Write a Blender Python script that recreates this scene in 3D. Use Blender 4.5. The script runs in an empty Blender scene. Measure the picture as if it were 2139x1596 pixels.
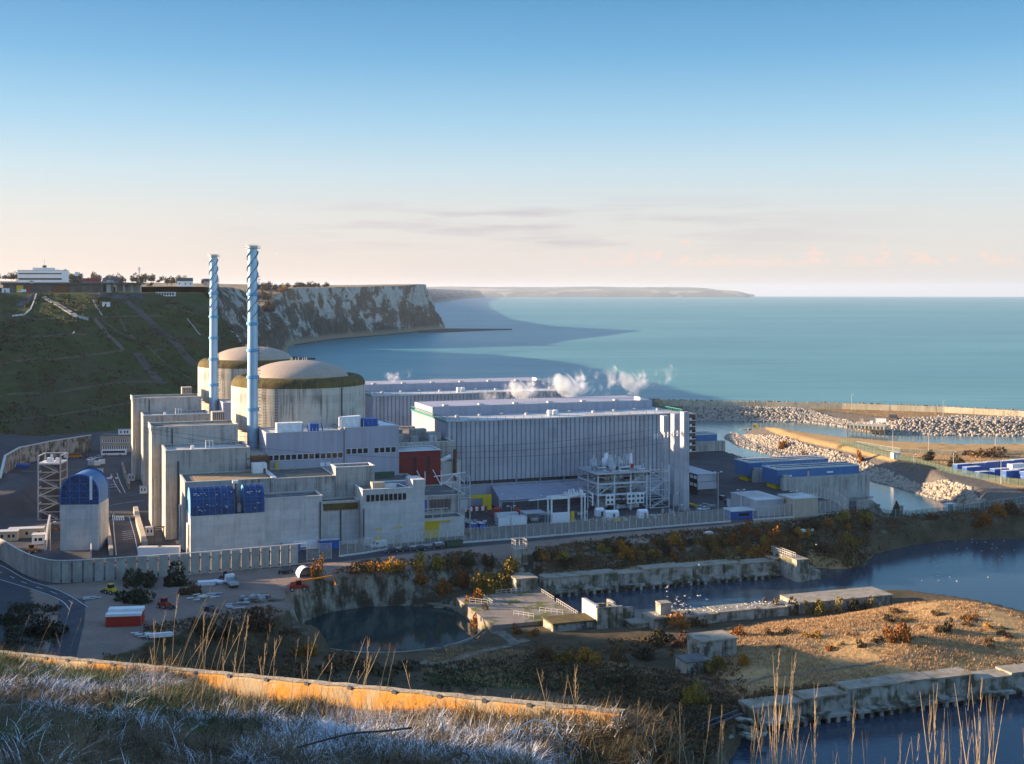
import bpy, math, random
import numpy as np
from mathutils import Vector, Matrix

random.seed(7)
RNG = np.random.default_rng(11)
SC = bpy.context.scene
COL = SC.collection
R = math.radians

# ------------------------------------------------------------------ camera, sky, sun, exposure
CAM_Z, FOC, CX, EYE = 95.0, 2650.0, 1069.5, 605.5      # metres, pixels of the 2139 px wide photograph
cam_d = bpy.data.cameras.new('camera')
cam_d.sensor_fit = 'HORIZONTAL'
cam_d.sensor_width = 36.0
cam_d.lens = 36.0 * FOC / 2139.0
cam_d.shift_y = -(798.0 - EYE) / 2139.0
cam_d.clip_start = 0.2
cam_d.clip_end = 200000.0
cam = bpy.data.objects.new('camera', cam_d)
cam.location = (0, 0, CAM_Z)
cam.rotation_euler = (R(90), 0, 0)
COL.objects.link(cam)
SC.camera = cam

SUN_AZ, SUN_EL = 7.0, 12.0            # degrees: ahead of due left, above the horizon
sun_dir = Vector((-math.cos(R(SUN_AZ)) * math.cos(R(SUN_EL)), math.sin(R(SUN_AZ)) * math.cos(R(SUN_EL)), math.sin(R(SUN_EL))))
sun_d = bpy.data.lights.new('sun', 'SUN')
sun_d.energy = 5.0
sun_d.angle = R(0.5)
sun_d.color = (1.0, 0.74, 0.48)
sun = bpy.data.objects.new('sun', sun_d)
sun.rotation_euler = sun_dir.to_track_quat('Z', 'Y').to_euler()
sun.location = (-200, 60, 300)
COL.objects.link(sun)

world = bpy.data.worlds.new('World')
SC.world = world
world.use_nodes = True

SC.view_settings.view_transform = 'Standard'
SC.view_settings.look = 'None'
SC.view_settings.exposure = 1.7
SC.view_settings.gamma = 1.0
SC.view_settings.use_curve_mapping = False
cy = SC.cycles
cy.use_denoising = True
cy.max_bounces = 5
cy.diffuse_bounces = 2
cy.glossy_bounces = 3
cy.transmission_bounces = 3
cy.transparent_max_bounces = 8
cy.volume_bounces = 2
cy.caustics_reflective = False
cy.caustics_refractive = False
cy.sample_clamp_indirect = 6.0


def sky_nodes():
    nt = world.node_tree
    N, L = nt.nodes, nt.links
    N.clear()
    out = N.new('ShaderNodeOutputWorld')
    bg = N.new('ShaderNodeBackground')
    bg.inputs['Strength'].default_value = 0.13
    L.new(bg.outputs[0], out.inputs[0])
    sky = N.new('ShaderNodeTexSky')
    sky.sky_type = 'NISHITA'
    sky.sun_disc = False
    sky.sun_elevation = R(SUN_EL)
    sky.sun_rotation = R(-(90 - SUN_AZ))
    sky.altitude = 90
    sky.air_density = 1.0
    sky.dust_density = 0.5
    sky.ozone_density = 3.5
    tc = N.new('ShaderNodeTexCoord')
    sep = N.new('ShaderNodeSeparateXYZ')
    L.new(tc.outputs['Generated'], sep.inputs[0])

    def math_(op, a, b=None, clamp=False):
        m = N.new('ShaderNodeMath'); m.operation = op; m.use_clamp = clamp
        for i, v in enumerate((a, b)):
            if v is None: continue
            if isinstance(v, (int, float)): m.inputs[i].default_value = v
            else: L.new(v, m.inputs[i])
        return m.outputs[0]

    # air colour against elevation: deep blue overhead, pale and rosy near the horizon
    ramp = N.new('ShaderNodeValToRGB')
    cr = ramp.color_ramp
    stops = SKY_STOPS
    while len(cr.elements) < len(stops): cr.elements.new(0.5)
    for e, (p, c) in zip(cr.elements, stops):
        e.position = p; e.color = (*c, 1)
    elev = math_('MULTIPLY', sep.outputs['Z'], 3.2, clamp=True)
    L.new(elev, ramp.inputs[0])
    # warmer and brighter towards the sun (left)
    warm = N.new('ShaderNodeMix'); warm.data_type = 'RGBA'; warm.blend_type = 'MULTIPLY'
    fx = math_('MULTIPLY', math_('ADD', sep.outputs['X'], 0.35), -1.3)
    side = math_('ADD', math_('MULTIPLY', sep.outputs['X'], -1.25), 0.5, clamp=True)
    low = math_('SUBTRACT', 1.0, math_('MULTIPLY', sep.outputs['Z'], 4.5, clamp=True), clamp=True)
    L.new(math_('MULTIPLY', side, low), warm.inputs['Factor'])
    L.new(ramp.outputs[0], warm.inputs['A'])
    warm.inputs['B'].default_value = (1.10, 0.98, 0.93, 1)
    mix = N.new('ShaderNodeMix'); mix.data_type = 'RGBA'
    up = N.new('ShaderNodeMapRange'); up.interpolation_type = 'SMOOTHSTEP'
    up.inputs[1].default_value = 0.24; up.inputs[2].default_value = 0.55; up.inputs[3].default_value = 0.88; up.inputs[4].default_value = 0.15
    L.new(sep.outputs['Z'], up.inputs[0])
    bk = N.new('ShaderNodeMapRange'); bk.interpolation_type = 'SMOOTHSTEP'     # clear air round the sun and behind the viewer
    bk.inputs[1].default_value = 0.0; bk.inputs[2].default_value = 0.7; bk.inputs[3].default_value = 0.25; bk.inputs[4].default_value = 1.0
    L.new(sep.outputs['Y'], bk.inputs[0])
    L.new(math_('MULTIPLY', up.outputs[0], bk.outputs[0]), mix.inputs['Factor'])
    L.new(sky.outputs[0], mix.inputs['A'])
    L.new(warm.outputs['Result'], mix.inputs['B'])
    # clouds: thin streaks and a row of small cumulus low over the sea
    az = math_('ARCTAN2', sep.outputs['X'], sep.outputs['Y'])
    comb = N.new('ShaderNodeCombineXYZ')
    L.new(math_('MULTIPLY', az, 5.0), comb.inputs[0])
    L.new(math_('MULTIPLY', sep.outputs['Z'], 60.0), comb.inputs[1])
    n1 = N.new('ShaderNodeTexNoise'); n1.inputs['Scale'].default_value = 1.3; n1.inputs['Detail'].default_value = 6; n1.inputs['Roughness'].default_value = 0.55
    L.new(comb.outputs[0], n1.inputs['Vector'])

    def band(z0, z1, z2, z3):
        a = N.new('ShaderNodeMapRange'); a.interpolation_type = 'SMOOTHSTEP'
        a.inputs[1].default_value = z0; a.inputs[2].default_value = z1
        L.new(sep.outputs['Z'], a.inputs[0])
        b = N.new('ShaderNodeMapRange'); b.interpolation_type = 'SMOOTHSTEP'
        b.inputs[1].default_value = z2; b.inputs[2].default_value = z3; b.inputs[3].default_value = 1; b.inputs[4].default_value = 0
        L.new(sep.outputs['Z'], b.inputs[0])
        return math_('MULTIPLY', a.outputs[0], b.outputs[0])

    def step(v, lo, hi):
        a = N.new('ShaderNodeMapRange'); a.interpolation_type = 'SMOOTHSTEP'
        a.inputs[1].default_value = lo; a.inputs[2].default_value = hi
        L.new(v, a.inputs[0]); return a.outputs[0]
    streak = math_('MULTIPLY', step(n1.outputs[0], 0.44, 0.62), band(0.022, 0.040, 0.058, 0.078))
    mid = math_('SUBTRACT', 1.0, math_('MULTIPLY', math_('ABSOLUTE', math_('SUBTRACT', az, 0.03)), 3.4), clamp=True)
    m1 = N.new('ShaderNodeMix'); m1.data_type = 'RGBA'
    L.new(math_('MULTIPLY', math_('MULTIPLY', streak, mid), 0.65), m1.inputs['Factor'])
    L.new(mix.outputs['Result'], m1.inputs['A']); m1.inputs['B'].default_value = (*STREAK_C, 1)
    # cumulus
    comb2 = N.new('ShaderNodeCombineXYZ')
    L.new(math_('MULTIPLY', az, 62.0), comb2.inputs[0])
    L.new(math_('MULTIPLY', sep.outputs['Z'], 85.0), comb2.inputs[1])
    n2 = N.new('ShaderNodeTexNoise'); n2.inputs['Scale'].default_value = 1.0; n2.inputs['Detail'].default_value = 7; n2.inputs['Roughness'].default_value = 0.62
    L.new(comb2.outputs[0], n2.inputs['Vector'])
    right = step(az, -0.02, 0.16)
    topb = math_('ADD', math_('MULTIPLY', math_('SUBTRACT', n2.outputs[0], 0.50), 0.10), 0.0250)   # ragged cloud tops, flat base
    lump = math_('MULTIPLY', step(math_('SUBTRACT', topb, sep.outputs['Z']), 0.0, 0.007), step(sep.outputs['Z'], 0.0165, 0.0235))
    m2 = N.new('ShaderNodeMix'); m2.data_type = 'RGBA'
    L.new(math_('MULTIPLY', math_('MULTIPLY', lump, right), 0.95), m2.inputs['Factor'])
    L.new(m1.outputs['Result'], m2.inputs['A']); m2.inputs['B'].default_value = (*CUMULUS_C, 1)
    # sea fog lying on the horizon
    m3 = N.new('ShaderNodeMix'); m3.data_type = 'RGBA'
    L.new(math_('MULTIPLY', band(-0.012, -0.004, -0.0015, 0.002), 0.3), m3.inputs['Factor'])
    L.new(m2.outputs['Result'], m3.inputs['A']); m3.inputs['B'].default_value = (*FOG_C, 1)
    L.new(m3.outputs['Result'], bg.inputs['Color'])


K = 1 / 0.13 / 2 ** 1.7
def sk(r, g, b):      # sRGB 0-255 as seen -> radiance for the 0.13 background
    f = lambda v: ((v / 255 + 0.055) / 1.055) ** 2.4 if v > 10 else v / 255 / 12.92
    return (f(r) * K, f(g) * K, f(b) * K)
SKY_STOPS = [(0.0, sk(219, 207, 204)), (0.10, sk(222, 213, 211)), (0.20, sk(216, 216, 216)), (0.30, sk(196, 216, 226)),
             (0.42, sk(158, 201, 226)), (0.58, sk(106, 170, 212)), (0.75, sk(68, 138, 186)), (1.0, sk(50, 112, 165))]
STREAK_C = sk(196, 188, 197)
CUMULUS_C = sk(250, 222, 208)
FOG_C = sk(214, 212, 218)
sky_nodes()

# ------------------------------------------------------------------ projections
def G(px, py, z=12.0):
    """point of the level plane z seen at a pixel of the photograph"""
    Y = (CAM_Z - z) * FOC / (py - EYE)
    return Vector(((px - CX) / FOC * Y, Y, z))

def at(px, py, Y):
    return Vector(((px - CX) / FOC * Y, Y, CAM_Z - (py - EYE) / FOC * Y))

PA = R(19.5)
AX = np.array([math.cos(PA), math.sin(PA)])
BX = np.array([-math.sin(PA), math.cos(PA)])
C1 = np.array([-80.7, 480.0])
PZ = 12.0                                   # level of the power station platform
PITCH = 124.0                               # from one unit to the next
def W(p, q, z=PZ):
    v = C1 + p * AX + q * BX
    return Vector((v[0], v[1], z))
def PQ(v):
    d = np.array([v[0], v[1]]) - C1
    return float(d @ AX), float(d @ BX)

# ------------------------------------------------------------------ materials
MATS = {}
def new_mat(name):
    m = bpy.data.materials.new(name); m.use_nodes = True
    nt = m.node_tree
    b = nt.nodes['Principled BSDF']
    return m, nt, nt.nodes, nt.links, b

def mix_node(N, L, a, b, fac, blend='MIX'):
    m = N.new('ShaderNodeMix'); m.data_type = 'RGBA'; m.blend_type = blend
    for k, v in (('A', a), ('B', b)):
        if isinstance(v, (tuple, list)): m.inputs[k].default_value = (*v[:3], 1)
        else: L.new(v, m.inputs[k])
    if isinstance(fac, (int, float)): m.inputs['Factor'].default_value = fac
    else: L.new(fac, m.inputs['Factor'])
    return m.outputs['Result']

def noise_node(N, L, vec, scale, detail=5, rough=0.55, dist=0.0):
    n = N.new('ShaderNodeTexNoise')
    n.inputs['Scale'].default_value = scale; n.inputs['Detail'].default_value = detail
    n.inputs['Roughness'].default_value = rough; n.inputs['Distortion'].default_value = dist
    L.new(vec, n.inputs['Vector'])
    return n.outputs[0]

def range_node(N, L, v, a, b, c=0.0, d=1.0):
    r = N.new('ShaderNodeMapRange'); r.inputs[1].default_value = a; r.inputs[2].default_value = b
    r.inputs[3].default_value = c; r.inputs[4].default_value = d
    L.new(v, r.inputs[0]); return r.outputs[0]

def mapped(N, L, vec, scale):
    m = N.new('ShaderNodeMapping'); m.inputs['Scale'].default_value = scale
    L.new(vec, m.inputs['Vector']); return m.outputs[0]

def surf(name, base, rough=0.8, var=0.18, scale=0.25, dirt=None, streak=0.0, joint=None, joint_dark=0.6,
         metal=0.0, bump=0.0, bscale=2.0, spec=0.3, patch=None, patch_lo=0.5, patch_hi=0.62, patch_scale=0.12, rnd=0.0):
    """weathered surface: fine tone variation, patches of a second colour, vertical run-off streaks, panel joints"""
    m, nt, N, L, b = new_mat(name)
    tc = N.new('ShaderNodeTexCoord').outputs['Object']
    c = mix_node(N, L, tuple(v * (1 - var) for v in base), tuple(min(1, v * (1 + var)) for v in base),
                 range_node(N, L, noise_node(N, L, tc, scale, 8, 0.62), 0.3, 0.7))
    if patch:
        c = mix_node(N, L, c, patch, range_node(N, L, noise_node(N, L, tc, patch_scale, 7, 0.6), patch_lo, patch_hi))
    if streak:
        s = noise_node(N, L, mapped(N, L, tc, (0.9, 0.9, 0.05)), 1.0, 6, 0.65)
        s2 = noise_node(N, L, mapped(N, L, tc, (0.15, 0.15, 0.12)), 1.0, 3)
        f = N.new('ShaderNodeMath'); f.operation = 'MULTIPLY'
        L.new(range_node(N, L, s, 0.46, 0.62), f.inputs[0]); L.new(range_node(N, L, s2, 0.38, 0.62), f.inputs[1])
        f2 = N.new('ShaderNodeMath'); f2.operation = 'MULTIPLY'; f2.inputs[1].default_value = streak
        L.new(f.outputs[0], f2.inputs[0])
        c = mix_node(N, L, c, dirt or tuple(v * 0.35 for v in base), f2.outputs[0])
    if joint:
        sp = N.new('ShaderNodeSeparateXYZ'); L.new(tc, sp.inputs[0])
        ad = N.new('ShaderNodeMath'); ad.operation = 'ADD'; L.new(sp.outputs[0], ad.inputs[0]); L.new(sp.outputs[1], ad.inputs[1])
        cb = N.new('ShaderNodeCombineXYZ'); L.new(ad.outputs[0], cb.inputs[0]); L.new(sp.outputs[2], cb.inputs[1])
        br = N.new('ShaderNodeTexBrick'); L.new(cb.outputs[0], br.inputs['Vector'])
        br.offset = 0.0 if len(joint) < 3 else joint[2]
        br.inputs['Scale'].default_value = 1.0
        br.inputs['Brick Width'].default_value = joint[0]; br.inputs['Row Height'].default_value = joint[1]
        br.inputs['Mortar Size'].default_value = 0.05; br.inputs['Mortar Smooth'].default_value = 0.6
        br.inputs['Color1'].default_value = (1, 1, 1, 1); br.inputs['Color2'].default_value = (0.86, 0.86, 0.86, 1)
        br.inputs['Mortar'].default_value = (joint_dark,) * 3 + (1,)
        c = mix_node(N, L, c, br.outputs['Color'], 1.0, 'MULTIPLY')
    if rnd:
        oi = N.new('ShaderNodeObjectInfo')
        c = mix_node(N, L, c, tuple(v * 0.45 for v in base), range_node(N, L, oi.outputs['Random'], 0, 1, 0, rnd))
    L.new(c, b.inputs['Base Color'])
    b.inputs['Roughness'].default_value = rough
    b.inputs['Metallic'].default_value = metal
    b.inputs['Specular IOR Level'].default_value = spec
    if bump:
        bn = N.new('ShaderNodeBump'); bn.inputs['Strength'].default_value = bump; bn.inputs['Distance'].default_value = 0.3
        L.new(noise_node(N, L, tc, bscale, 8, 0.65), bn.inputs['Height']); L.new(bn.outputs[0], b.inputs['Normal'])
    MATS[name] = m
    return m

M_conc = surf('concrete', (0.42, 0.395, 0.36), 0.85, 0.18, 0.15, streak=0.85, joint=(2.6, 2.4), joint_dark=0.72, patch=(0.30, 0.28, 0.25), patch_lo=0.52, patch_hi=0.72, dirt=(0.12, 0.105, 0.085), bump=0.15)
M_conc_plain = surf('plain_concrete', (0.44, 0.41, 0.365), 0.85, 0.16, 0.2, streak=0.75, joint=(24, 4.2), joint_dark=0.80, patch=(0.33, 0.31, 0.275), patch_lo=0.52, patch_hi=0.72, dirt=(0.14, 0.12, 0.10), bump=0.15)
M_conc_light = surf('pale_concrete', (0.54, 0.52, 0.49), 0.85, 0.14, 0.3, streak=0.35, joint=(4.1, 3.3, 0.5), joint_dark=0.74, dirt=(0.2, 0.18, 0.15), bump=0.15)
M_conc_tower = surf('containment_concrete', (0.50, 0.46, 0.39), 0.85, 0.14, 0.12, streak=0.85, patch=(0.36, 0.33, 0.28), patch_lo=0.52, patch_hi=0.75, joint=(80, 3.0), joint_dark=0.80, dirt=(0.10, 0.09, 0.075), bump=0.1)
M_moss = surf('mossy_concrete', (0.115, 0.086, 0.028), 0.95, 0.35, 0.35, streak=0.95, dirt=(0.03, 0.027, 0.02), bump=0.2)
M_dome = surf('dome_roofing', (0.40, 0.345, 0.285), 0.7, 0.10, 0.2, bump=0.05, rnd=0.0)
M_conc_old = surf('weathered_concrete', (0.37, 0.335, 0.28), 0.9, 0.28, 0.4, streak=1.0, joint=(6.0, 40), joint_dark=0.7, dirt=(0.035, 0.034, 0.024), patch=(0.12, 0.115, 0.07), bump=0.3, patch_scale=0.3, patch_lo=0.47, patch_hi=0.58)
M_panel = surf('panel_concrete', (0.42, 0.385, 0.33), 0.85, 0.18, 0.5, streak=0.4, dirt=(0.17, 0.14, 0.11), bump=0.15, patch=(0.30, 0.275, 0.24), rnd=0.35)
M_clad = surf('lilac_cladding', (0.38, 0.37, 0.425), 0.6, 0.05, 0.1, joint=(1.0, 60), joint_dark=0.90, streak=0.15)
M_ribs = surf('ribbed_cladding', (0.43, 0.42, 0.44), 0.55, 0.10, 0.1, streak=0.45, joint=(60, 7.6), joint_dark=0.80, patch=(0.36, 0.35, 0.37), patch_lo=0.5, patch_hi=0.7)
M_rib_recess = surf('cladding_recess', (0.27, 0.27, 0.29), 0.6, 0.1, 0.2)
M_roof_w = surf('white_roof_membrane', (0.54, 0.525, 0.50), 0.6, 0.18, 0.15, patch=(0.36, 0.345, 0.325), patch_scale=0.08)
M_roof_g = surf('grey_roof_felt', (0.13, 0.125, 0.12), 0.9, 0.3, 0.2, patch=(0.22, 0.20, 0.17))
M_roof_b = surf('brown_gravel_roof', (0.30, 0.20, 0.115), 0.95, 0.25, 0.5, patch=(0.24, 0.17, 0.10))
M_quaycap = surf('quay_top', (0.30, 0.26, 0.20), 0.9, 0.25, 0.5, patch=(0.20, 0.17, 0.11), patch_scale=0.3, bump=0.3)
M_cap = surf('coping_stone', (0.55, 0.51, 0.45), 0.8, 0.15, 0.8)
M_white = surf('white_paint', (0.74, 0.73, 0.71), 0.45, 0.07, 0.5, streak=0.15)
M_tarp = surf('white_tarpaulin', (0.78, 0.77, 0.76), 0.5, 0.10, 0.5, bump=0.6, bscale=0.7)
M_teal = surf('teal_paint', (0.03, 0.22, 0.19), 0.5, 0.15, 0.5)
M_blue_net = surf('blue_netting', (0.022, 0.070, 0.18), 0.85, 0.35, 0.9, patch=(0.018, 0.04, 0.10), patch_lo=0.42, patch_hi=0.62, patch_scale=0.5)
M_blue_lt = surf('pale_blue_frame', (0.12, 0.32, 0.52), 0.55, 0.12, 0.5)
M_blue = surf('blue_cladding', (0.045, 0.155, 0.34), 0.5, 0.10, 0.3, joint=(2.0, 60), joint_dark=0.86)
M_blue_box = surf('blue_paint', (0.022, 0.105, 0.36), 0.45, 0.15, 0.6, joint=(0.45, 60), joint_dark=0.8)
M_red = surf('red_cladding', (0.19, 0.018, 0.02), 0.6, 0.12, 0.3, joint=(1.2, 60), joint_dark=0.85)
M_red_p = surf('red_paint', (0.40, 0.035, 0.02), 0.45, 0.12, 0.7)
M_orange = surf('orange_paint', (0.58, 0.19, 0.02), 0.45, 0.12, 0.8)
M_yellow = surf('yellow_paint', (0.62, 0.42, 0.02), 0.5, 0.12, 0.5)
M_green = surf('dark_green_paint', (0.03, 0.08, 0.045), 0.5, 0.15, 0.7)
M_steel = surf('galvanised_steel', (0.40, 0.41, 0.42), 0.5, 0.15, 0.6, metal=0.2)
M_steel_d = surf('dark_steel', (0.07, 0.075, 0.085), 0.5, 0.2, 0.6, metal=0.3)
M_black = surf('black_rubber', (0.02, 0.02, 0.022), 0.8, 0.2, 1.0)
M_carblk = surf('dark_car_paint', (0.018, 0.022, 0.035), 0.25, 0.2, 0.8, spec=0.6)
M_carwht = surf('white_car_paint', (0.72, 0.72, 0.72), 0.3, 0.05, 0.8, spec=0.5)
M_carsil = surf('silver_car_paint', (0.36, 0.38, 0.41), 0.3, 0.05, 0.8, metal=0.4, spec=0.5)
M_chim = surf('chimney_steel', (0.31, 0.47, 0.60), 0.35, 0.07, 0.2, metal=0.25, spec=0.5)
M_rust = surf('rusty_steel', (0.17, 0.075, 0.035), 0.9, 0.3, 0.8, patch=(0.09, 0.05, 0.03))
M_asph = surf('asphalt', (0.055, 0.056, 0.062), 0.9, 0.3, 0.15, patch=(0.085, 0.083, 0.085), patch_scale=0.05)
M_track = surf('earth_track', (0.215, 0.155, 0.115), 0.95, 0.22, 0.3, patch=(0.15, 0.115, 0.09), patch_scale=0.25)
M_line = surf('road_paint', (0.60, 0.60, 0.58), 0.7, 0.25, 1.5)
M_rock = surf('armour_rock', (0.36, 0.305, 0.24), 0.9, 0.35, 0.9, patch=(0.16, 0.135, 0.11), patch_scale=0.5, bump=0.4, bscale=3, rnd=0.3)
M_sea_wall = surf('sea_wall_concrete', (0.46, 0.40, 0.29), 0.9, 0.2, 0.2, streak=0.6, joint=(9, 40), joint_dark=0.6, dirt=(0.16, 0.12, 0.06), bump=0.2)
M_brown = surf('brown_cladding', (0.10, 0.065, 0.05), 0.7, 0.15, 0.5)
M_beige = surf('beige_render', (0.42, 0.35, 0.27), 0.85, 0.12, 0.4, streak=0.2)
M_wood = surf('grey_timber', (0.16, 0.12, 0.09), 0.9, 0.3, 0.8)
M_bark = surf('bark', (0.09, 0.065, 0.045), 0.95, 0.3, 1.5)
M_gull = surf('gull_feathers', (0.78, 0.78, 0.78), 0.7, 0.08, 4.0)
M_gullw = surf('gull_wing_grey', (0.38, 0.40, 0.43), 0.7, 0.08, 4.0)
M_skin = surf('skin', (0.45, 0.28, 0.20), 0.6, 0.05, 5)
M_hiviz = surf('orange_workwear', (0.75, 0.13, 0.02), 0.7, 0.1, 3)
M_darkcloth = surf('dark_workwear', (0.03, 0.035, 0.05), 0.8, 0.1, 3)

def glass_mat():
    m, nt, N, L, b = new_mat('window_glass')
    b.inputs['Base Color'].default_value = (0.018, 0.02, 0.026, 1)
    b.inputs['Roughness'].default_value = 0.12
    b.inputs['Specular IOR Level'].default_value = 0.5
    return m
M_glass = glass_mat()

def leaf_mat(name, c1, c2, c3):
    m, nt, N, L, b = new_mat(name)
    tc = N.new('ShaderNodeTexCoord').outputs['Object']
    oi = N.new('ShaderNodeObjectInfo').outputs['Random']
    a = mix_node(N, L, c1, c2, range_node(N, L, noise_node(N, L, tc, 0.9, 4), 0.35, 0.65))
    a = mix_node(N, L, a, c3, range_node(N, L, noise_node(N, L, tc, 3.0, 3), 0.48, 0.72))
    hs = N.new('ShaderNodeHueSaturation'); L.new(a, hs.inputs['Color'])
    L.new(range_node(N, L, oi, 0, 1, 0.480, 0.515), hs.inputs['Hue'])
    L.new(range_node(N, L, oi, 0, 1, 0.65, 1.2), hs.inputs['Value'])
    L.new(hs.outputs[0], b.inputs['Base Color'])
    b.inputs['Roughness'].default_value = 0.75
    b.inputs['Specular IOR Level'].default_value = 0.15
    try:
        b.inputs['Subsurface Weight'].default_value = 0.0
    except KeyError:
        pass
    return m
M_leaf = {
    'olive': leaf_mat('olive_leaves', (0.16, 0.13, 0.025), (0.28, 0.185, 0.03), (0.36, 0.225, 0.035)),
    'orange': leaf_mat('orange_leaves', (0.27, 0.12, 0.024), (0.42, 0.19, 0.026), (0.20, 0.10, 0.024)),
    'brown': leaf_mat('brown_leaves', (0.12, 0.068, 0.032), (0.17, 0.095, 0.04), (0.075, 0.048, 0.026)),
    'dark': leaf_mat('dark_leaves', (0.038, 0.040, 0.02), (0.06, 0.055, 0.024), (0.085, 0.055, 0.028)),
    'green': leaf_mat('green_leaves', (0.045, 0.055, 0.022), (0.065, 0.072, 0.028), (0.085, 0.08, 0.03)),
    'pale': leaf_mat('pale_leaves', (0.20, 0.145, 0.06), (0.28, 0.20, 0.085), (0.15, 0.105, 0.05)),
    'far': leaf_mat('far_leaves', (0.075, 0.058, 0.042), (0.11, 0.08, 0.056), (0.06, 0.055, 0.042)),
}
# ------------------------------------------------------------------ mesh helpers
def np_mesh(name, V, F, mats, attrs=None, smooth=False, mi=None):
    """mesh from numpy arrays; F is (n,3) or (n,4) or a list of such"""
    me = bpy.data.meshes.new(name)
    V = np.asarray(V, dtype=np.float32)
    Fs = F if isinstance(F, list) else [F]
    Fs = [np.asarray(f, dtype=np.int32) for f in Fs if len(f)]
    loops = np.concatenate([f.ravel() for f in Fs])
    tot = np.concatenate([np.full(len(f), f.shape[1], dtype=np.int32) for f in Fs])
    start = np.concatenate([[0], np.cumsum(tot)[:-1]]).astype(np.int32)
    me.vertices.add(len(V)); me.vertices.foreach_set('co', V.ravel())
    me.loops.add(len(loops)); me.loops.foreach_set('vertex_index', loops)
    me.polygons.add(len(tot)); me.polygons.foreach_set('loop_start', start); me.polygons.foreach_set('loop_total', tot)
    if mi is not None: me.polygons.foreach_set('material_index', np.asarray(mi, dtype=np.int32))
    if smooth: me.polygons.foreach_set('use_smooth', np.ones(len(tot), dtype=bool))
    me.update(calc_edges=True)
    for k, v in (attrs or {}).items():
        a = me.attributes.new(k, 'FLOAT', 'POINT'); a.data.foreach_set('value', np.asarray(v, dtype=np.float32))
    for m in (mats if isinstance(mats, (list, tuple)) else [mats]):
        me.materials.append(m)
    return me

def link(name, me, parent=None):
    o = bpy.data.objects.new(name, me)
    COL.objects.link(o)
    if parent is not None: o.parent = parent
    return o

def tag(o, label=None, cat=None, group=None, kind=None):
    if label: o['label'] = label
    if cat: o['category'] = cat
    if group: o['group'] = group
    if kind: o['kind'] = kind
    return o

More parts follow.
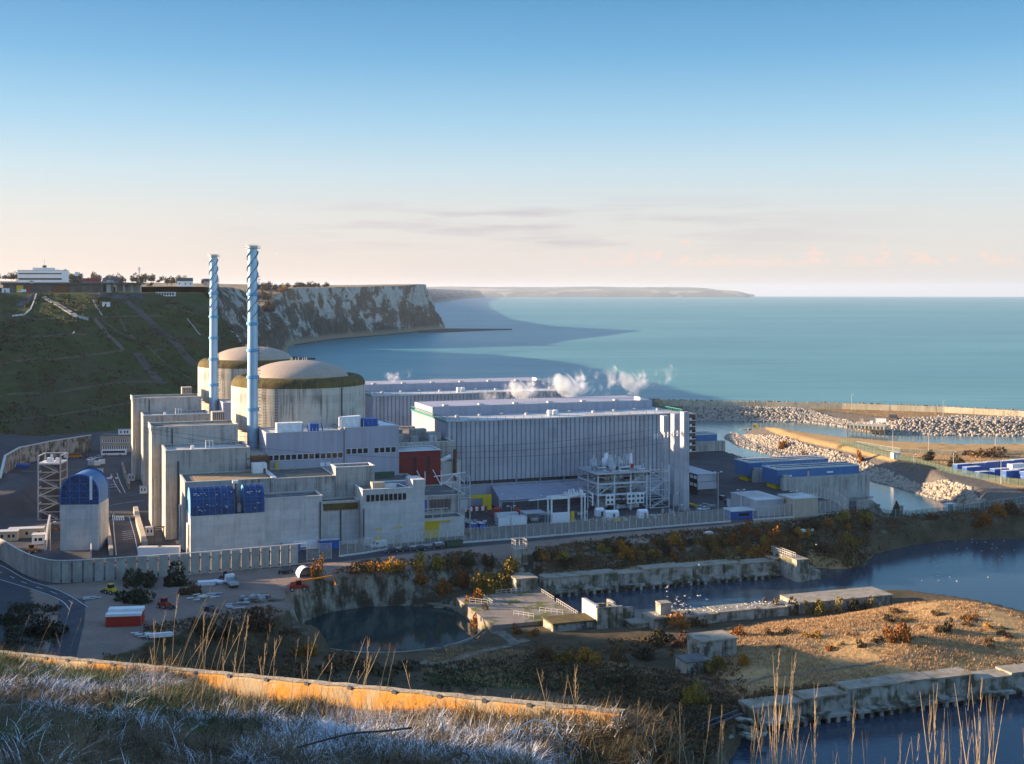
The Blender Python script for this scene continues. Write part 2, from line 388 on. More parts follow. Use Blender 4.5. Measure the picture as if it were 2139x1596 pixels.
class MB:
    def __init__(self): self.v, self.f, self.m, self.s = [], [], [], []; self.cur = 0; self.sm = False
    def add(self, vs, fs):
        n = len(self.v); self.v += [tuple(x) for x in vs]
        for f in fs: self.f.append(tuple(i + n for i in f)); self.m.append(self.cur); self.s.append(self.sm)
        return self
    def mat(self, i): self.cur = i; return self
    def smooth(self, b): self.sm = b; return self
    def box(self, x0, x1, y0, y1, z0, z1):
        return self.add([(x0,y0,z0),(x1,y0,z0),(x1,y1,z0),(x0,y1,z0),(x0,y0,z1),(x1,y0,z1),(x1,y1,z1),(x0,y1,z1)],
                        [(0,3,2,1),(4,5,6,7),(0,1,5,4),(1,2,6,5),(2,3,7,6),(3,0,4,7)])
    def prism(self, poly, z0, z1, top=True, bottom=True):
        n = len(poly)
        vs = [(x,y,z0) for x,y in poly] + [(x,y,z1) for x,y in poly]
        fs = [(i,(i+1)%n,n+(i+1)%n,n+i) for i in range(n)]
        if top: fs.append(tuple(range(n,2*n)))
        if bottom: fs.append(tuple(range(n-1,-1,-1)))
        return self.add(vs, fs)
    def extr(self, prof, axis, a0, a1):
        """profile of (s, z) extruded along axis 'x' or 'y'"""
        n = len(prof)
        if axis == 'x': vs = [(a0,s,z) for s,z in prof] + [(a1,s,z) for s,z in prof]
        else: vs = [(s,a0,z) for s,z in prof] + [(s,a1,z) for s,z in prof]
        fs = [(i,(i+1)%n,n+(i+1)%n,n+i) for i in range(n)] + [tuple(range(n-1,-1,-1)), tuple(range(n,2*n))]
        return self.add(vs, fs)
    def tube(self, p0, p1, r0, r1=None, n=8, cap=True):
        r1 = r0 if r1 is None else r1
        p0, p1 = Vector(p0), Vector(p1)
        d = (p1 - p0)
        if d.length < 1e-6: return self
        d.normalize()
        a = d.orthogonal().normalized(); b = d.cross(a)
        vs = []
        for p, r in ((p0, r0), (p1, r1)):
            for i in range(n):
                t = 2*math.pi*i/n; vs.append(p + (a*math.cos(t) + b*math.sin(t))*r)
        fs = [(i,(i+1)%n,n+(i+1)%n,n+i) for i in range(n)]
        if cap: fs += [tuple(range(n-1,-1,-1)), tuple(range(n,2*n))]
        return self.add(vs, fs)
    def beam(self, p0, p1, w, h=None):
        h = w if h is None else h
        p0, p1 = Vector(p0), Vector(p1)
        d = (p1-p0).normalized()
        up = Vector((0,0,1)) if abs(d.z) < 0.95 else Vector((1,0,0))
        a = d.cross(up).normalized()*w/2; b = a.cross(d).normalized()*h/2
        vs = [p+s*a+t*b for p in (p0,p1) for s,t in ((-1,-1),(1,-1),(1,1),(-1,1))]
        return self.add(vs, [(3,2,1,0),(4,5,6,7),(0,1,5,4),(1,2,6,5),(2,3,7,6),(3,0,4,7)])
    def lathe(self, prof, n=48, cx=0, cy=0, cap=False):
        vs = []
        for r, z in prof:
            for i in range(n):
                t = 2*math.pi*i/n; vs.append((cx+r*math.cos(t), cy+r*math.sin(t), z))
        fs = []
        for k in range(len(prof)-1):
            for i in range(n):
                fs.append((k*n+i, k*n+(i+1)%n, (k+1)*n+(i+1)%n, (k+1)*n+i))
        if cap: fs.append(tuple(range((len(prof)-1)*n, len(prof)*n)))
        return self.add(vs, fs)
    def path(self, pts, r, n=6):
        for a, b in zip(pts[:-1], pts[1:]): self.tube(a, b, r, r, n, True)
        return self
    def build(self, name, mats, parent=None, origin=(0,0,0), smooth=None):
        me = bpy.data.meshes.new(name)
        ox, oy, oz = origin
        me.from_pydata([(x-ox, y-oy, z-oz) for x,y,z in self.v], [], self.f)
        for m in (mats if isinstance(mats, (list, tuple)) else [mats]): me.materials.append(m)
        me.polygons.foreach_set('material_index', self.m)
        me.polygons.foreach_set('use_smooth', self.s if smooth is None else [smooth]*len(self.f))
        me.update()
        return link(name, me, parent)

def empty(name, loc, rz=0.0, label=None, cat=None, group=None):
    o = bpy.data.objects.new(name, None); COL.objects.link(o)
    o.location = loc; o.rotation_euler = (0, 0, rz)
    o.empty_display_size = 0.5
    return tag(o, label, cat, group)

def copy_tree(o, parent=None):
    c = o.copy(); COL.objects.link(c)
    if parent is not None: c.parent = parent
    for ch in list(o.children): copy_tree(ch, c)
    return c

class Bld:
    """a building of the plant in plant axes: its Empty stands at plan point (p, q), its meshes are given in plan coordinates"""
    def __init__(self, name, label, p, q, z=PZ, cat='building', group=None):
        self.o = empty(name, W(p, q, z), PA, label, cat, group); self.org = (p, q, z)
    def part(self, name, mb, mats, parent=None, smooth=None, label=None):
        o = mb.build(name, mats, self.o if parent is None else parent, self.org if parent is None else (0,0,0) if parent is None else self.org, smooth)
        if label: o['label'] = label
        return o

# signed distance to polygons, used to shape the land
def sd_poly(P, X, Y):
    P = np.asarray(P, dtype=float)
    d2 = np.full(X.shape, 1e18); inside = np.zeros(X.shape, dtype=bool)
    n = len(P)
    for i in range(n):
        ax, ay = P[i]; bx, by = P[(i+1) % n]
        ex, ey = bx-ax, by-ay
        wx, wy = X-ax, Y-ay
        t = np.clip((wx*ex + wy*ey)/(ex*ex+ey*ey+1e-12), 0, 1)
        d2 = np.minimum(d2, (wx-t*ex)**2 + (wy-t*ey)**2)
        c = ((ay > Y) != (by > Y)) & (X < (bx-ax)*(Y-ay)/((by-ay) if abs(by-ay) > 1e-9 else 1e-9) + ax)
        inside ^= c
    d = np.sqrt(d2)
    return np.where(inside, d, -d)

def ss(x, a=0.0, b=1.0):
    t = np.clip((x-a)/(b-a), 0, 1); return t*t*(3-2*t)

def _hash(ix, iy, s):
    h = (ix.astype(np.int64)*374761393 + iy.astype(np.int64)*668265263 + s*2147483647) & 0xffffffff
    h = ((h ^ (h >> 13))*1274126177) & 0xffffffff
    return ((h ^ (h >> 16)) & 0xffff)/65535.0
def vnoise(X, Y, s=0):
    ix, iy = np.floor(X), np.floor(Y); fx, fy = X-ix, Y-iy
    fx = fx*fx*(3-2*fx); fy = fy*fy*(3-2*fy)
    a = _hash(ix, iy, s); b = _hash(ix+1, iy, s); c = _hash(ix, iy+1, s); d = _hash(ix+1, iy+1, s)
    return (a*(1-fx)+b*fx)*(1-fy) + (c*(1-fx)+d*fx)*fy
def fbm(X, Y, sc, oct=4, s=0):
    r = 0; a = 0.5
    for o in range(oct):
        r = r + a*(vnoise(X/sc, Y/sc, s+o*17)-0.5); a *= 0.55; sc *= 0.5
    return r

def blades(P, L, W_, az, lean, curl, rng, seg=3):
    """curved grass blades: position, length, width, azimuth, lean from upright, extra curl"""
    n = len(P); out = []
    pos = P.copy(); dirx, diry = np.cos(az), np.sin(az); side = np.stack([-diry, dirx, np.zeros(n)], 1)
    ang = lean.copy()
    for k in range(seg+1):
        w = W_*(1-k/(seg+0.15)); out.append(pos-side*w[:, None]/2); out.append(pos+side*w[:, None]/2)
        st = (L/seg)[:, None]; pos = pos + st*np.stack([np.sin(ang)*dirx, np.sin(ang)*diry, np.cos(ang)], 1); ang = ang+curl
    V = np.stack(out, 1); m = 2*(seg+1); base = (np.arange(n)*m)[:, None]
    F = np.concatenate([base+np.array([[2*k, 2*k+1, 2*k+3, 2*k+2]]) for k in range(seg)])
    return V.reshape(-1, 3), F
# ------------------------------------------------------------------ the land
def g2(px, py, z): v = G(px, py, z); return (v.x, v.y)
def w2(p, q): v = W(p, q); return (v.x, v.y)

P_LOW = [(-900,-300),(600,-300),(600,330),(330,400),(120,480),(100,520),(-900,520)]
P_PLAT = [(-560,620),(-420,520),(-300,470),(-200,392),(-150,300),(-95,288)] + \
    [g2(x,y,12) for x,y in ((300,1335),(400,1305),(560,1290),(640,1245),(660,1215),(760,1194),(880,1176),(960,1168),(1050,1160),(1300,1132),(1500,1115),(1700,1094),(1790,1078),(1816,1066))] + \
    [(147,515), w2(236.5,-40), w2(236.5,190), (100,900),(112,968),(-100,975),(-180,900),(-230,800),(-262,705),(-560,700)]
P_HARB = [(120,440),(200,440),(560,470),(560,740)] + \
    [g2(x,y,0) for x,y in ((2300,944),(2139,942),(1982,943),(1882,938),(1815,932),(1740,922),(1640,905),(1590,894),(1560,892),(1530,899),(1515,912),(1545,930),(1600,947),(1700,973),(1800,999),(1861,1014),(1897,1025),(2012,1062))] + \
    [(190,522),(150,497),(138,494)]
P_ISTH = [(118,440),(200,440),(560,452),(560,560),(215,545),(190,520),(150,495),(136,490)]
P_LAKE_N = [g2(x,y,1.5) for x,y in ((1150,1240),(1400,1218),(1620,1197),(1692,1203),(1702,1186),(1760,1189),(1812,1181),(1826,1158),(1900,1140),(2000,1126),(2139,1111),(2700,1062),
    (2700,1400),(2400,1335),(2139,1293),(2085,1279),(2040,1268),(1960,1258),(1905,1249),(1840,1247),(1645,1268),(1370,1303),(1290,1312),(1218,1312),(1203,1290),(1118,1243))]
P_LAKE_S = [g2(x,y,1.5) for x,y in ((1568,1516),(1700,1495),(1940,1460),(2139,1435),(2700,1362),(2700,2600),(1250,2600),(1500,1640),(1545,1565))]
P_TERR = [g2(x,y,7) for x,y in ((1120,1207),(1330,1192),(1620,1164),(1655,1172),(1700,1176),(1770,1178),(1812,1170),(1824,1150),(1600,1122),(1300,1142),(1120,1165))]
P_SPIT = [g2(x,y,6.5) for x,y in ((1400,1330),(1640,1288),(1840,1268),(1920,1262),(2139,1305),(2500,1350),(2500,1330),(2139,1378),(1800,1430),(1562,1463),(1500,1400))]
POND = (-34.0, 350.0, 25.3)
def bw_lines():
    inner = [g2(1400,874,0), g2(1438,878,0), g2(1682,881.5,0), g2(1756,891,0), g2(1844,907,0), g2(2139,911,0), g2(2500,915,0)]
    wall = [g2(1340,832.5,10), g2(1394,837,10), g2(1600,840,10), g2(1760,843,10), g2(1970,850,10), g2(2139,859,10), g2(2500,878,10)]
    return inner, wall
BW_IN, BW_WALL = bw_lines()
P_BWA = BW_IN + [(800,700),(800,1600),(0,1600),(0,960),(112,940)]
P_BWB = [(x+2, y+14) for x,y in BW_WALL] + [(800,500),(0,500),(0,985)]
P_CAMHILL = [(-900,470),(-440,330),(-330,312),(-282,280),(-236,220),(-180,160),(-100,75),(-42,32),(-14,14.5),(-3,11),(0,7),(1.2,0),(5,-20),(60,-80),(200,-120),(560,-180),(560,-300),(-900,-300)]

COAST = np.array([(640,-60),(760,-90),(850,-150),(1000,-200),(1500,-284),(1700,-312),(1850,-333),(1944,-341),(2040,-372),(2199,-377),(2456,-342),(2664,-271),(2911,-208),(3052,-160),
                  (3120,-205),(3400,-320),(4200,-430),(7000,-540),(10400,-606),(14000,-580),(17500,-560),(20000,-420)], dtype=float)
def coast_x(Y): return np.interp(Y, COAST[:,0], COAST[:,1])

def plateau(X, Y):
    z = 93 + 7*ss((Y-950)/700.0) + 11*ss((-X-380)/350.0)*ss((Y-980)/800.0) + 2.5*fbm(X, Y, 300, 3, 5)
    return z
def base_y(X):
    return 690 + 0.9*np.clip(X+300, 0, 400) - 0.6*np.clip(-350-X, 0, 250) + 8*fbm(X, X*0, 60, 2, 3)  # foot drawn forward at far left, added to shade the slope

def ground_z(X, Y):
    X = np.asarray(X, dtype=float); Y = np.asarray(Y, dtype=float)
    z = np.full(X.shape, -6.0)
    low = 4.6 + 1.6*fbm(X, Y, 45, 4, 1) + 0.5*fbm(X, Y, 9, 2, 2)
    s = sd_poly(P_LOW, X, Y); z = z + (low-z)*ss((s+8)/8)
    s = sd_poly(P_SPIT, X, Y); z = z + (6.4+2.8*fbm(X, Y, 26, 4, 8)-z)*ss((s+4)/14)
    for px, py, a, r in ((1975,1275,3.2,12),(2065,1300,3.0,12),(1830,1300,1.6,14),(1900,1345,2.6,9),(2139,1330,2.5,16),(1700,1330,1.0,14)):
        c = g2(px, py, 8); z = z + a*np.exp(-(((X-c[0])/1.6)**2+(Y-c[1])**2)/(r*r))
    s = sd_poly(P_TERR, X, Y); z = z + (6.8+0.9*fbm(X, Y, 14, 3, 12)-z)*ss((s+3)/3)
    # round excavated pond
    d = np.hypot(X-POND[0], Y-POND[1]) - POND[2]
    z = z + (2.1+0.5*fbm(X, Y, 8, 2, 4)-z)*ss((10-d)/8)*ss((Y-POND[1]+18)/-14+1.2)
    s = sd_poly(P_PLAT, X, Y)
    rough = 2.6*fbm(X, Y, 13, 4, 21)
    wp = np.interp(np.hypot(X-POND[0], Y-POND[1]), [34, 60], [5.5, 11.0])
    z = z + (12.0-z)*ss((s+wp+rough*wp*0.2)/wp)
    s = sd_poly([g2(x,y,8.5) for x,y in ((600,1330),(560,1300),(640,1245),(700,1203),(770,1196),(870,1194),(885,1232),(856,1262),(770,1270),(700,1292),(650,1312))], X, Y)
    z = np.where(s > -5, np.maximum(z, z+(8.3+1.6*fbm(X, Y, 9, 3, 27)-z)*ss((s+5+rough)/5)), z)
    s = sd_poly([w2(204,-50), w2(226,-52), w2(246,-30), w2(246,-21), w2(204,-21)], X, Y)      # sunken forecourt of the pump houses
    z = np.where(s > -2.5, np.minimum(z, 12-10.5*ss((s+2.5)/3)), z)
    s = sd_poly(P_HARB, X, Y); z = z + (8.0-z)*np.clip((s+2)/np.interp(Y, [585, 655], [11, 30]), 0, 1)
    s = sd_poly(P_ISTH, X, Y); z = np.maximum(z, z + (8.0+0.5*fbm(X, Y, 12, 3, 31)-z)*np.clip((s+1)/9, 0, 1))
    sa, sb = sd_poly(P_BWA, X, Y), sd_poly(P_BWB, X, Y)
    bw = np.minimum(np.minimum(-3+np.clip(sa+6, 0, 999)*0.24, 6.0), -6+sb*1.1)
    z = np.maximum(z, bw)
    s = sd_poly(P_LAKE_N, X, Y); z = z + (np.minimum(z, -2.0)-z)*ss((s+3.5+1.2*fbm(X, Y, 8, 2, 41))/5.5)
    s = sd_poly(P_LAKE_S, X, Y); z = z + (np.minimum(z, -2.0)-z)*ss((s+2.5)/4)
    z = np.where(d < 2.5, z + (np.minimum(z, -2.0)-z)*ss((2.5-d)/3.0), z)
    # valley floor to the left climbs gently; bank carrying the ramp road
    z = np.where((Y > 380) & (Y < 720), z + 0.075*np.clip(-240-X, 0, 600)*ss((Y-380)/60), z)
    pb = [g2(x,y,19) for x,y in ((-160,1000),(-40,985),(40,990),(62,1004),(30,1030),(-160,1060))]
    s = sd_poly(pb, X, Y); z = np.where((s > -9) & (Y < 620), np.maximum(z, 12+(19-12)*ss((s+9)/9)), z)
    # unseen spur, added to keep the sun off the yards behind the reactors
    s = sd_poly([(-432,520),(-900,575),(-900,1000),(-432,1000)], X, Y)
    z = np.where(s > -40, np.maximum(z, 12+70*ss((s+40)/40)), z)
    s = sd_poly([(-560,770),(-900,880),(-900,1060),(-560,1060)], X, Y)  # second unseen rise, added to throw shade on the hillside
    z = np.where(s > -50, np.maximum(z, 12+116*ss((s+50)/50)), z)
    # hillside north of the station and the plateau above it
    yb = base_y(X)
    t = (Y-yb)/235.0
    hp = plateau(X, Y)
    prof = np.clip(t, 0, 1)
    prof = prof*0.93 + 0.07*ss(prof) + 0.012*np.sin(prof*math.pi*2*4.0)
    hz = 12 + (hp-12)*np.clip(prof, 0, 1) + np.where((t > 0) & (t < 1), 1.2*fbm(X, Y, 25, 3, 51), 0)
    cx = coast_x(Y); inl = (cx - X)
    wf = np.interp(Y, [700, 1000, 1500], [30, 45, 62])
    hz = np.minimum(hz, 2 + (hp-2)*np.clip(inl/wf, -0.1, 1))
    z = np.where((Y > yb-4) & (inl > -5), np.maximum(z, hz), z)
    # cliff the photograph was taken from
    s = sd_poly(P_CAMHILL, X, Y)
    top = 92.2 + 1.0*fbm(X, Y, 40, 3, 61)*ss((np.hypot(X, Y)-25)/40)
    slope = np.interp(np.hypot(X, Y), [0, 40, 120, 200, 300], [12, 15, 30, 60, 60])
    z = np.where(s > -slope, np.maximum(z, -6 + (top+6)*np.clip((s+slope)/slope, 0, 1)**1.25), z)
    up = 0.122*X + 0.9925*Y                 # unseen shoulder added left of the view, shaped to shade the yard
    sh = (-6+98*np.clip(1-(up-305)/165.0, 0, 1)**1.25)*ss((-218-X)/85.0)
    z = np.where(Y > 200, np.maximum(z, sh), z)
    return z

def gz(x, y): return float(ground_z(np.array([x]), np.array([y]))[0])

_YS = np.concatenate([np.arange(150, 1000, 1.0)])
def hit(px, py, ymin=180):
    """first point of the land seen at a pixel"""
    ys = _YS[_YS >= ymin]
    xs = (px-CX)/FOC*ys; zs = CAM_Z-(py-EYE)/FOC*ys
    below = zs <= ground_z(xs, ys)
    i = int(np.argmax(below)) if below.any() else len(ys)-1
    return Vector((xs[i], ys[i], float(ground_z(xs[i:i+1], ys[i:i+1])[0])))

def axis_vals(segs):
    out = []
    for a, b, st in segs: out.append(np.arange(a, b, st))
    return np.concatenate(out)
gx = axis_vals([(-900,-340,12),(-340,-200,3.5),(-200,260,2.0),(260,420,4),(420,581,20)])
gy = axis_vals([(-300,0,20),(0,60,3),(60,180,5),(180,560,2.0),(560,700,3),(700,1003,4)])
GX, GY = np.meshgrid(gx, gy)
GZ = ground_z(GX, GY)
# kept a little below the modelled grass bank around the viewpoint
near = (GX > -48) & (GX < 30) & (GY < 24) & (GY > -30)
GZ = np.where(near, GZ-1.2, GZ)
nx, ny = len(gx), len(gy)
idx = np.arange(nx*ny).reshape(ny, nx)
GF = np.stack([idx[:-1,:-1].ravel(), idx[:-1,1:].ravel(), idx[1:,1:].ravel(), idx[1:,:-1].ravel()], 1)
s_pl = sd_poly(P_PLAT, GX, GY)
P_YARD = [g2(x,y,12) for x,y in ((60,1225),(150,1218),(300,1206),(640,1181),(960,1144),(1120,1130),(1300,1112),(1500,1096),(1700,1076),(1810,1058),(1816,1072),(1700,1096),(1500,1117),(1300,1135),(1050,1163),(960,1172),(880,1180),(690,1215),(640,1250),(560,1296),(400,1310),(230,1370),(100,1400))]
s_yd = sd_poly(P_YARD, GX, GY)
P_GREEN = [g2(x,y,5) for x,y in ((880,1400),(1010,1385),(1250,1400),(1390,1420),(1380,1450),(1050,1440),(880,1430))]
P_JETTOP = P_HARB
s_h = sd_poly(P_HARB, GX, GY)
s_sp = sd_poly(P_SPIT, GX, GY)
s_ht = sd_poly([g2(x,y,5) for x,y in ((1690,1160),(1760,1160),(1815,1172),(1815,1190),(1690,1190))], GX, GY)
s_t2 = sd_poly([g2(x,y,7) for x,y in ((1180,1192),(1340,1180),(1440,1172),(1600,1152),(1600,1166),(1340,1195),(1180,1206))], GX, GY)
yb = base_y(GX)
hill_w = ss((GY-yb+6)/10)*(GX < -60)
cam_w = ss((sd_poly(P_CAMHILL, GX, GY)+40)/20)
gold = np.maximum.reduce([ss((s_sp+3)/6), ss((s_h-17)/8)*ss((GY-545)/25), ss((s_ht+2)/3)*0.8, ss((s_t2+2)/3)*0.55])
asph = ss((s_pl-1.0)/2.5)*(1-ss((s_yd+1)/2))*(1-hill_w)
dirt = ss((s_yd+1)/2.5)*ss((GZ-11.2)/0.5)
green = np.maximum(np.maximum(hill_w, cam_w), ss((sd_poly(P_GREEN, GX, GY)+3)/8)*0.8)
dpond = np.hypot(GX-POND[0], GY-POND[1])
steep = np.hypot(np.gradient(GZ, gx, axis=1), np.gradient(GZ, gy, axis=0))
chalk = ss((80-dpond)/20)*(0.25*ss((GZ-3.0)/1.5)+0.9*ss((steep-0.45)/0.4))*(1-ss((GZ-11.9)/0.1))*(GY > 330)
rock = ss((s_h+8)/4)*(1-ss((s_h-20)/8))
bwm = ss((np.minimum(sd_poly(P_BWA, GX, GY), sd_poly(P_BWB, GX, GY))+6)/5)
rock = np.maximum(rock*(GY > 505), bwm*(1-ss((GZ-5.6)/0.4)))
gold = np.maximum(gold, bwm*ss((GZ-5.7)/0.3)*0.5)

def ground_mat():
    m, nt, N, L, b = new_mat('land')
    tc = N.new('ShaderNodeTexCoord').outputs['Object']
    def attr(n):
        a = N.new('ShaderNodeAttribute'); a.attribute_name = n; return a.outputs['Fac']
    nA = noise_node(N, L, tc, 0.11, 9, 0.62); nB = noise_node(N, L, tc, 0.9, 8, 0.65); nC = noise_node(N, L, tc, 0.03, 5)
    def soft(w, k=0.55):     # ragged border
        a = N.new('ShaderNodeMath'); a.operation = 'MULTIPLY_ADD'; L.new(nB, a.inputs[0]); a.inputs[1].default_value = k; a.inputs[2].default_value = -k/2
        c = N.new('ShaderNodeMath'); c.operation = 'ADD'; L.new(attr(w), c.inputs[0]); L.new(a.outputs[0], c.inputs[1])
        return range_node(N, L, c.outputs[0], 0.35, 0.65)
    scrub = mix_node(N, L, (0.055, 0.043, 0.024), (0.14, 0.10, 0.058), range_node(N, L, nA, 0.35, 0.65))
    scrub = mix_node(N, L, scrub, (0.055, 0.06, 0.028), range_node(N, L, nB, 0.5, 0.75))
    scrub = mix_node(N, L, scrub, (0.20, 0.175, 0.145), range_node(N, L, noise_node(N, L, tc, 0.06, 8, 0.7), 0.60, 0.70))
    grn = mix_node(N, L, (0.020, 0.040, 0.009), (0.060, 0.080, 0.022), range_node(N, L, nA, 0.3, 0.7))
    grn = mix_node(N, L, grn, (0.075, 0.062, 0.034), range_node(N, L, nC, 0.48, 0.72))
    grn = mix_node(N, L, grn, (0.055, 0.046, 0.028), range_node(N, L, nB, 0.52, 0.8))
    gld = mix_node(N, L, (0.46, 0.285, 0.12), (0.34, 0.21, 0.09), range_node(N, L, nA, 0.35, 0.65))
    gld = mix_node(N, L, gld, (0.52, 0.35, 0.165), range_node(N, L, nB, 0.45, 0.75))
    gld = mix_node(N, L, gld, (0.10, 0.095, 0.04), range_node(N, L, noise_node(N, L, tc, 0.07, 6), 0.58, 0.70))
    ash = mix_node(N, L, (0.052, 0.053, 0.060), (0.085, 0.083, 0.086), range_node(N, L, nA, 0.3, 0.7))
    dr = mix_node(N, L, (0.20, 0.145, 0.115), (0.30, 0.22, 0.17), range_node(N, L, nA, 0.3, 0.7))
    dr = mix_node(N, L, dr, (0.115, 0.098, 0.085), range_node(N, L, nB, 0.55, 0.8))
    chk = mix_node(N, L, (0.30, 0.27, 0.20), (0.06, 0.052, 0.035), range_node(N, L, noise_node(N, L, mapped(N, L, tc, (1,1,0.5)), 0.25, 8, 0.65), 0.38, 0.54))
    rck = mix_node(N, L, (0.17, 0.145, 0.12), (0.08, 0.07, 0.06), range_node(N, L, nB, 0.35, 0.65))
    c = scrub
    for col, w in ((grn, 'green'), (gld, 'gold'), (rck, 'rock'), (chk, 'chalk'), (ash, 'asph'), (dr, 'dirt')):
        c = mix_node(N, L, c, col, soft(w))
    L.new(c, b.inputs['Base Color'])
    b.inputs['Roughness'].default_value = 0.95; b.inputs['Specular IOR Level'].default_value = 0.15
    bn = N.new('ShaderNodeBump'); bn.inputs['Strength'].default_value = 0.8; bn.inputs['Distance'].default_value = 0.5
    L.new(noise_node(N, L, tc, 0.8, 9, 0.7), bn.inputs['Height'])
    L.new(bn.outputs[0], b.inputs['Normal'])
    return m
me = np_mesh('ground', np.stack([GX.ravel(), GY.ravel(), GZ.ravel()], 1), GF, ground_mat(),
             {'green': green.ravel(), 'gold': gold.ravel(), 'rock': rock.ravel(), 'chalk': chalk.ravel(), 'asph': asph.ravel(), 'dirt': dirt.ravel()}, smooth=True)
tag(link('ground', me), kind='structure')

# ------------------------------------------------------------------ water
REARTH = 7.4e6
def water_mat(name, c1, c2, rough, bump, wscale, spec=0.5, patch=0.002, stretch=(1,1,1)):
    m, nt, N, L, b = new_mat(name)
    tc = N.new('ShaderNodeTexCoord').outputs['Object']
    n = noise_node(N, L, mapped(N, L, tc, (patch*0.5, patch*1.6, 1)), 1.0, 5, 0.55)
    n2 = noise_node(N, L, mapped(N, L, tc, (patch*3, patch*24, 1)), 1.0, 4, 0.6)
    cc = mix_node(N, L, c1, c2, range_node(N, L, n, 0.35, 0.65))
    L.new(mix_node(N, L, cc, tuple(v*0.72 for v in c1), range_node(N, L, n2, 0.48, 0.75, 0, 0.75)), b.inputs['Base Color'])
    b.inputs['Roughness'].default_value = rough
    b.inputs['IOR'].default_value = 1.333
    b.inputs['Specular IOR Level'].default_value = spec
    bn = N.new('ShaderNodeBump'); bn.inputs['Strength'].default_value = bump; bn.inputs['Distance'].default_value = 0.6
    h = noise_node(N, L, mapped(N, L, tc, stretch), wscale, 6, 0.6)
    L.new(h, bn.inputs['Height']); L.new(bn.outputs[0], b.inputs['Normal'])
    return m
M_sea = water_mat('sea_water', (0.085, 0.232, 0.245), (0.128, 0.298, 0.290), 0.34, 0.9, 0.09, 0.22, 0.0016, (0.5, 1.8, 1))
M_lake = water_mat('lake_water', (0.034, 0.058, 0.082), (0.028, 0.048, 0.070), 0.12, 0.06, 0.6, 0.5, 0.01, (0.7, 1.4, 1))
M_harb = water_mat('harbour_water', (0.040, 0.120, 0.135), (0.050, 0.140, 0.150), 0.10, 0.10, 0.35, 0.5, 0.006, (0.6, 1.5, 1))
M_pond = water_mat('pond_water', (0.018, 0.042, 0.042), (0.022, 0.048, 0.042), 0.05, 0.02, 0.5, 0.5, 0.02)
rr = 470*np.exp(np.linspace(0, math.log(60000/470), 150)); th = np.linspace(R(-85), R(85), 120)
RR, TT = np.meshgrid(rr, th, indexing='ij')
SX, SY = RR*np.sin(TT), RR*np.cos(TT); SZ = -(RR**2)/(2*REARTH)
ii = np.arange(RR.size).reshape(RR.shape)
SF = np.stack([ii[:-1,:-1].ravel(), ii[1:,:-1].ravel(), ii[1:,1:].ravel(), ii[:-1,1:].ravel()], 1)[:, ::-1]
tag(link('sea', np_mesh('sea', np.stack([SX.ravel(), SY.ravel(), SZ.ravel()], 1), SF, M_sea, smooth=True)), kind='structure')
def sheet(name, poly, z, mat):
    mb = MB(); mb.add([(x, y, z) for x, y in poly], [tuple(range(len(poly)))])
    o = mb.build(name, mat); return tag(o, kind='structure')
sheet('lake', [(-5,352),(30,420),(105,470),(560,500),(560,-40),(40,-40),(40,330),(12,335)], 1.5, M_lake)
sheet('harbour', [(95,700),(120,620),(125,500),(150,488),(330,560),(560,640),(560,850),(360,870),(240,900),(120,960),(70,900)], 0.06, M_harb)
mbp = MB(); pp = [(POND[0]+28*math.cos(2*math.pi*i/64), POND[1]+28*math.sin(2*math.pi*i/64)) for i in range(64)]
sheet('pond', pp, 1.5, M_pond)

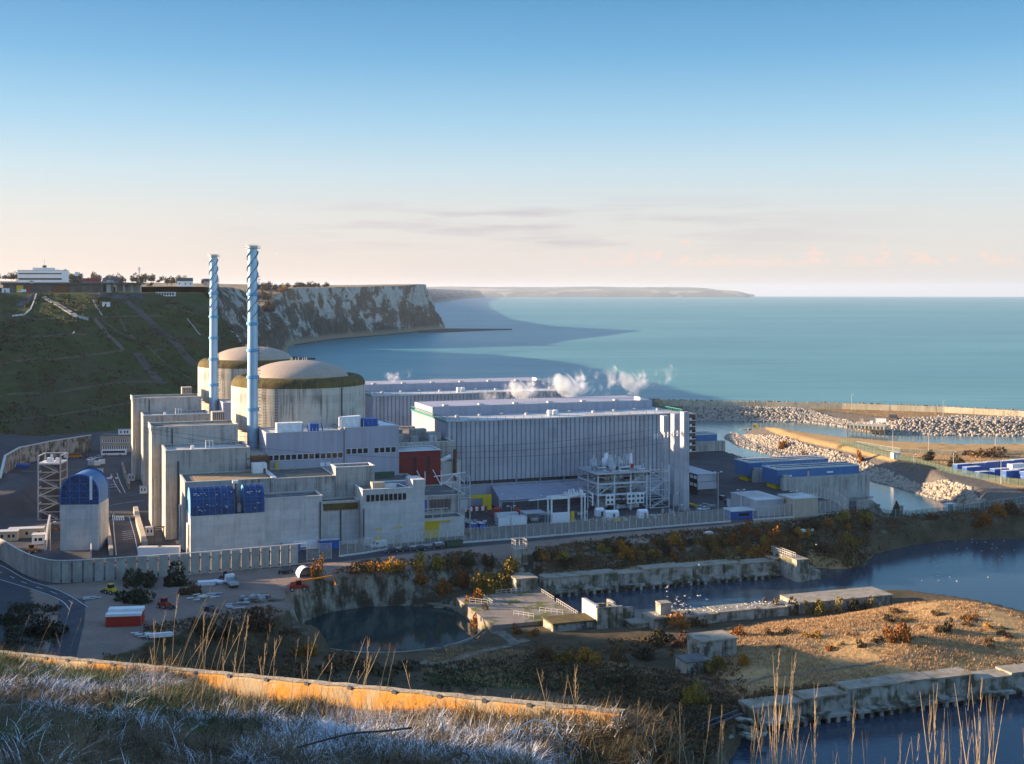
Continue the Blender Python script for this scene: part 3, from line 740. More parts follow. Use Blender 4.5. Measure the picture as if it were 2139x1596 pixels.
# ------------------------------------------------------------------ chalk coast beyond
def coast_mesh():
    ys = axis_vals([(995,1300,10),(1300,2000,4),(2000,3160,4.0),(3160,5000,40),(5000,20001,250)])
    fr = np.concatenate([np.linspace(-0.06, 1.0, 30), [1.15, 1.5, 2.2]])
    far = np.array([60, 120, 250, 500, 900, 1500, 2600, 5000])
    ncol = len(fr)+len(far)
    T = np.interp(ys, [995,1560,1750,1900,1990,2060,2140,2230,2450,2900,2990,3052,3400,10000,20000], [97,98,93,78,58,40,70,97,99,105,108,108,104,112,112])
    wf = np.interp(ys, [995,1500,1900,2040,2200,2450,2800,2960,3052,3400,10000], [45,62,52,70,26,20,22,30,52,60,120])
    V = np.zeros((len(ys), ncol, 3)); A = np.zeros((len(ys), ncol))
    xf = coast_x(ys)
    for j in range(ncol):
        if j < len(fr):
            f = fr[j]
            # steep chalk with a talus foot, gullies and buttresses
            prof = np.clip(np.where(f < 0.22, f*0.55/0.22*0.45, 0.2475 + (f-0.22)*0.965), -0.1, 1.0) if f <= 1 else 1.0
            hh = T*prof
            gul = (fbm(ys, ys*0+hh*0.25, 26, 4, 71)*1.0 + fbm(ys, hh, 9, 3, 72)*0.55)*wf*0.75*math.sin(min(max(f, 0), 1)*math.pi*0.9)
            x = xf - wf*f*0.9 + gul
            z = hh + (2.5*fbm(ys, ys*0+f*30, 14, 3, 73) if 0.0 < f < 1 else 0)
            if f > 1: z = T + 0.5
        else:
            d = far[j-len(fr)]
            x = xf - wf*2.2 - d
            k = ss(d/500.0)
            z = T*(1-k) + k*(plateau(x, ys) + 0.0) + 1.5*fbm(x, ys, 120, 2, 75)
        V[:, j, 0] = x; V[:, j, 1] = ys; V[:, j, 2] = z - (ys**2)/(2*REARTH)*(ys > 3300)
        A[:, j] = 1.0 if j < len(fr)-3 else 0.0
    n = len(ys); ii = np.arange(n*ncol).reshape(n, ncol)
    F = np.stack([ii[:-1,:-1].ravel(), ii[:-1,1:].ravel(), ii[1:,1:].ravel(), ii[1:,:-1].ravel()], 1)[:, ::-1]
    m, nt, N, L, b = new_mat('chalk_coast')
    tc = N.new('ShaderNodeTexCoord').outputs['Object']
    geo = N.new('ShaderNodeNewGeometry')
    chalk = mix_node(N, L, (0.46, 0.43, 0.375), (0.29, 0.265, 0.225), range_node(N, L, noise_node(N, L, mapped(N, L, tc, (1,1,0.25)), 0.12, 8, 0.65), 0.35, 0.65))
    dark = mix_node(N, L, (0.07, 0.062, 0.048), (0.125, 0.10, 0.07), range_node(N, L, noise_node(N, L, tc, 0.06, 6), 0.35, 0.65))
    sz = N.new('ShaderNodeSeparateXYZ'); L.new(tc, sz.inputs[0])
    big = noise_node(N, L, mapped(N, L, tc, (0.3,0.55,0.75)), 0.030, 11, 0.66, 0.25)
    hb = N.new('ShaderNodeMath'); hb.operation = 'ADD'; L.new(big, hb.inputs[0]); L.new(range_node(N, L, sz.outputs[2], 10, 95, 0.075, -0.045), hb.inputs[1])
    w = range_node(N, L, hb.outputs[0], 0.45, 0.51)
    chalk = mix_node(N, L, chalk, (0.30, 0.28, 0.245), range_node(N, L, noise_node(N, L, mapped(N, L, tc, (0.02, 0.02, 0.9)), 0.35, 4), 0.52, 0.7))
    c = mix_node(N, L, chalk, dark, w)
    c = mix_node(N, L, (0.25, 0.205, 0.14), c, range_node(N, L, sz.outputs[2], 5, 13))
    at_ = N.new('ShaderNodeAttribute'); at_.attribute_name = 'face'
    field = mix_node(N, L, (0.36, 0.28, 0.18), (0.19, 0.15, 0.085), range_node(N, L, noise_node(N, L, mapped(N, L, tc, (0.3,1,1)), 0.012, 4), 0.45, 0.62))
    field = mix_node(N, L, field, (0.10, 0.085, 0.05), range_node(N, L, noise_node(N, L, tc, 0.02, 6), 0.52, 0.66))
    c = mix_node(N, L, field, c, at_.outputs['Fac'])
    L.new(c, b.inputs['Base Color']); b.inputs['Roughness'].default_value = 0.95; b.inputs['Specular IOR Level'].default_value = 0.1
    bn = N.new('ShaderNodeBump'); bn.inputs['Strength'].default_value = 1.0; bn.inputs['Distance'].default_value = 4.0
    L.new(noise_node(N, L, mapped(N, L, tc, (1,1,0.4)), 0.08, 8, 0.65), bn.inputs['Height']); L.new(bn.outputs[0], b.inputs['Normal'])
    tag(link('cliffs', np_mesh('cliffs', V.reshape(-1,3), F, m, {'face': A.ravel()}, smooth=True)), kind='structure')
coast_mesh()

M_shingle = surf('shingle', (0.075, 0.066, 0.056), 0.95, 0.3, 0.05, bump=0.5)
def reef(name, pts, z0, wdt):
    """low shingle tongue from a list of plan points"""
    mb = MB(); V = []; n = len(pts)
    for i, (x, y, w) in enumerate(pts):
        for k, (o, zz) in enumerate(((-w, -1), (-w*0.5, z0*0.8), (0, z0), (w*0.5, z0*0.8), (w, -1))):
            V.append((x, y+o, zz))
    F = []
    for i in range(n-1):
        for k in range(4): F.append((i*5+k, (i+1)*5+k, (i+1)*5+k+1, i*5+k+1))
    mb.add(V, F); o = mb.build(name, M_shingle, smooth=True); return tag(o, kind='structure')
reef('beach', [(-250,2930,90),(-205,2960,150),(-160,2985,170),(-120,3000,130),(-80,3015,80),(-45,3025,40),(0,3035,8)], 2.2, 1)
reef('beach', [(-360,1850,80),(-335,1800,60),(-305,1760,30),(-270,1735,8)], 2.0, 1)
reef('beach', [(-372,2180,30),(-340,2440,24),(-268,2650,20),(-205,2900,20)], 1.6, 1)

def far_hills():
    xs = np.linspace(-4500, 4700, 240); ys = np.linspace(21500, 29000, 26)
    X, Y = np.meshgrid(xs, ys)
    ridge = np.interp(X, [-4500,-1200,-300,300,1200,2200,2800,3300,3700,3900,4030,4100,4700], [175,190,185,190,190,190,200,205,195,170,110,0,0])
    Z = ridge*(0.55+0.45*ss((Y-22500)/3000)) + 60*fbm(X, Y, 1500, 4, 91) + 20*fbm(X, Y, 400, 3, 92)
    Z = Z*ss((Y-21500)/250)*(ridge > 1) - (Y**2)/(2*REARTH)
    Z = np.where(ridge < 2, -120, Z)
    ii = np.arange(X.size).reshape(X.shape)
    F = np.stack([ii[:-1,:-1].ravel(), ii[:-1,1:].ravel(), ii[1:,1:].ravel(), ii[1:,:-1].ravel()], 1)
    m = surf('far_hill_land', (0.12, 0.11, 0.085), 0.95, 0.3, 0.002, patch=(0.34, 0.29, 0.22), patch_scale=0.0012, patch_lo=0.52, patch_hi=0.58)
    tag(link('hills', np_mesh('hills', np.stack([X.ravel(), Y.ravel(), Z.ravel()], 1), F, m, smooth=True)), kind='structure')
    # a second, lower and paler headland further along
    xs = np.linspace(3500, 9500, 120); ys = np.linspace(31000, 36000, 12)
    X, Y = np.meshgrid(xs, ys)
    Z = (np.interp(X, [3500,4600,5200,5600,5900,6000], [110,100,80,50,20,0]) + 25*fbm(X, Y, 900, 3, 95)) * ss((Y-31000)/300)
    Z = np.where(X > 5960, -150, Z - 20)
    ii = np.arange(X.size).reshape(X.shape)
    F = np.stack([ii[:-1,:-1].ravel(), ii[:-1,1:].ravel(), ii[1:,1:].ravel(), ii[1:,:-1].ravel()], 1)
    tag(link('hills', np_mesh('hills', np.stack([X.ravel(), Y.ravel(), Z.ravel()], 1), F, m, smooth=True)), kind='structure')
far_hills()

# ------------------------------------------------------------------ haze: one closed box of even, thin air
def haze():
    mb = MB(); mb.box(-30000, 30000, -2000, 62000, -330, 330)
    m = bpy.data.materials.new('haze'); m.use_nodes = True
    N, L = m.node_tree.nodes, m.node_tree.links; N.clear()
    out = N.new('ShaderNodeOutputMaterial'); v = N.new('ShaderNodeVolumePrincipled')
    v.inputs['Color'].default_value = (0.66, 0.71, 0.80, 1)
    v.inputs['Density'].default_value = HAZE_D
    v.inputs['Anisotropy'].default_value = 0.2
    L.new(v.outputs[0], out.inputs['Volume'])
    try: m.cycles.homogeneous_volume = True
    except Exception: pass
    tag(mb.build('haze', m), kind='stuff')
HAZE_D = 2.4e-5
haze()
# ------------------------------------------------------------------ the power station, one builder for what both units repeat
def reactor(dq, label, rz_seed):
    b = Bld('reactor_building', label, 0, dq)
    n = 96
    w = MB().smooth(True); w.lathe([(25, PZ), (25, 59.4)], n, 0, dq)
    wall = b.part('containment_wall', w, M_conc_tower)
    r = MB().smooth(True)
    r.lathe([(25.02, 59.4), (24.8, 60.6), (24.1, 61.8), (22.9, 62.7), (21.6, 63.0), (20.6, 62.9), (20.3, 62.2), (20.2, 61.2), (18.6, 61.0)], n, 0, dq)
    b.part('rounded_rim', r, M_moss)
    d = MB().smooth(True)
    d.lathe([(18.9, 61.0), (18.9, 61.4)] + [(18.9*math.cos(t)/math.cos(0), 61.4 + 7.0*math.sin(t)) for t in np.linspace(0.02, math.pi/2-0.03, 14)], n, 0, dq, cap=True)
    dm = b.part('dome', d, M_domes)
    for i in range(7):
        a = R(30+i*52); k = MB().tube((3*math.cos(a), dq+3*math.sin(a), 68.2), (3*math.cos(a), dq+3*math.sin(a), 69.4), 0.12, n=5)
        b.part('roof_vent', k, M_steel, dm)
    # ring gallery, run-off stain pipe, ladders
    g = MB(); g.lathe([(25.0, 43.6), (26.1, 43.6), (26.1, 44.4), (25.0, 44.4)], n, 0, dq)
    b.part('ring_gallery', g, M_conc_plain)
    p = MB(); a = R(-62)
    p.tube((25.3*math.cos(a), dq+25.3*math.sin(a), PZ+25), (25.3*math.cos(a), dq+25.3*math.sin(a), 59.2), 0.22)
    b.part('downpipe', p, M_steel_d)
    l = MB()
    for a in (R(-128), R(-118)):
        for s in (-0.012, 0.012):
            l.tube((25.6*math.cos(a+s), dq+25.6*math.sin(a+s), PZ+28), (25.6*math.cos(a+s), dq+25.6*math.sin(a+s), 61), 0.07, n=4)
        for z in np.arange(PZ+29, 61, 1.0):
            l.beam((25.6*math.cos(a-.03), dq+25.6*math.sin(a-.03), z), (25.6*math.cos(a+.03), dq+25.6*math.sin(a+.03), z), 0.12)
    b.part('ladder', l, M_steel_d)
    bx = MB(); a = R(-40)
    bx.box(16.5, 19, dq+15.5, dq+18, 60.5, 63.8)
    b.part('roof_hatch', bx, M_white)
    return b.o

def dome_mat():
    m, nt, N, L, b = new_mat('dome_panels')
    tc = N.new('ShaderNodeTexCoord').outputs['Object']
    sp = N.new('ShaderNodeSeparateXYZ'); L.new(tc, sp.inputs[0])
    an = N.new('ShaderNodeMath'); an.operation = 'ARCTAN2'; L.new(sp.outputs[1], an.inputs[0]); L.new(sp.outputs[0], an.inputs[1])
    ln = N.new('ShaderNodeVectorMath'); ln.operation = 'LENGTH'
    cb0 = N.new('ShaderNodeCombineXYZ'); L.new(sp.outputs[0], cb0.inputs[0]); L.new(sp.outputs[1], cb0.inputs[1]); L.new(cb0.outputs[0], ln.inputs[0])
    mu = N.new('ShaderNodeMath'); mu.operation = 'MULTIPLY'; mu.inputs[1].default_value = 8.0; L.new(an.outputs[0], mu.inputs[0])
    cb = N.new('ShaderNodeCombineXYZ'); L.new(mu.outputs[0], cb.inputs[0]); L.new(ln.outputs['Value'], cb.inputs[1])
    br = N.new('ShaderNodeTexBrick'); L.new(cb.outputs[0], br.inputs['Vector']); br.offset = 0
    br.inputs['Scale'].default_value = 1; br.inputs['Brick Width'].default_value = 1.0; br.inputs['Row Height'].default_value = 4.4
    br.inputs['Mortar Size'].default_value = 0.03; br.inputs['Mortar Smooth'].default_value = 0.5
    br.inputs['Color1'].default_value = (0.40, 0.315, 0.24, 1); br.inputs['Color2'].default_value = (0.37, 0.29, 0.22, 1); br.inputs['Mortar'].default_value = (0.27, 0.215, 0.165, 1)
    c = mix_node(N, L, br.outputs[0], (0.30, 0.24, 0.185), range_node(N, L, noise_node(N, L, tc, 0.2, 6), 0.5, 0.9))
    L.new(c, b.inputs['Base Color']); b.inputs['Roughness'].default_value = 0.75
    return m
M_domes = dome_mat()

M_strake = surf('strake_steel', (0.10, 0.17, 0.23), 0.5, 0.1, 0.5)
def chimney(dq, label):
    p, q = -20.4, -22.5+dq
    b = Bld('chimney', label, p, q, 38.0, 'chimney')
    top, r = 110.6, 1.95
    z = [38.0, 52.5, 64.0, 73.5, 83.0, 93.5, top]
    for i in range(6):
        s = MB().smooth(True); s.lathe([(r-0.05*i, z[i]), (r-0.05*(i+1)+0.0, z[i+1])], 28, p, q)
        b.part('flue_section', s, M_chim)
    for zz in z[1:6]:
        f = MB().lathe([(r+0.02, zz-0.6), (r+0.22, zz-0.45), (r+0.22, zz+0.45), (r+0.02, zz+0.6)], 28, p, q)
        b.part('flange', f, M_blue_lt)
    for k in range(3):            # helical strakes that break up the wind on the upper third
        st = MB(); a0 = 2*math.pi*k/3; N_ = 90
        for i in range(N_):
            t0, t1 = i/N_, (i+1)/N_
            vs = []
            for t in (t0, t1):
                a = a0 + t*2*math.pi*2.0; zz = 84.5 + t*24.3
                for rr_ in (r-0.28, r+0.13):
                    for h in (-0.10, 0.10): vs.append((p+rr_*math.cos(a), q+rr_*math.sin(a), zz+h))
            st.add(vs, [(0,1,5,4),(2,6,7,3),(1,3,7,5),(0,4,6,2)])
        b.part('helical_strake', st, M_strake)
    pl = MB(); pl.lathe([(1.7, top-0.9), (2.7, top-0.9), (2.7, top-0.75), (1.7, top-0.75)], 28, p, q)
    po = b.part('platform', pl, M_steel)
    ra = MB()
    for zz in (top-0.2, top+0.3): ra.lathe([(2.66, zz-0.05), (2.74, zz-0.05), (2.74, zz+0.05), (2.66, zz+0.05)], 28, p, q)
    for i in range(14):
        a = 2*math.pi*i/14; ra.tube((p+2.7*math.cos(a), q+2.7*math.sin(a), top-0.8), (p+2.7*math.cos(a), q+2.7*math.sin(a), top+0.3), 0.05, n=4)
    b.part('railing', ra, M_steel, po)
    ca = MB(); ca.lathe([(1.62, top-0.5), (2.0, top-0.4), (2.0, top), (1.6, top), (1.6, top-2)], 28, p, q)
    b.part('rim_cap', ca, M_steel)
    la = MB(); a = R(-15)
    for s in (-0.14, 0.14): la.tube((p+2.25*math.cos(a+s), q+2.25*math.sin(a+s), 40), (p+2.25*math.cos(a+s), q+2.25*math.sin(a+s), 100), 0.06, n=4)
    for zz in np.arange(41, 100, 1.2): la.lathe([(0.42, zz), (0.5, zz), (0.5, zz+0.1)], 8, p+2.45*math.cos(a), q+2.45*math.sin(a))
    for zz in (50, 62, 74, 86): la.box(p+1.8, p+3.2, q-1.0, q+0.4, zz, zz+0.12)
    b.part('ladder', la, M_steel_d)
    return b.o

def coping(mb, x0, x1, y0, y1, z, h=0.9, w=0.45):
    """parapet round a flat roof"""
    mb.box(x0-0.05, x1+0.05, y0-0.05, y0+w, z, z+h); mb.box(x0-0.05, x1+0.05, y1-w, y1+0.05, z, z+h)
    mb.box(x0-0.05, x0+w, y0+w, y1-w, z, z+h); mb.box(x1-w, x1+0.05, y0+w, y1-w, z, z+h)

def block(name, label, p0, p1, q0, q1, top, wall_m, roof_m=None, par=0.9, z=PZ, cat='building', cap_m=None, group=None, extra=None):
    b = Bld(name, label, (p0+p1)/2, q0, z, cat, group)
    w = MB().box(p0, p1, q0, q1, z, top-par)
    b.part('wall', w, wall_m)
    r = MB().box(p0+0.4, p1-0.4, q0+0.4, q1-0.4, top-par-0.02, top-par+0.06)
    b.part('roof', r, roof_m or M_roof_g)
    if par:
        c = MB(); coping(c, p0, p1, q0, q1, top-par+0.003, par-0.18, 0.4)
        pa = b.part('parapet', c, wall_m)
        k = MB(); coping(k, p0-0.08, p1+0.08, q0-0.08, q1+0.08, top-0.175, 0.16, 0.62)
        b.part('coping', k, cap_m or M_cap, pa)
    return b

def windows(b, xs, w, z0, z1, q, frame_m=None, glass=None):
    """a row of recessed windows on a wall that faces the viewer (normal -q)"""
    for x in xs:
        f = MB()
        f.box(x-0.1, x+w+0.1, q-0.10, q+0.02, z0-0.12, z0); f.box(x-0.1, x+w+0.1, q-0.10, q+0.02, z1, z1+0.12)
        f.box(x-0.1, x, q-0.10, q+0.02, z0, z1); f.box(x+w, x+w+0.1, q-0.10, q+0.02, z0, z1)
        fo = b.part('window', f, frame_m or M_white)
        g = MB().box(x, x+w, q-0.04, q+0.01, z0, z1)
        b.part('pane', g, glass or M_glass, fo)

NEAR, FAR = 0.0, PITCH
r1 = reactor(NEAR, 'nearer round reactor building with shallow tan dome and mossy rounded rim', 1)
r2 = reactor(FAR, 'farther round reactor building with tan dome, partly behind the nearer one', 2)
chimney(NEAR, 'taller looking pale blue chimney with spiral strakes before the nearer dome')
chimney(FAR, 'pale blue spiral straked chimney standing before the farther dome')

def slabs(dq, which, la, lb):
    a = block('fuel_building', la, -55.3, -26, -26+dq, -11+dq, 47.8, M_conc_plain, M_roof_g, 0.8)
    s = MB()
    s.box(-48.6, -48.2, -26.5+dq, -26+dq, 40, 47); s.box(-48.8, -48.0, -26.6+dq, -26+dq, 38, 40.5)
    a.part('drain_pipe', s, M_steel_d)
    s = MB().box(-55.6, -55.34, -25.5+dq, -11.5+dq, 46.2, 48.2)
    a.part('roof_fin', s, M_cap)
    b = block('auxiliary_building', lb, -52, -24.3, -44+dq, -26.05+dq, 41.7, M_conc_plain, M_roof_w, 1.0)
    s = MB()
    for x in (-38, -36.8, -35.6): s.tube((x, -35+dq, 40.7), (x, -35+dq, 43.6), 0.12, n=5)
    s.beam((-38, -35+dq, 43.2), (-35.6, -35+dq, 43.2), 0.15); b.part('roof_vent', s, M_white); b.part('roof_hatch', MB().box(-43, -42, -36+dq, -35+dq, 40.7, 42.0), M_white)
    s = MB()
    s.box(-25.6, -24.25, -44.25+dq, -44.0+dq, 37.6, 37.9); s.box(-25.6, -25.5, -44.25+dq, -44.0+dq, 34.8, 40); s.box(-25.6, -24.25, -44.25+dq, -44+dq, 34.8, 35.0)
    b.part('wall_bracket', s, M_steel_d)
    s = MB()
    for z0 in (16, 24): s.tube((-54.2, -26.4+dq, z0), (-54.2, -26.4+dq, z0+6), 0.2, n=6)
    a.part('wall_pipe', s, M_steel)
    return a, b
slabs(NEAR, 0, 'tall narrow concrete slab building against the left of the nearer reactor', 'concrete building with white edged roof before the nearer reactor slab')
slabs(FAR, 1, 'tall concrete slab building farthest left beside the far reactor', 'concrete building behind the others, before the far reactor slab')

# small grey blocks on the roofs between the slabs
for dq, lb in ((NEAR, 'small brown louvred box at the foot of the nearer reactor ring'), (FAR, 'small brown louvred box at the foot of the farther reactor ring')):
    b = Bld('louvre_box', lb, -30, -8+dq, 46, 'vent')
    m = MB().box(-33, -28.6, -9+dq, -4+dq, 46.3, 50.6); b.part('housing', m, M_conc)
    m = MB()
    for i in range(6): m.box(-32.8+i*0.72, -32.5+i*0.72, -9.12+dq, -9.0+dq, 46.6, 50.3)
    b.part('louvre', m, M_brown)

# brown roofed front building
b = block('front_building', 'low concrete building with brown gravel roof in front of the auxiliary building', -47.5, -19.4, -63.8, -44.05, 33.8, M_conc, M_roof_g, 0.6)
b.part('gravel_bed', MB().box(-43.6, -20.2, -63.0, -46, 33.28, 33.4), M_roof_b)
b.part('wall_step', MB().box(-48.1, -47.52, -62, -58.5, PZ, 28.5), M_conc_light)
b.part('wall_step', MB().box(-48.5, -47.52, -57.6, -53, PZ, 25), M_conc_light)
s = MB().tube((-47.9, -44.6, PZ), (-47.9, -44.6, 38), 0.3); b.part('drain_pipe', s, M_steel_d)
s = MB()
for x in (-20.4, -19.8): s.tube((x, -64.05, 27.5), (x, -64.05, 32.5), 0.06, n=4)
for z in np.arange(27.8, 32.5, 0.6): s.beam((-20.5, -64.05, z), (-19.7, -64.05, z), 0.07)
b.part('ladder', s, M_steel_d)
b = block('front_building', 'lower concrete building with brown roof strip below the lilac windows', -19.35, 1.0, -63.3, -40.3, 33.5, M_conc, M_roof_g, 0.6)
b.part('gravel_bed', MB().box(-14, 0.2, -62.6, -53, 32.98, 33.1), M_roof_b)
b.part('white_kerb', MB().box(-19.2, -18.2, -62.5, -44, 32.3, 33.7), M_white)
b = block('stair_block', 'raised stained concrete block with white coping at the brown roof end', 1.05, 14.2, -63.9, -56, 36.3, M_conc, M_roof_g, 0.8, cap_m=M_white)
b = block('link_roof', 'dark flat roof between stained block and lilac building', 1.2, 31.5, -55.9, -40.2, 29.5, M_conc, M_roof_g, 0.7)
s = MB()
s.box(14, 26, -44.5, -43.4, 29.5, 31.0); s.box(14.4, 25.6, -46, -45.6, 29.2, 29.6)
b.part('roof_duct', s, M_green)
b.part('inner_parapet', MB().box(7.2, 30.5, -57.2, -56.6, 28.4, 29.8), M_white)

# block with the blue half-barrel canopies
cb_ = block('intake_block', 'smooth pale concrete block carrying the two blue canopies', -47, -24.2, -77, -63.85, 25.0, M_conc_light, M_roof_g, 0.5)
cb_.part('wall_buttress', MB().box(-47.6, -47.02, -74, -70, PZ, 22), M_conc_light)
cb_.part('blue_door', MB().box(-47.15, -46.98, -68.8, -66.9, PZ+3, PZ+8.5), M_blue_box)
def canopy(name, label, p0, p1):
    b = Bld(name, label, (p0+p1)/2, -77, 25.0, 'canopy')
    yc, rad, sp = -71.4, 5.3, 27.9
    prof = [(yc-rad, 25.06), (yc-rad, sp)] + [(yc-rad*math.cos(t), sp+rad*math.sin(t)) for t in np.linspace(0.15, math.pi-0.15, 12)] + [(yc+rad, sp), (yc+rad, 25.06)]
    sk_ = MB()
    n = len(prof)
    for (sa, za), (sb, zb) in zip(prof[:-1], prof[1:]):
        for x0 in np.arange(p0, p1-0.1, 1.9):
            x1 = min(x0+1.78, p1)
            gap = 0.04
            sk_.add([(x0, sa, za), (x1, sa, za), (x1, sb+0.0, zb), (x0, sb, zb)], [(0,1,2,3)])
    b.part('net_cover', sk_, M_blue_net)
    fr = MB()
    for x0 in list(np.arange(p0, p1, 1.9))+[p1]:
        for (sa, za), (sb, zb) in zip(prof[:-1], prof[1:]): fr.beam((x0, sa, za), (x0, sb, zb), 0.16)
    for (sa, za) in prof[1:-1:2]: fr.beam((p0, sa-0.06, za), (p1, sa-0.06, za), 0.12)
    b.part('frame', fr, M_blue_frame)
    en = MB(); en.add([(p0-0.05, s_, z_) for s_, z_ in prof], [tuple(range(n))]); b.part('end_panel', en, M_blue_lt); en = MB(); en.add([(p1+0.05, s_, z_) for s_, z_ in prof], [tuple(range(n-1,-1,-1))])
    b.part('end_panel', en, M_blue_net)
    for i in range(int((p1-p0)*2)):  # small white bars painted in as reflected glints on the netting
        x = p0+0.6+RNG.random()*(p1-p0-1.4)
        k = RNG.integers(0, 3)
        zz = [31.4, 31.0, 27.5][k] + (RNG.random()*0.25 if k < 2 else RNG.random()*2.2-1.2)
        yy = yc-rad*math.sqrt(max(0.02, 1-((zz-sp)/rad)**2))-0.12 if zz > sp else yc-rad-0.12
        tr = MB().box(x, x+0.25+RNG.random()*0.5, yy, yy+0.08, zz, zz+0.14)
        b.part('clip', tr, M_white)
    return b
M_blue_frame = surf('blue_frame', (0.03, 0.13, 0.36), 0.55, 0.15, 0.6)
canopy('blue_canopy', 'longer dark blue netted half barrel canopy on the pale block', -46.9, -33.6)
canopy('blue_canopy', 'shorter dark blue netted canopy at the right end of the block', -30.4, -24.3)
b = Bld('exhaust_stack', 'thin white topped exhaust pipe between the two blue canopies', -33, -74, 25, 'pipe')
m = MB().tube((-33, -74, 25), (-33, -74, 34.2), 0.45); b.part('pipe', m, M_steel_d)
m = MB().box(-33.9, -32.1, -74.6, -73.4, 34.2, 35.0); b.part('cap', m, M_white)
b = Bld('filter_unit', 'small grey filter unit between the two blue canopies', -31.9, -74, 25, 'machine')
m = MB().box(-32.4, -31.2, -74.5, -72.5, 25, 27.3); b.part('housing', m, M_steel)
m = MB().tube((-31.8, -74.6, 27), (-31.8, -74.6, 28), 0.25); b.part('pipe', m, M_steel)

b = block('front_block', 'plain concrete block with dark roof edge right of the blue canopies', -24.1, -5.6, -75.2, -63.95, 29.1, M_conc_light, M_roof_g, 0.6)
b.part('drain_pipe', MB().tube((-6.3, -75.5, PZ), (-6.3, -75.5, 27), 0.22), M_steel_d)
b = block('front_block', 'recessed concrete bay with mossy lintel between the two front blocks', -5.5, 7.4, -71.0, -64.0, 26.3, M_conc_light, M_roof_g, 0.6)
b.part('mossy_lintel', MB().box(-4.6, 6.9, -71.5, -71.02, 23.4, 25.5), M_moss)
b.part('drain_pipe', MB().tube((1.2, -71.3, PZ), (1.2, -71.3, 23.3), 0.2), M_steel_d)
b.part('drain_pipe', MB().tube((-4.9, -71.4, PZ), (-4.9, -71.4, 25), 0.3), M_steel)
hb = block('window_block', 'tall pale concrete block with a row of nine small windows', 7.5, 28.4, -75.2, -60.1, 30.2, M_conc_light, M_roof_g, 0.7, cap_m=M_white)
windows(hb, [8.9+i*1.52 for i in range(9)], 0.95, 26.3, 28.2, -75.2, M_steel_d)
hb.part('corner_turret', MB().box(24.3, 28.6, -75.4, -66, 29.6, 32.5), M_conc_light)
hb.part('roof_hut', MB().box(11.5, 15.6, -72.5, -69, 29.4, 31.8), M_beige)
s = MB(); s.box(15.8, 20.2, -70.2, -69.6, 29.4, 30.9); s.add([(20.2,-70.2,30.9),(22,-74,30.3),(22.6,-74,30.3),(20.8,-70.2,30.9)], [(0,1,2,3)])
hb.part('roof_kerb', s, M_white)
for x in (11.5, 18.2):
    hb.part('yellow_mark', MB().box(x, x+2.6, -75.26, -75.18, 16.9, 17.3), M_yellow)
    hb.part('door', MB().box(x+0.1, x+2.3, -75.3, -75.18, PZ, PZ+2.9), M_yellow if x < 15 else M_steel)
hb.part('drain_pipe', MB().tube((7.9, -75.5, PZ), (7.9, -75.5, 24), 0.18), M_steel_d)

# lilac clad building with the window strips
for dq in (NEAR, FAR):
    f = dq == FAR
    b = block('electrical_building', 'lilac clad building behind the near dome' if f else 'lilac clad building with a strip of thirteen dark windows below the dome', -18.3, 8.9, -40+dq, -21+dq, 45.8, M_clad, M_roof_w, 0.5)
    if not f:
        windows(b, [-17.6+i*2.03 for i in range(13)], 1.62, 36.2, 38.0, -40.0, M_white)
        b.part('yellow_cabinet', MB().box(-15.2, -14.2, -40.7, -40.02, 32.6, 35.5), M_yellow)
        b.part('sign', MB().box(0.5, 2.1, -40.2, -40.02, 33.5, 34.8), M_white)
        b.part('sign', MB().box(2.5, 4.1, -40.2, -40.02, 33.5, 34.8), M_white)
        s = MB()
        for i in range(9): s.tube((-6+i*1.3, -39.6, 45.7), (-6+i*1.3, -39.6, 46.8), 0.09, n=4)
        b.part('roof_post', s, M_white)
b = block('electrical_building', 'lilac clad building with eight windows beside the red building', 9.0, 28.6, -40.6, -21, 46.7, M_clad, M_roof_g, 0.5)
windows(b, [9.5+i*2.05 for i in range(4)]+[19.6+i*2.05 for i in range(4)], 1.62, 37.4, 39.2, -40.6, M_white)
s = MB(); s.add([(22,-39.5,46.75),(27.8,-39.5,46.75),(27.8,-36,46.75),(24,-30,47.6),(22,-30,47.6)], [(0,1,2,3,4)]); s.box(21.4, 22, -40, -30, 46.6, 47.4)
b.part('roof_ramp', s, M_white)

def wrapped(label, p0, p1, q0, q1, z, h, m, name='wrapped_load', slope=0.0):
    b = Bld(name, label, (p0+p1)/2, q0, z, 'wrapped crate')
    mb = MB()
    nx_, nz_ = 10, 4
    # sagging sheet over the load
    pts = []
    for i in range(nx_+1):
        for j in range(nz_+1):
            t = i/nx_; k = j/nz_
            pts.append((p0+(p1-p0)*t, q0-0.25*math.sin(i*2.1+j)*k*(1-k)*3, z+(h+slope*t)*k+0.12*math.sin(i*1.7)*k))
    fs = [(i*(nz_+1)+j, (i+1)*(nz_+1)+j, (i+1)*(nz_+1)+j+1, i*(nz_+1)+j+1) for i in range(nx_) for j in range(nz_)]
    mb.add(pts, fs)
    mb.box(p0+0.05, p1-0.05, q0+0.3, q1, z, z+h*0.97)
    mb.add([(p0,q0,z+h),(p1,q0,z+h+slope),(p1,q1,z+h+slope),(p0,q1,z+h)], [(0,1,2,3)])
    b.part('sheet', mb, m)
    s = MB()
    for x in (p0+0.1, p1-0.3): s.box(x, x+0.25, q0-0.3, q0-0.1, z, z+h*0.9)
    b.part('lashing', s, M_steel)
    return b
wrapped('white tarpaulin wrapped load left on the lilac roof', -14.4, -5.2, -39, -35, 45.4, 3.4, M_tarp)
wrapped('taller white wrapped load at the middle of the lilac roofs', 8.2, 15.2, -39, -34, 46.3, 3.6, M_tarp, slope=0.5)
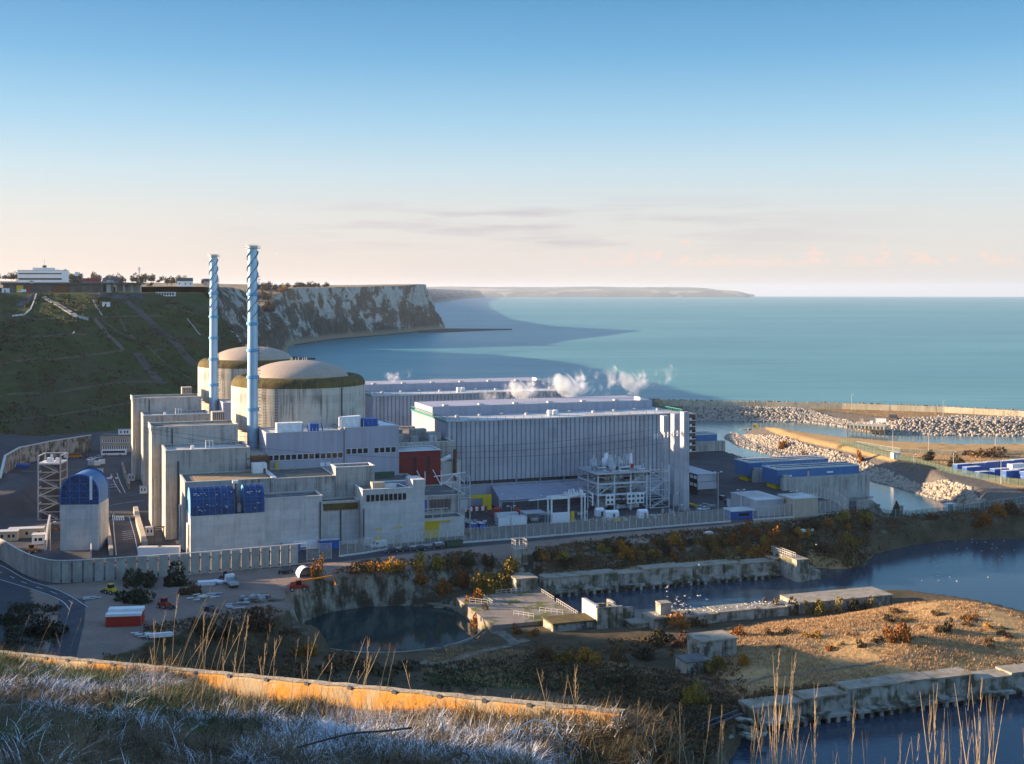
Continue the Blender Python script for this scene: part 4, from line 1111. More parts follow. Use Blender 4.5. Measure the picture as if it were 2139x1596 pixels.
wrapped('blue wrapped load beside the taller white one on the lilac roof', 15.7, 21.3, -39.4, -34, 46.3, 3.0, M_blue_box)
b = Bld('blue_container', 'small blue open container with props on the lilac roof', -3.2, -38, 45.4, 'container')
b.part('body', MB().box(-2.6, 0.2, -39, -35, 45.4, 48.2), M_blue_box)
s = MB(); s.beam((-3.4, -39, 45.4), (-3.9, -39, 48.0), 0.5, 0.3); s.beam((1.0, -39, 48.6), (1.6, -39, 45.5), 0.4, 0.3)
b.part('prop', s, M_blue_box)
b = Bld('white_cabin', 'white plant cabin at the foot of the near chimney', -22.5, -46.0, 33.0, 'cabin')
b.part('body', MB().box(-24.1, -19.4, -49.5, -45, 32.7, 36.6), M_white)
b.part('door', MB().box(-20.6, -19.8, -49.56, -49.48, 32.8, 35.0), M_steel_d)
b = Bld('rusty_plinth', 'rust brown plinth under the near chimney', -20.4, -23, 33, 'plinth')
b.part('block', MB().box(-24.2, -17.6, -43.9, -40.5, 32.6, 38.2), M_rust)
b.part('shaft', MB().box(-23.5, -17.8, -40.4, -19.0, 33.0, 38.6), M_conc)

# red building and the low roofs behind it
b = block('red_building', 'dark red clad building with two slit windows', 29.2, 44.6, -38.6, -25, 37.3, M_red, M_roof_w, 0.4, cap_m=M_white)
for x in (34.3, 39.4):
    g = MB().box(x, x+1.2, -38.66, -38.58, 28.5, 35); w_ = b.part('window', g, M_glass)
    s = MB()
    for z in np.arange(29.5, 35, 1.1): s.box(x-0.05, x+1.25, -38.7, -38.66, z, z+0.15)
    b.part('glazing_bar', s, M_red, w_)
s = MB()
for x in (38.2, 44.2): s.beam((x, -40.6, 24.6), (x-2.6, -38.8, 30.2), 0.25); s.beam((x, -40.6, 24.6), (x, -40.6, 30.0), 0.25)
b.part('brace', s, M_white)
b = block('low_building', 'grey flat roofed building behind the red one', 29.0, 53.6, -24.9, 30, 38.6, M_conc_plain, M_roof_g, 0.8)
s = MB()
for (x, y, w_, d, h) in ((32, 2, 4, 4, 3), (37, 6, 5, 5, 2.2), (43, -4, 6, 4, 3.2), (33, -16, 4, 5, 2.5), (39, -18, 3, 3, 2), (47, -14, 5, 7, 2.6)): s.box(x, x+w_, y, y+d, 37.7, 37.8+h)
b.part('roof_plant', s, M_conc_plain)
s = MB()
for (x, y) in ((45.5, -22), (47.2, -21.5)): s.tube((x, y, 37.7), (x, y, 40.4), 0.9, n=12)
b.part('vent_drum', s, M_steel)
b = block('white_annex', 'pale annex with rusty flue between the red building and turbine hall', 44.7, 53.9, -33, -25, 32.0, M_conc_light, M_roof_g, 0.4)
b.part('flue', MB().tube((51.5, -33.6, 25), (51.5, -33.6, 36.5), 0.7), M_rust)
b.part('duct', MB().tube((46, -33.6, 32.5), (49.8, -33.6, 34.0), 0.8), M_white)
b = block('workshop', 'dark workshop with blue door and brown louvres below the red building', 28.9, 46.5, -62, -39, 24.8, M_conc, M_roof_g, 0.5)
b.part('blue_door', MB().box(31.2, 32.9, -62.1, -61.96, 19.4, 23.4), M_blue_box)
s = MB()
for i in range(15): s.box(33.8+i*0.5, 34.1+i*0.5, -62.12, -61.96, 19.6, 23.4)
b.part('louvre', s, M_brown)
b = block('loading_bay', 'low loading bay with a yellow roller door', 28.8, 43.5, -70.5, -62.1, 18.6, M_conc_light, M_roof_g, 0.4)
b.part('roller_door', MB().box(29.2, 34.8, -70.6, -70.46, PZ, 17.3), M_yellow)
s = MB().box(28.9, 38.8, -71.2, -70.3, 17.4, 17.7); b.part('canopy', s, M_yellow)
s = MB()
for x in (29.5, 32.5, 35.5): s.box(x, x+0.3, -70.2, -69.9, 18.6, 21.5)
s.box(29.5, 38, -70.2, -69.9, 21.5, 21.8)
b.part('roof_frame', s, M_steel)
# pipe gantry tower
b = Bld('pipe_gantry', 'white steel pipe gantry tower beside the red building', 46, -57, PZ, 'gantry')
s = MB()
for x in (43.9, 48.1):
    for y in (-62.5, -56): s.beam((x, y, PZ), (x, y, 30.6), 0.35)
for z in (15.6, 19.5, 23.5, 27, 30.6):
    for y in (-62.5, -56): s.beam((43.9, y, z), (48.1, y, z), 0.3)
    for x in (43.9, 48.1): s.beam((x, -62.5, z), (x, -56, z), 0.3)
b.part('frame', s, M_steel)
s = MB(); s.beam((36.5, -58, 30.6), (48, -58, 31.6), 0.25); s.beam((40.5, -58, 28), (44, -58, 31.2), 0.22); s.beam((44, -58, 31.2), (47.5, -58, 28.2), 0.22); s.beam((38.5, -58, 28.3), (43.9, -58, 28.3), 0.22)
b.part('roof_truss', s, M_white)
b.part('cabinet', MB().box(44.5, 47.6, -62.2, -59, 20, 22.8), M_steel)

# ------------------------------------------------------------------ turbine halls
def hall(dq, label, near):
    b = Bld('turbine_hall', label, 104, -14.8+dq, PZ, 'turbine hall')
    p0, p1, q0, q1 = 54.0, 153.6, -14.8+dq, 36+dq
    z0, zt = 21.6, 44.5
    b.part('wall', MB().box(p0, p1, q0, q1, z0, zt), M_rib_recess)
    s = MB()      # deep vertical ribs of the cladding
    n = 53; w_ = (p1-p0)/n
    for i in range(n):
        x = p0+i*w_
        s.add([(x+0.06, q0-0.003, z0), (x+0.26, q0-0.42, z0), (x+w_-0.26, q0-0.42, z0), (x+w_-0.10, q0-0.003, z0),
               (x+0.06, q0-0.003, zt), (x+0.26, q0-0.42, zt), (x+w_-0.26, q0-0.42, zt), (x+w_-0.10, q0-0.003, zt)],
              [(0,1,5,4),(1,2,6,5),(2,3,7,6),(4,5,6,7),(3,2,1,0)])
    b.part('ribbed_cladding', s, M_ribs)
    s = MB()
    n2 = 27; w2_ = (q1-q0)/n2
    for i in range(n2): s.box(p0-0.25, p0-0.003, q0+i*w2_+0.15, q0+(i+1)*w2_-0.15, z0, zt)
    b.part('side_cladding', s, M_clad)
    s = MB().box(p0-0.35, p1+0.35, q0-0.62, q1+0.3, zt, zt+0.45); b.part('roof', s, M_roof_w)
    c = MB().box(p0+0.2, 150.5, 6+dq, 33+dq, zt+0.45, 48.3); cl = b.part('clerestory', c, M_clad)
    s = MB(); s.add([(145,6.2+dq,48.35),(151,6.2+dq,48.35),(151,12+dq,48.35),(145,12+dq,48.35),(145,6.2+dq,49.8),(145,12+dq,49.8)], [(0,1,4),(3,5,2),(0,4,5,3),(1,2,5,4)])
    b.part('roof_wedge', s, M_white, cl)
    s = MB()
    s.box(p0+0.2, 150.5, 5.94+dq, 6.2+dq, 48.3, 48.6); b.part('roof_edge', s, M_steel, cl)
    for x in np.arange(60, 150, 15): b.part('roof_vent', MB().box(x, x+2, 10+dq, 12+dq, 48.3, 48.9), M_steel, cl)
    for x in np.arange(92, 104, 1.2): b.part('vent_pipe', MB().tube((x, 18+dq, 48.3), (x, 18+dq, 50.1), 0.1, n=4), M_steel, cl)
    for i, x in enumerate(np.arange(62, 152, 9.7)):
        s = MB().tube((x, -2+(i%3)+dq, zt+0.4), (x, -2+(i%3)+dq, zt+1.1), 0.8, n=10); s.tube((x, -2+(i%3)+dq, zt+1.1), (x, -2+(i%3)+dq, zt+1.35), 1.1, 0.5, n=10)
        b.part('roof_fan', s, M_steel)
    s = MB().box(98, 99.6, -9+dq, -7+dq, zt+0.4, zt+2.6); s.box(100.4, 102, -9+dq, -7+dq, zt+0.4, zt+2.6)
    b.part('roof_frame', s, M_white)
    t = MB()          # teal railing along the gable edges
    for y in np.arange(q0, q1, 1.6): t.beam((p0-0.5, y, zt+0.4), (p0-0.5, y, zt+1.7), 0.18)
    t.beam((p0-0.5, q0, zt+1.7), (p0-0.5, q1, zt+1.7), 0.22); t.beam((p0-0.5, q0, zt+0.2), (p0-0.5, q1, zt+0.2), 0.3, 0.6)
    b.part('teal_railing', t, M_teal); t = MB()
    for y in np.arange(q0, q1, 1.6): t.beam((p1+0.5, y, zt+0.4), (p1+0.5, y, zt+1.7), 0.18)
    t.beam((p1+0.5, q0, zt+1.7), (p1+0.5, q1, zt+1.7), 0.22)
    b.part('teal_railing', t, M_teal)
    t = MB()
    for x in np.arange(p0+1, p1, 3.76): t.beam((x, q0-0.4, zt+0.45), (x, q0-0.4, zt+1.6), 0.1)
    t.beam((p0+1, q0-0.4, zt+1.55), (p1-1, q0-0.4, zt+1.55), 0.07)
    b.part('roof_railing', t, M_teal)
    if near:
        lw = MB().box(p0, p1-10, q0+0.2, q1-1, PZ, 20.2); b.part('lower_wall', lw, M_clad)
        b.part('louvre_strip', MB().box(p0, p1, q0+1.0, q1-0.5, 20.2, z0), M_steel_d)
        s = MB().box(p0, p1-10, q0-0.2, q0+0.2, 19.6, 20.2); b.part('ledge', s, M_clad)
        s = MB()
        for x in np.arange(62, 103, 10): s.box(x, x+0.4, q0-0.05, q0+0.9, 20.2, z0)
        b.part('louvre_post', s, M_clad)
        s = MB().extr([(q0-10.5, PZ+3.2), (q0+0.15, PZ+7.5), (q0+0.15, PZ), (q0-9.9, PZ), (q0-9.9, PZ+2.8)], 'x', 72, 112)
        le = b.part('lean_to', s, M_clad)
        s = MB().box(73, 110, q0-10.2, q0-9.85, PZ+0.2, PZ+2.4); b.part('opening', s, M_steel_d, le)
        b.part('side_block', MB().box(p1-10, p1, q0+0.5, q1-1, PZ, 21.6), M_clad)
    return b
hall(NEAR, 'nearer long turbine hall clad in vertical grey ribs', True)
hall(FAR, 'farther ribbed turbine hall whose roof shows above the nearer one', False)

# three tall gantry columns at the right end of the near hall
for px, pyb, pt, lb in ((1388, 1046, 868, 'tall grey gantry column nearest the turbine hall wall'), (1410, 1056, 864, 'middle of three tall grey gantry columns'), (1430, 1066, 860, 'tall gantry column catching a sunlit edge, nearest the fence')):
    v = G(px, pyb, PZ); p, q = PQ(v)
    b = Bld('gantry_column', lb, p, q, PZ, 'column')
    zt = 95-(pt-EYE)/FOC*v.y
    b.part('shaft', MB().box(p-1.1, p+1.1, q-1.6, q+1.6, PZ, zt), M_ribs)
    b.part('base', MB().box(p-1.4, p+1.4, q-1.9, q+1.9, PZ, PZ+0.8), M_conc)
    s = MB(); s.beam((p-4.5, q, zt-8), (p+1.5, q, zt-8), 0.25); 
    for dx in (-4.5, -3, -1.5): s.tube((p+dx, q, zt-9), (p+dx, q, zt-7), 0.22, n=6)
    b.part('insulator_arm', s, M_white)
CAB = [(G(1388,1046,PZ), 38), (G(1410,1056,PZ), 37), (G(1430,1066,PZ), 36)]

# ------------------------------------------------------------------ process structure: open steel frame with tanks and a stair tower
M_frame = surf('pale_steel', (0.58, 0.59, 0.60), 0.5, 0.12, 0.5)
def process():
    b = Bld('transformer_structure', 'open grey steel frame packed with tanks, pipes and fans', 116, -43, PZ, 'steel structure')
    p0, p1, q0, q1 = 104.5, 124.5, -43, -24
    fr = MB()
    for x in np.linspace(p0, p1, 4):
        for y in np.linspace(q0, q1, 3): fr.beam((x, y, PZ), (x, y, 26), 0.5)
    for z in (18.2, 22.3, 26):
        for x in np.linspace(p0, p1, 4): fr.beam((x, q0, z), (x, q1, z), 0.4, 0.6)
        for y in np.linspace(q0, q1, 3): fr.beam((p0, y, z), (p1, y, z), 0.4, 0.6)
    for y in (q0, q1):
        fr.beam((p0, y, 18.2), (p0+6.6, y, 22.3), 0.25); fr.beam((p1-6.6, y, 22.3), (p1, y, 26), 0.25)
    fr.beam((p0, q0, PZ), (p0, -33.5, 18.2), 0.25); fr.beam((p0, -33.5, 18.2), (p0, q0, 22.3), 0.25); fr.beam((p0, -24, 22.3), (p0, -33.5, 26), 0.25)
    b.part('frame', fr, M_frame)
    d = MB(); d.box(p0-1.2, p1+1.2, q0-1.2, q1+1, 25.95, 26.15); d.box(p0, p1, q0, q1, 18.1, 18.25)
    dk = b.part('deck', d, M_steel)
    rl = MB()
    for z in (26.7, 27.3):
        rl.beam((p0-1.2, q0-1.2, z), (p1+1.2, q0-1.2, z), 0.08); rl.beam((p0-1.2, q0-1.2, z), (p0-1.2, q1+1, z), 0.08)
    for x in np.arange(p0-1.2, p1+1.2, 1.5): rl.beam((x, q0-1.2, 26), (x, q0-1.2, 27.3), 0.07)
    b.part('railing', rl, M_steel, dk)
    rng = np.random.default_rng(4)
    for i in range(22):
        x = p0+1+rng.random()*(p1-p0-3); y = q0+0.5+rng.random()*14; h = 2.2+rng.random()*3.6; r_ = 0.5+rng.random()*0.8
        t = MB().smooth(True); t.tube((x, y, 26.15), (x, y, 26.15+h), r_, n=14); t.tube((x, y, 26.15+h), (x, y, 26.15+h+0.4), r_, r_*0.4, n=14)
        b.part('tank', t, M_white if i % 3 == 0 else M_steel)
    pp_ = MB()
    for i in range(120):
        x = p0+rng.random()*(p1-p0); y = q0+rng.random()*12; z = rng.choice([13.5, 16, 19.5, 21, 23.8, 26.6, 28])
        ax = rng.integers(0, 3); l = 1.5+rng.random()*4
        e = (x+l, y, z) if ax == 0 else (x, y+l, z) if ax == 1 else (x, y, z+l*0.7)
        pp_.tube((x, y, z), e, 0.12+rng.random()*0.28, n=6)
    for z in (16, 20.5, 24.5):
        for y in (-41, -36, -31): pp_.tube((p0, y, z), (p1, y, z), 0.2, n=6)
    b.part('pipework', pp_, M_frame)
    for i in range(26):
        x = p0+0.6+rng.random()*(p1-p0-3.5); y = q0+1+rng.random()*9; z = [PZ, 18.3, 22.4][i % 3]
        m = MB().box(x, x+1.2+rng.random()*2, y, y+2, z, z+1+rng.random()*2); b.part('machine_box', m, [M_white, M_frame, M_steel_d, M_frame][i % 4])
    rd = MB(); rd.box(119.3, 120.2, -41, -40, 27.4, 29); b.part('red_valve', rd, M_red_p)
    st = MB()
    for x, y, h in ((118, -36, 5.8), (122, -35, 7.0), (114, -37, 4.8)): st = MB().tube((x, y, 26.1), (x, y, 26.1+h), 0.28, n=8).tube((x, y, 26.1+h), (x, y, 26.3+h), 0.7, n=8); b.part('vent_stack', st, M_steel)
    for k, (x, y) in enumerate(((116.2, -43.6), (119.8, -43.6), (107.5, -43.6))):     # banks of cooling fans
        m = MB().box(x, x+3.4, y, y+0.5, PZ+2.4, PZ+6.2); fb = b.part('fan_bank', m, M_white)
        g = MB()
        for i in range(2):
            for j in range(2): g.tube((x+0.9+i*1.6, y-0.06, PZ+3.4+j*1.8), (x+0.9+i*1.6, y+0.05, PZ+3.4+j*1.8), 0.55, n=14)
        b.part('fan', g, M_steel_d, fb)
    # side radiator leaning on the left
    m = MB(); m.add([(102.2,-44,14.5),(103.4,-38,14.5),(103.4,-38,19),(102.2,-44,19),(101.7,-44,14.5),(102.9,-38,14.5),(102.9,-38,19),(101.7,-44,19)], [(0,1,2,3),(7,6,5,4),(0,3,7,4),(1,5,6,2),(3,2,6,7),(0,4,5,1)])
    ra_ = b.part('radiator', m, M_white)
    g = MB()
    for i in range(4):
        for j in range(3):
            t = 0.12+i*0.24; x = 101.66+1.2*t; y = -44+6*t; z = 15.2+j*1.4; g.tube((x-0.12, y, z), (x+0.1, y, z), 0.45, n=10)
    b.part('fan', g, M_steel_d, ra_)
    # stair tower
    s = MB()
    x0, x1, y0, y1 = 126, 134, -43, -37
    for x in (x0, x1):
        for y in (y0, y1): s.beam((x, y, PZ), (x, y, 28.5), 0.35)
    for i, z in enumerate((PZ+0.2, 15.5, 18.9, 22.3, 25.7)):
        for y in (y0, y1): s.beam((x0, y, z), (x1, y, z), 0.22)
        s.beam((x0, y0, z), (x0, y1, z), 0.22); s.beam((x1, y0, z), (x1, y1, z), 0.22)
        if i < 4:
            a, c = (x0+0.6, x1-1.2) if i % 2 == 0 else (x1-1.2, x0+0.6)
            s.beam((a, y0+0.4, z), (c, y0+0.4, z+3.4), 0.9, 0.25); s.beam((a, y0, z+1), (c, y0, z+4.4), 0.09)
            s.beam((c, y1, z), (a, y1, z+3.4), 0.15)
    b.part('stair_tower', s, M_frame)
process()

# ------------------------------------------------------------------ pump houses at the water, offices, tower with brown bands
def pump_house(q, label, z0=PZ):
    b = Bld('pump_house', label, 215, q, z0, 'pump house')
    p0, p1, d = 195, 235, 12
    b.part('front_wall', MB().box(p0+1.5, p1+3.5, q-2.4, q-0.02, 0.5, 17.0), M_conc_plain)
    b.part('wall', MB().box(p0+2.5, p1+3.4, q, q+d, 0.5, 15.8), M_conc_plain)
    bl = MB().extr([(q, 14.3), (q, 20.2), (q+d, 20.2), (q+d, 14.3)], 'x', p0, p1); up = b.part('blue_upper', bl, M_blue)
    b.part('roof', MB().box(p0-0.1, p1+0.1, q-0.1, q+d+0.1, 20.2, 20.6), M_roof_w)
    s = MB()
    for x in np.arange(p0+1.5, p1-1, 1.9): s.box(x, x+1.4, q+2.4, q+3.6, 20.6, 20.85); s.box(x, x+1.4, q+7.2, q+8.4, 20.6, 20.85)
    b.part('skylight', s, M_steel_d)
    s = MB()
    for z in (21.0, 21.5): s.beam((p0, q+0.2, z), (p1, q+0.2, z), 0.06); s.beam((p0, q+d-.2, z), (p1, q+d-.2, z), 0.06); s.beam((p1, q+.2, z), (p1, q+d-.2, z), 0.06)
    for x in np.arange(p0, p1+0.1, 2): s.beam((x, q+0.2, 20.6), (x, q+0.2, 21.5), 0.06); s.beam((x, q+d-.2, 20.6), (x, q+d-.2, 21.5), 0.06)
    b.part('roof_railing', s, M_steel)
    b.part('yellow_door', MB().box(p0+0.9, p0+2.45, q+2.5, q+9.5, PZ, 14.28), M_yellow)
    s = MB().box(p0+4, p0+7, q-0.1, q-0.02, 17.3, 17.9); s.box(p0+24, p0+27, q-0.1, q-0.02, 18, 18.6)
    b.part('louvre', s, M_white, up)
    b.part('door', MB().box(p0+14.5, p0+15.5, q-0.1, q-0.02, 17.0, 19.2), M_beige, up)
    b.part('ledge', MB().box(p0+18, p1+5, q-3.1, q-2.42, 6.9, 7.4), M_conc_old)
    b.part('ledge', MB().box(p0+22, p1+8, q-3.6, q-2.42, 3.0, 3.9), M_conc_old)
    b.part('roof_box', MB().box(p0+2, p0+4.5, q-2.3, q-0.3, 17, 18.2), M_conc_plain)
    return b
pump_house(-20.3, 'blue topped pump house nearest the fence, by the canal')
pump_house(2.8, 'blue topped pump house just behind the nearest one')
pump_house(104, 'distant blue topped pump house beside the brown banded tower')

b = Bld('office_tower', 'brown office tower with white window bands behind the turbine hall', 200, 84, PZ, 'building')
b.part('wall', MB().box(188, 212, 84, 100, PZ, 33.0), M_brown)
for i in range(6):
    z = 14.0+i*3.1
    w_ = b.part('window', MB().box(188.2, 211.8, 83.9, 83.99, z+1.0, z+2.0), M_glass)
    s = MB().box(188, 212, 83.8, 83.9, z+0.7, z+1.0)
    for x in np.arange(189.5, 211, 3.2): s.box(x, x+1.2, 83.8, 83.9, z+1.0, z+2.0)
    b.part('white_band', s, M_white, w_)
b.part('roof', MB().box(187.6, 212.4, 83.6, 100.4, 33.0, 33.6), M_conc)

# stacked site cabins right of the hall
b = Bld('site_offices', 'two storey stack of grey site cabins with dark windowed side', 176, -10, PZ, 'site cabins')
v0 = G(1462, 1033, PZ); pc, qc = PQ(v0)
for k in range(2):
    z = PZ+k*3.1+2.4
    b.part('cabin_row', MB().box(pc-2, pc+6.5, qc-2+k*0.3, qc+22, z, z+2.9), M_ribs)
    s = MB()
    for i in range(7): s.box(pc-2.08, pc-1.98, qc-1+i*3.2, qc+1.4+i*3.2, z+0.9, z+2.2)
    b.part('window', s, M_white)
b.part('dark_side', MB().box(pc-2.04, pc-1.99, qc-1.6, qc+21.8, PZ+2.5, PZ+8.2), M_carblk)
b.part('roof', MB().box(pc-2.3, pc+6.8, qc-2.2, qc+22.2, PZ+8.4, PZ+8.6), M_steel)
b.part('store', MB().box(pc-1.5, pc+6, qc-1, qc+21, PZ, PZ+2.38), M_steel_d)

# pale hall by the fence corner, gate houses
v0 = G(1662, 1082, PZ); pc, qc = PQ(v0)
b = Bld('pale_shed', 'pale flat roofed shed near the fence corner with a sunlit end wall', pc, qc, PZ, 'shed')
b.part('wall', MB().box(pc-0, pc+10, qc+1, qc+12, PZ, PZ+6.6), M_beige)
b.part('roof', MB().box(pc-0.2, pc+10.2, qc+0.8, qc+12.2, PZ+6.6, PZ+6.9), M_roof_w)
s = MB()
for x in np.arange(pc+3, pc+10, 0.8): s.beam((x, qc+1.2, PZ+6.9), (x, qc+1.2, PZ+8.2), 0.08)
for z in (7.6, 8.2): s.beam((pc+3, qc+1.2, PZ+z), (pc+10, qc+1.2, PZ+z), 0.08)
b.part('roof_railing', s, M_white)
b = Bld('grey_shed', 'wide grey flat roofed shed behind the pale one', pc-10, qc+6, PZ, 'shed')
b.part('wall', MB().box(pc-12, pc-0.5, qc+7, qc+26, PZ, PZ+5.8), M_ribs)
b.part('roof', MB().box(pc-12.2, pc-0.3, qc+6.8, qc+26.2, PZ+5.8, PZ+6.1), M_roof_w)
# ------------------------------------------------------------------ roads, markings, draped strips
def ribbon(name, pts, w, mat, z=None, lift=0.05, kind='structure', taper=None):
    """flat strip along plan points; z None drapes it over the land"""
    P = [np.array([p[0], p[1]]) for p in pts]
    V = []; n = len(P)
    for i in range(n):
        d = P[min(i+1, n-1)]-P[max(i-1, 0)]; d = d/np.linalg.norm(d); nn = np.array([-d[1], d[0]])*w/2
        for s in (1, -1):
            q = P[i]+s*nn
            V.append((q[0], q[1], (gz(q[0], q[1]) if z is None else z)+lift))
    mb = MB(); mb.add(V, [(2*i, 2*i+1, 2*i+3, 2*i+2) for i in range(n-1)])
    o = mb.build(name, mat); return tag(o, kind=kind)

def dense(pts, step):
    out = []
    for a, b in zip(pts[:-1], pts[1:]):
        a, b = np.array(a[:2], float), np.array(b[:2], float); k = max(1, int(np.linalg.norm(b-a)/step))
        for i in range(k): out.append(a+(b-a)*i/k)
    out.append(np.array(pts[-1][:2], float)); return out

def smooth_line(pts, it=2):
    P = [np.array(p[:2], float) for p in pts]
    for _ in range(it):
        Q = [P[0]]
        for a, b in zip(P[:-1], P[1:]): Q += [a*0.75+b*0.25, a*0.25+b*0.75]
        Q.append(P[-1]); P = Q
    return P
GP = lambda L, z=12.0: [(G(x, y, z).x, G(x, y, z).y) for x, y in L]

outer = smooth_line(GP([(-80,1150),(0,1176),(55,1212),(110,1226),(150,1245),(186,1268)]))
inner = smooth_line(GP([(-80,1185),(0,1214),(60,1230),(105,1245),(132,1258),(143,1275)]))
mb = MB(); n = len(outer)
mb.add([(p[0], p[1], 12.045) for p in outer]+[(p[0], p[1], 12.045) for p in inner], [(i, i+1, n+i+1, n+i) for i in range(n-1)])
tag(mb.build('road', M_asph), kind='structure')
ribbon('road', smooth_line(GP([(150,1252),(150,1290),(140,1330),(120,1400)])), 6.5, M_asph, 12, 0.04)
ribbon('road_marking', [o*0.94+i*0.06 for o, i in zip(outer, inner)], 0.22, M_line, 12, 0.056)
ribbon('road_marking', [o*0.07+i*0.93 for o, i in zip(outer, inner)], 0.22, M_line, 12, 0.056)
mid = dense([o*0.5+i*0.5 for o, i in zip(outer, inner)], 1.5)
for i in range(0, len(mid)-3, 5): ribbon('road_marking', mid[i:i+3], 0.2, M_line, 12, 0.056)
# markings between the buildings
for k in range(6):
    a = G(234+k*4.6, 1079, 12); c = G(236+k*4.6, 1087, 12); ribbon('road_marking', [a, c], 0.45, M_line, 12, 0.04)
for k in range(5):
    a = G(255+k*0.5, 1111+k*4, 12); c = G(276+k*0.4, 1109+k*4, 12); ribbon('road_marking', [a, c], 0.35, M_line, 12, 0.04)
for L_ in ([(222,1058),(255,1051),(300,1046)], [(232,990),(240,1010),(252,1030)], [(244,988),(252,1010),(262,1030)], [(236,1075),(238,1110),(243,1160)], [(270,1080),(280,1115),(290,1160)], [(48,985),(120,983),(190,981)]):
    ribbon('road_marking', GP(L_), 0.25, M_line, 12, 0.04)

# ------------------------------------------------------------------ perimeter wall of concrete panels
def perimeter_wall():
    line = smooth_line(GP([(-70,1142),(0,1167),(30,1187),(58,1203),(92,1214),(124,1219),(229,1212),(400,1200),(500,1191),(640,1178)]), 2)
    pts = dense(line, 0.1)
    acc = [0.0]
    for a, b in zip(pts[:-1], pts[1:]): acc.append(acc[-1]+float(np.linalg.norm(b-a)))
    L_ = acc[-1]
    def pos(s):
        return np.array([np.interp(s, acc, [p[0] for p in pts]), np.interp(s, acc, [p[1] for p in pts])])
    w0 = pos(0)
    r = empty('perimeter_wall', (w0[0], w0[1], 12), 0, 'curving perimeter wall of tall grey concrete panels along the road', 'wall')
    s = 0.0; h = 6.1; k = 0
    while s < L_-2.6:
        a, b = pos(s), pos(s+2.45); d = (b-a)/np.linalg.norm(b-a); nn = np.array([-d[1], d[0]])
        m = MB(); c = [a-nn*0.15, b-nn*0.15, b+nn*0.15, a+nn*0.15]
        hh = h+0.08*math.sin(k*2.3)
        m.prism([tuple(v) for v in c], 12-0.3, 12+hh)
        m.build('panel', M_panel, r, (w0[0], w0[1], 12))
        s += 2.6 if s < 62 else 2.95; k += 1
    m = MB()
    top = [pos(t) for t in np.linspace(0, L_, 60)]
    for a, b in zip(top[:-1], top[1:]): m.beam((a[0], a[1], 12+h+0.2), (b[0], b[1], 12+h+0.2), 0.5, 0.18)
    m.build('coping', M_cap, r, (w0[0], w0[1], 12))
    m = MB()
    for a, b in zip(top[:-1], top[1:]):
        d = (b-a)/np.linalg.norm(b-a); nn = np.array([-d[1], d[0]])*-0.35
        a2, b2 = a-nn*1.2, b-nn*1.2
        m.beam((a2[0], a2[1], 12.6), (b2[0], b2[1], 12.6), 0.25, 0.5); m.beam((a2[0], a2[1], 16.8), (b2[0], b2[1], 16.8), 0.25, 0.4)
    m.build('rear_rail', M_steel_d, r, (w0[0], w0[1], 12))
perimeter_wall()

def mesh_mat(name, col, alpha):
    m, nt, N, L, b = new_mat(name)
    b.inputs['Base Color'].default_value = (*col, 1); b.inputs['Roughness'].default_value = 0.6
    tc = N.new('ShaderNodeTexCoord').outputs['Object']
    L.new(range_node(N, L, noise_node(N, L, mapped(N, L, tc, (1.5, 1.5, 0.5)), 1.0, 4), 0.3, 0.7, alpha*0.6, alpha*1.4), b.inputs['Alpha'])
    return m
M_mesh = mesh_mat('wire_mesh', (0.50, 0.45, 0.38), 0.34)
M_mesh_g = mesh_mat('green_wire_mesh', (0.07, 0.12, 0.09), 0.45)

def fence(name, label, pts, h, step, mesh_m, post_m, razor=True, double=0.0, zf=None, group=None, pr=0.09):
    """mesh fence: posts, mesh and coil of razor wire as parts"""
    P = dense(pts, step); zz = [(gz(p[0], p[1]) if zf is None else zf) for p in P]
    o0 = (P[0][0], P[0][1], zz[0])
    r = empty(name, o0, 0, label, 'fence', group)
    for p, z in zip(P, zz):
        m = MB().tube((p[0], p[1], z-0.3), (p[0], p[1], z+h), pr, n=6); m.build('post', post_m, r, o0)
    m = MB()
    for i in range(len(P)-1):
        a, b = P[i], P[i+1]
        m.add([(a[0], a[1], zz[i]), (b[0], b[1], zz[i+1]), (b[0], b[1], zz[i+1]+h-0.2), (a[0], a[1], zz[i]+h-0.2)], [(0,1,2,3)])
    m.build('mesh_panel', mesh_m, r, o0)
    for f in (0.06, 0.97):
        m = MB()
        for i in range(len(P)-1): m.tube((P[i][0], P[i][1], zz[i]+h*f), (P[i+1][0], P[i+1][1], zz[i+1]+h*f), 0.05, n=4, cap=False)
        m.build('rail', post_m, r, o0)
    if razor:
        m = MB(); Q = dense([p for p in P], 0.16); a = 0; last = None
        acc = 0
        for i, p in enumerate(Q):
            a += 0.9; z = np.interp(i, [0, len(Q)-1], [zz[0], zz[-1]])+h
            c = (p[0]+0.38*math.cos(a), p[1]+0.12*math.sin(a*0.7), z+0.38*math.sin(a)+0.2)
            if last: m.beam(last, c, 0.05)
            last = c
        m.build('razor_wire', M_steel, r, o0)
    return r
F1 = GP([(641,1171),(692,1167)])
fence('security_fence', 'short pale mesh fence bay at the end of the concrete panel wall', F1, 5.0, 2.6, M_mesh, M_cap, False, zf=12)
F2 = GP([(709,1162),(760,1155),(807,1147),(882,1139),(969,1133),(1100,1123),(1246,1111),(1436,1096),(1525,1089)])
fence('security_fence', 'long mesh security fence with razor wire beside the earth track', F2, 4.6, 2.4, M_mesh, M_cap, True, zf=12)
F3 = GP([(1573,1086),(1650,1080),(1724,1074),(1773,1069)])
fence('security_fence', 'mesh fence with razor wire in front of the pale shed', F3, 4.8, 2.1, M_mesh, M_cap, True, zf=12)
F4 = GP([(1773,1069),(1745,1048),(1700,1035),(1655,1028)])
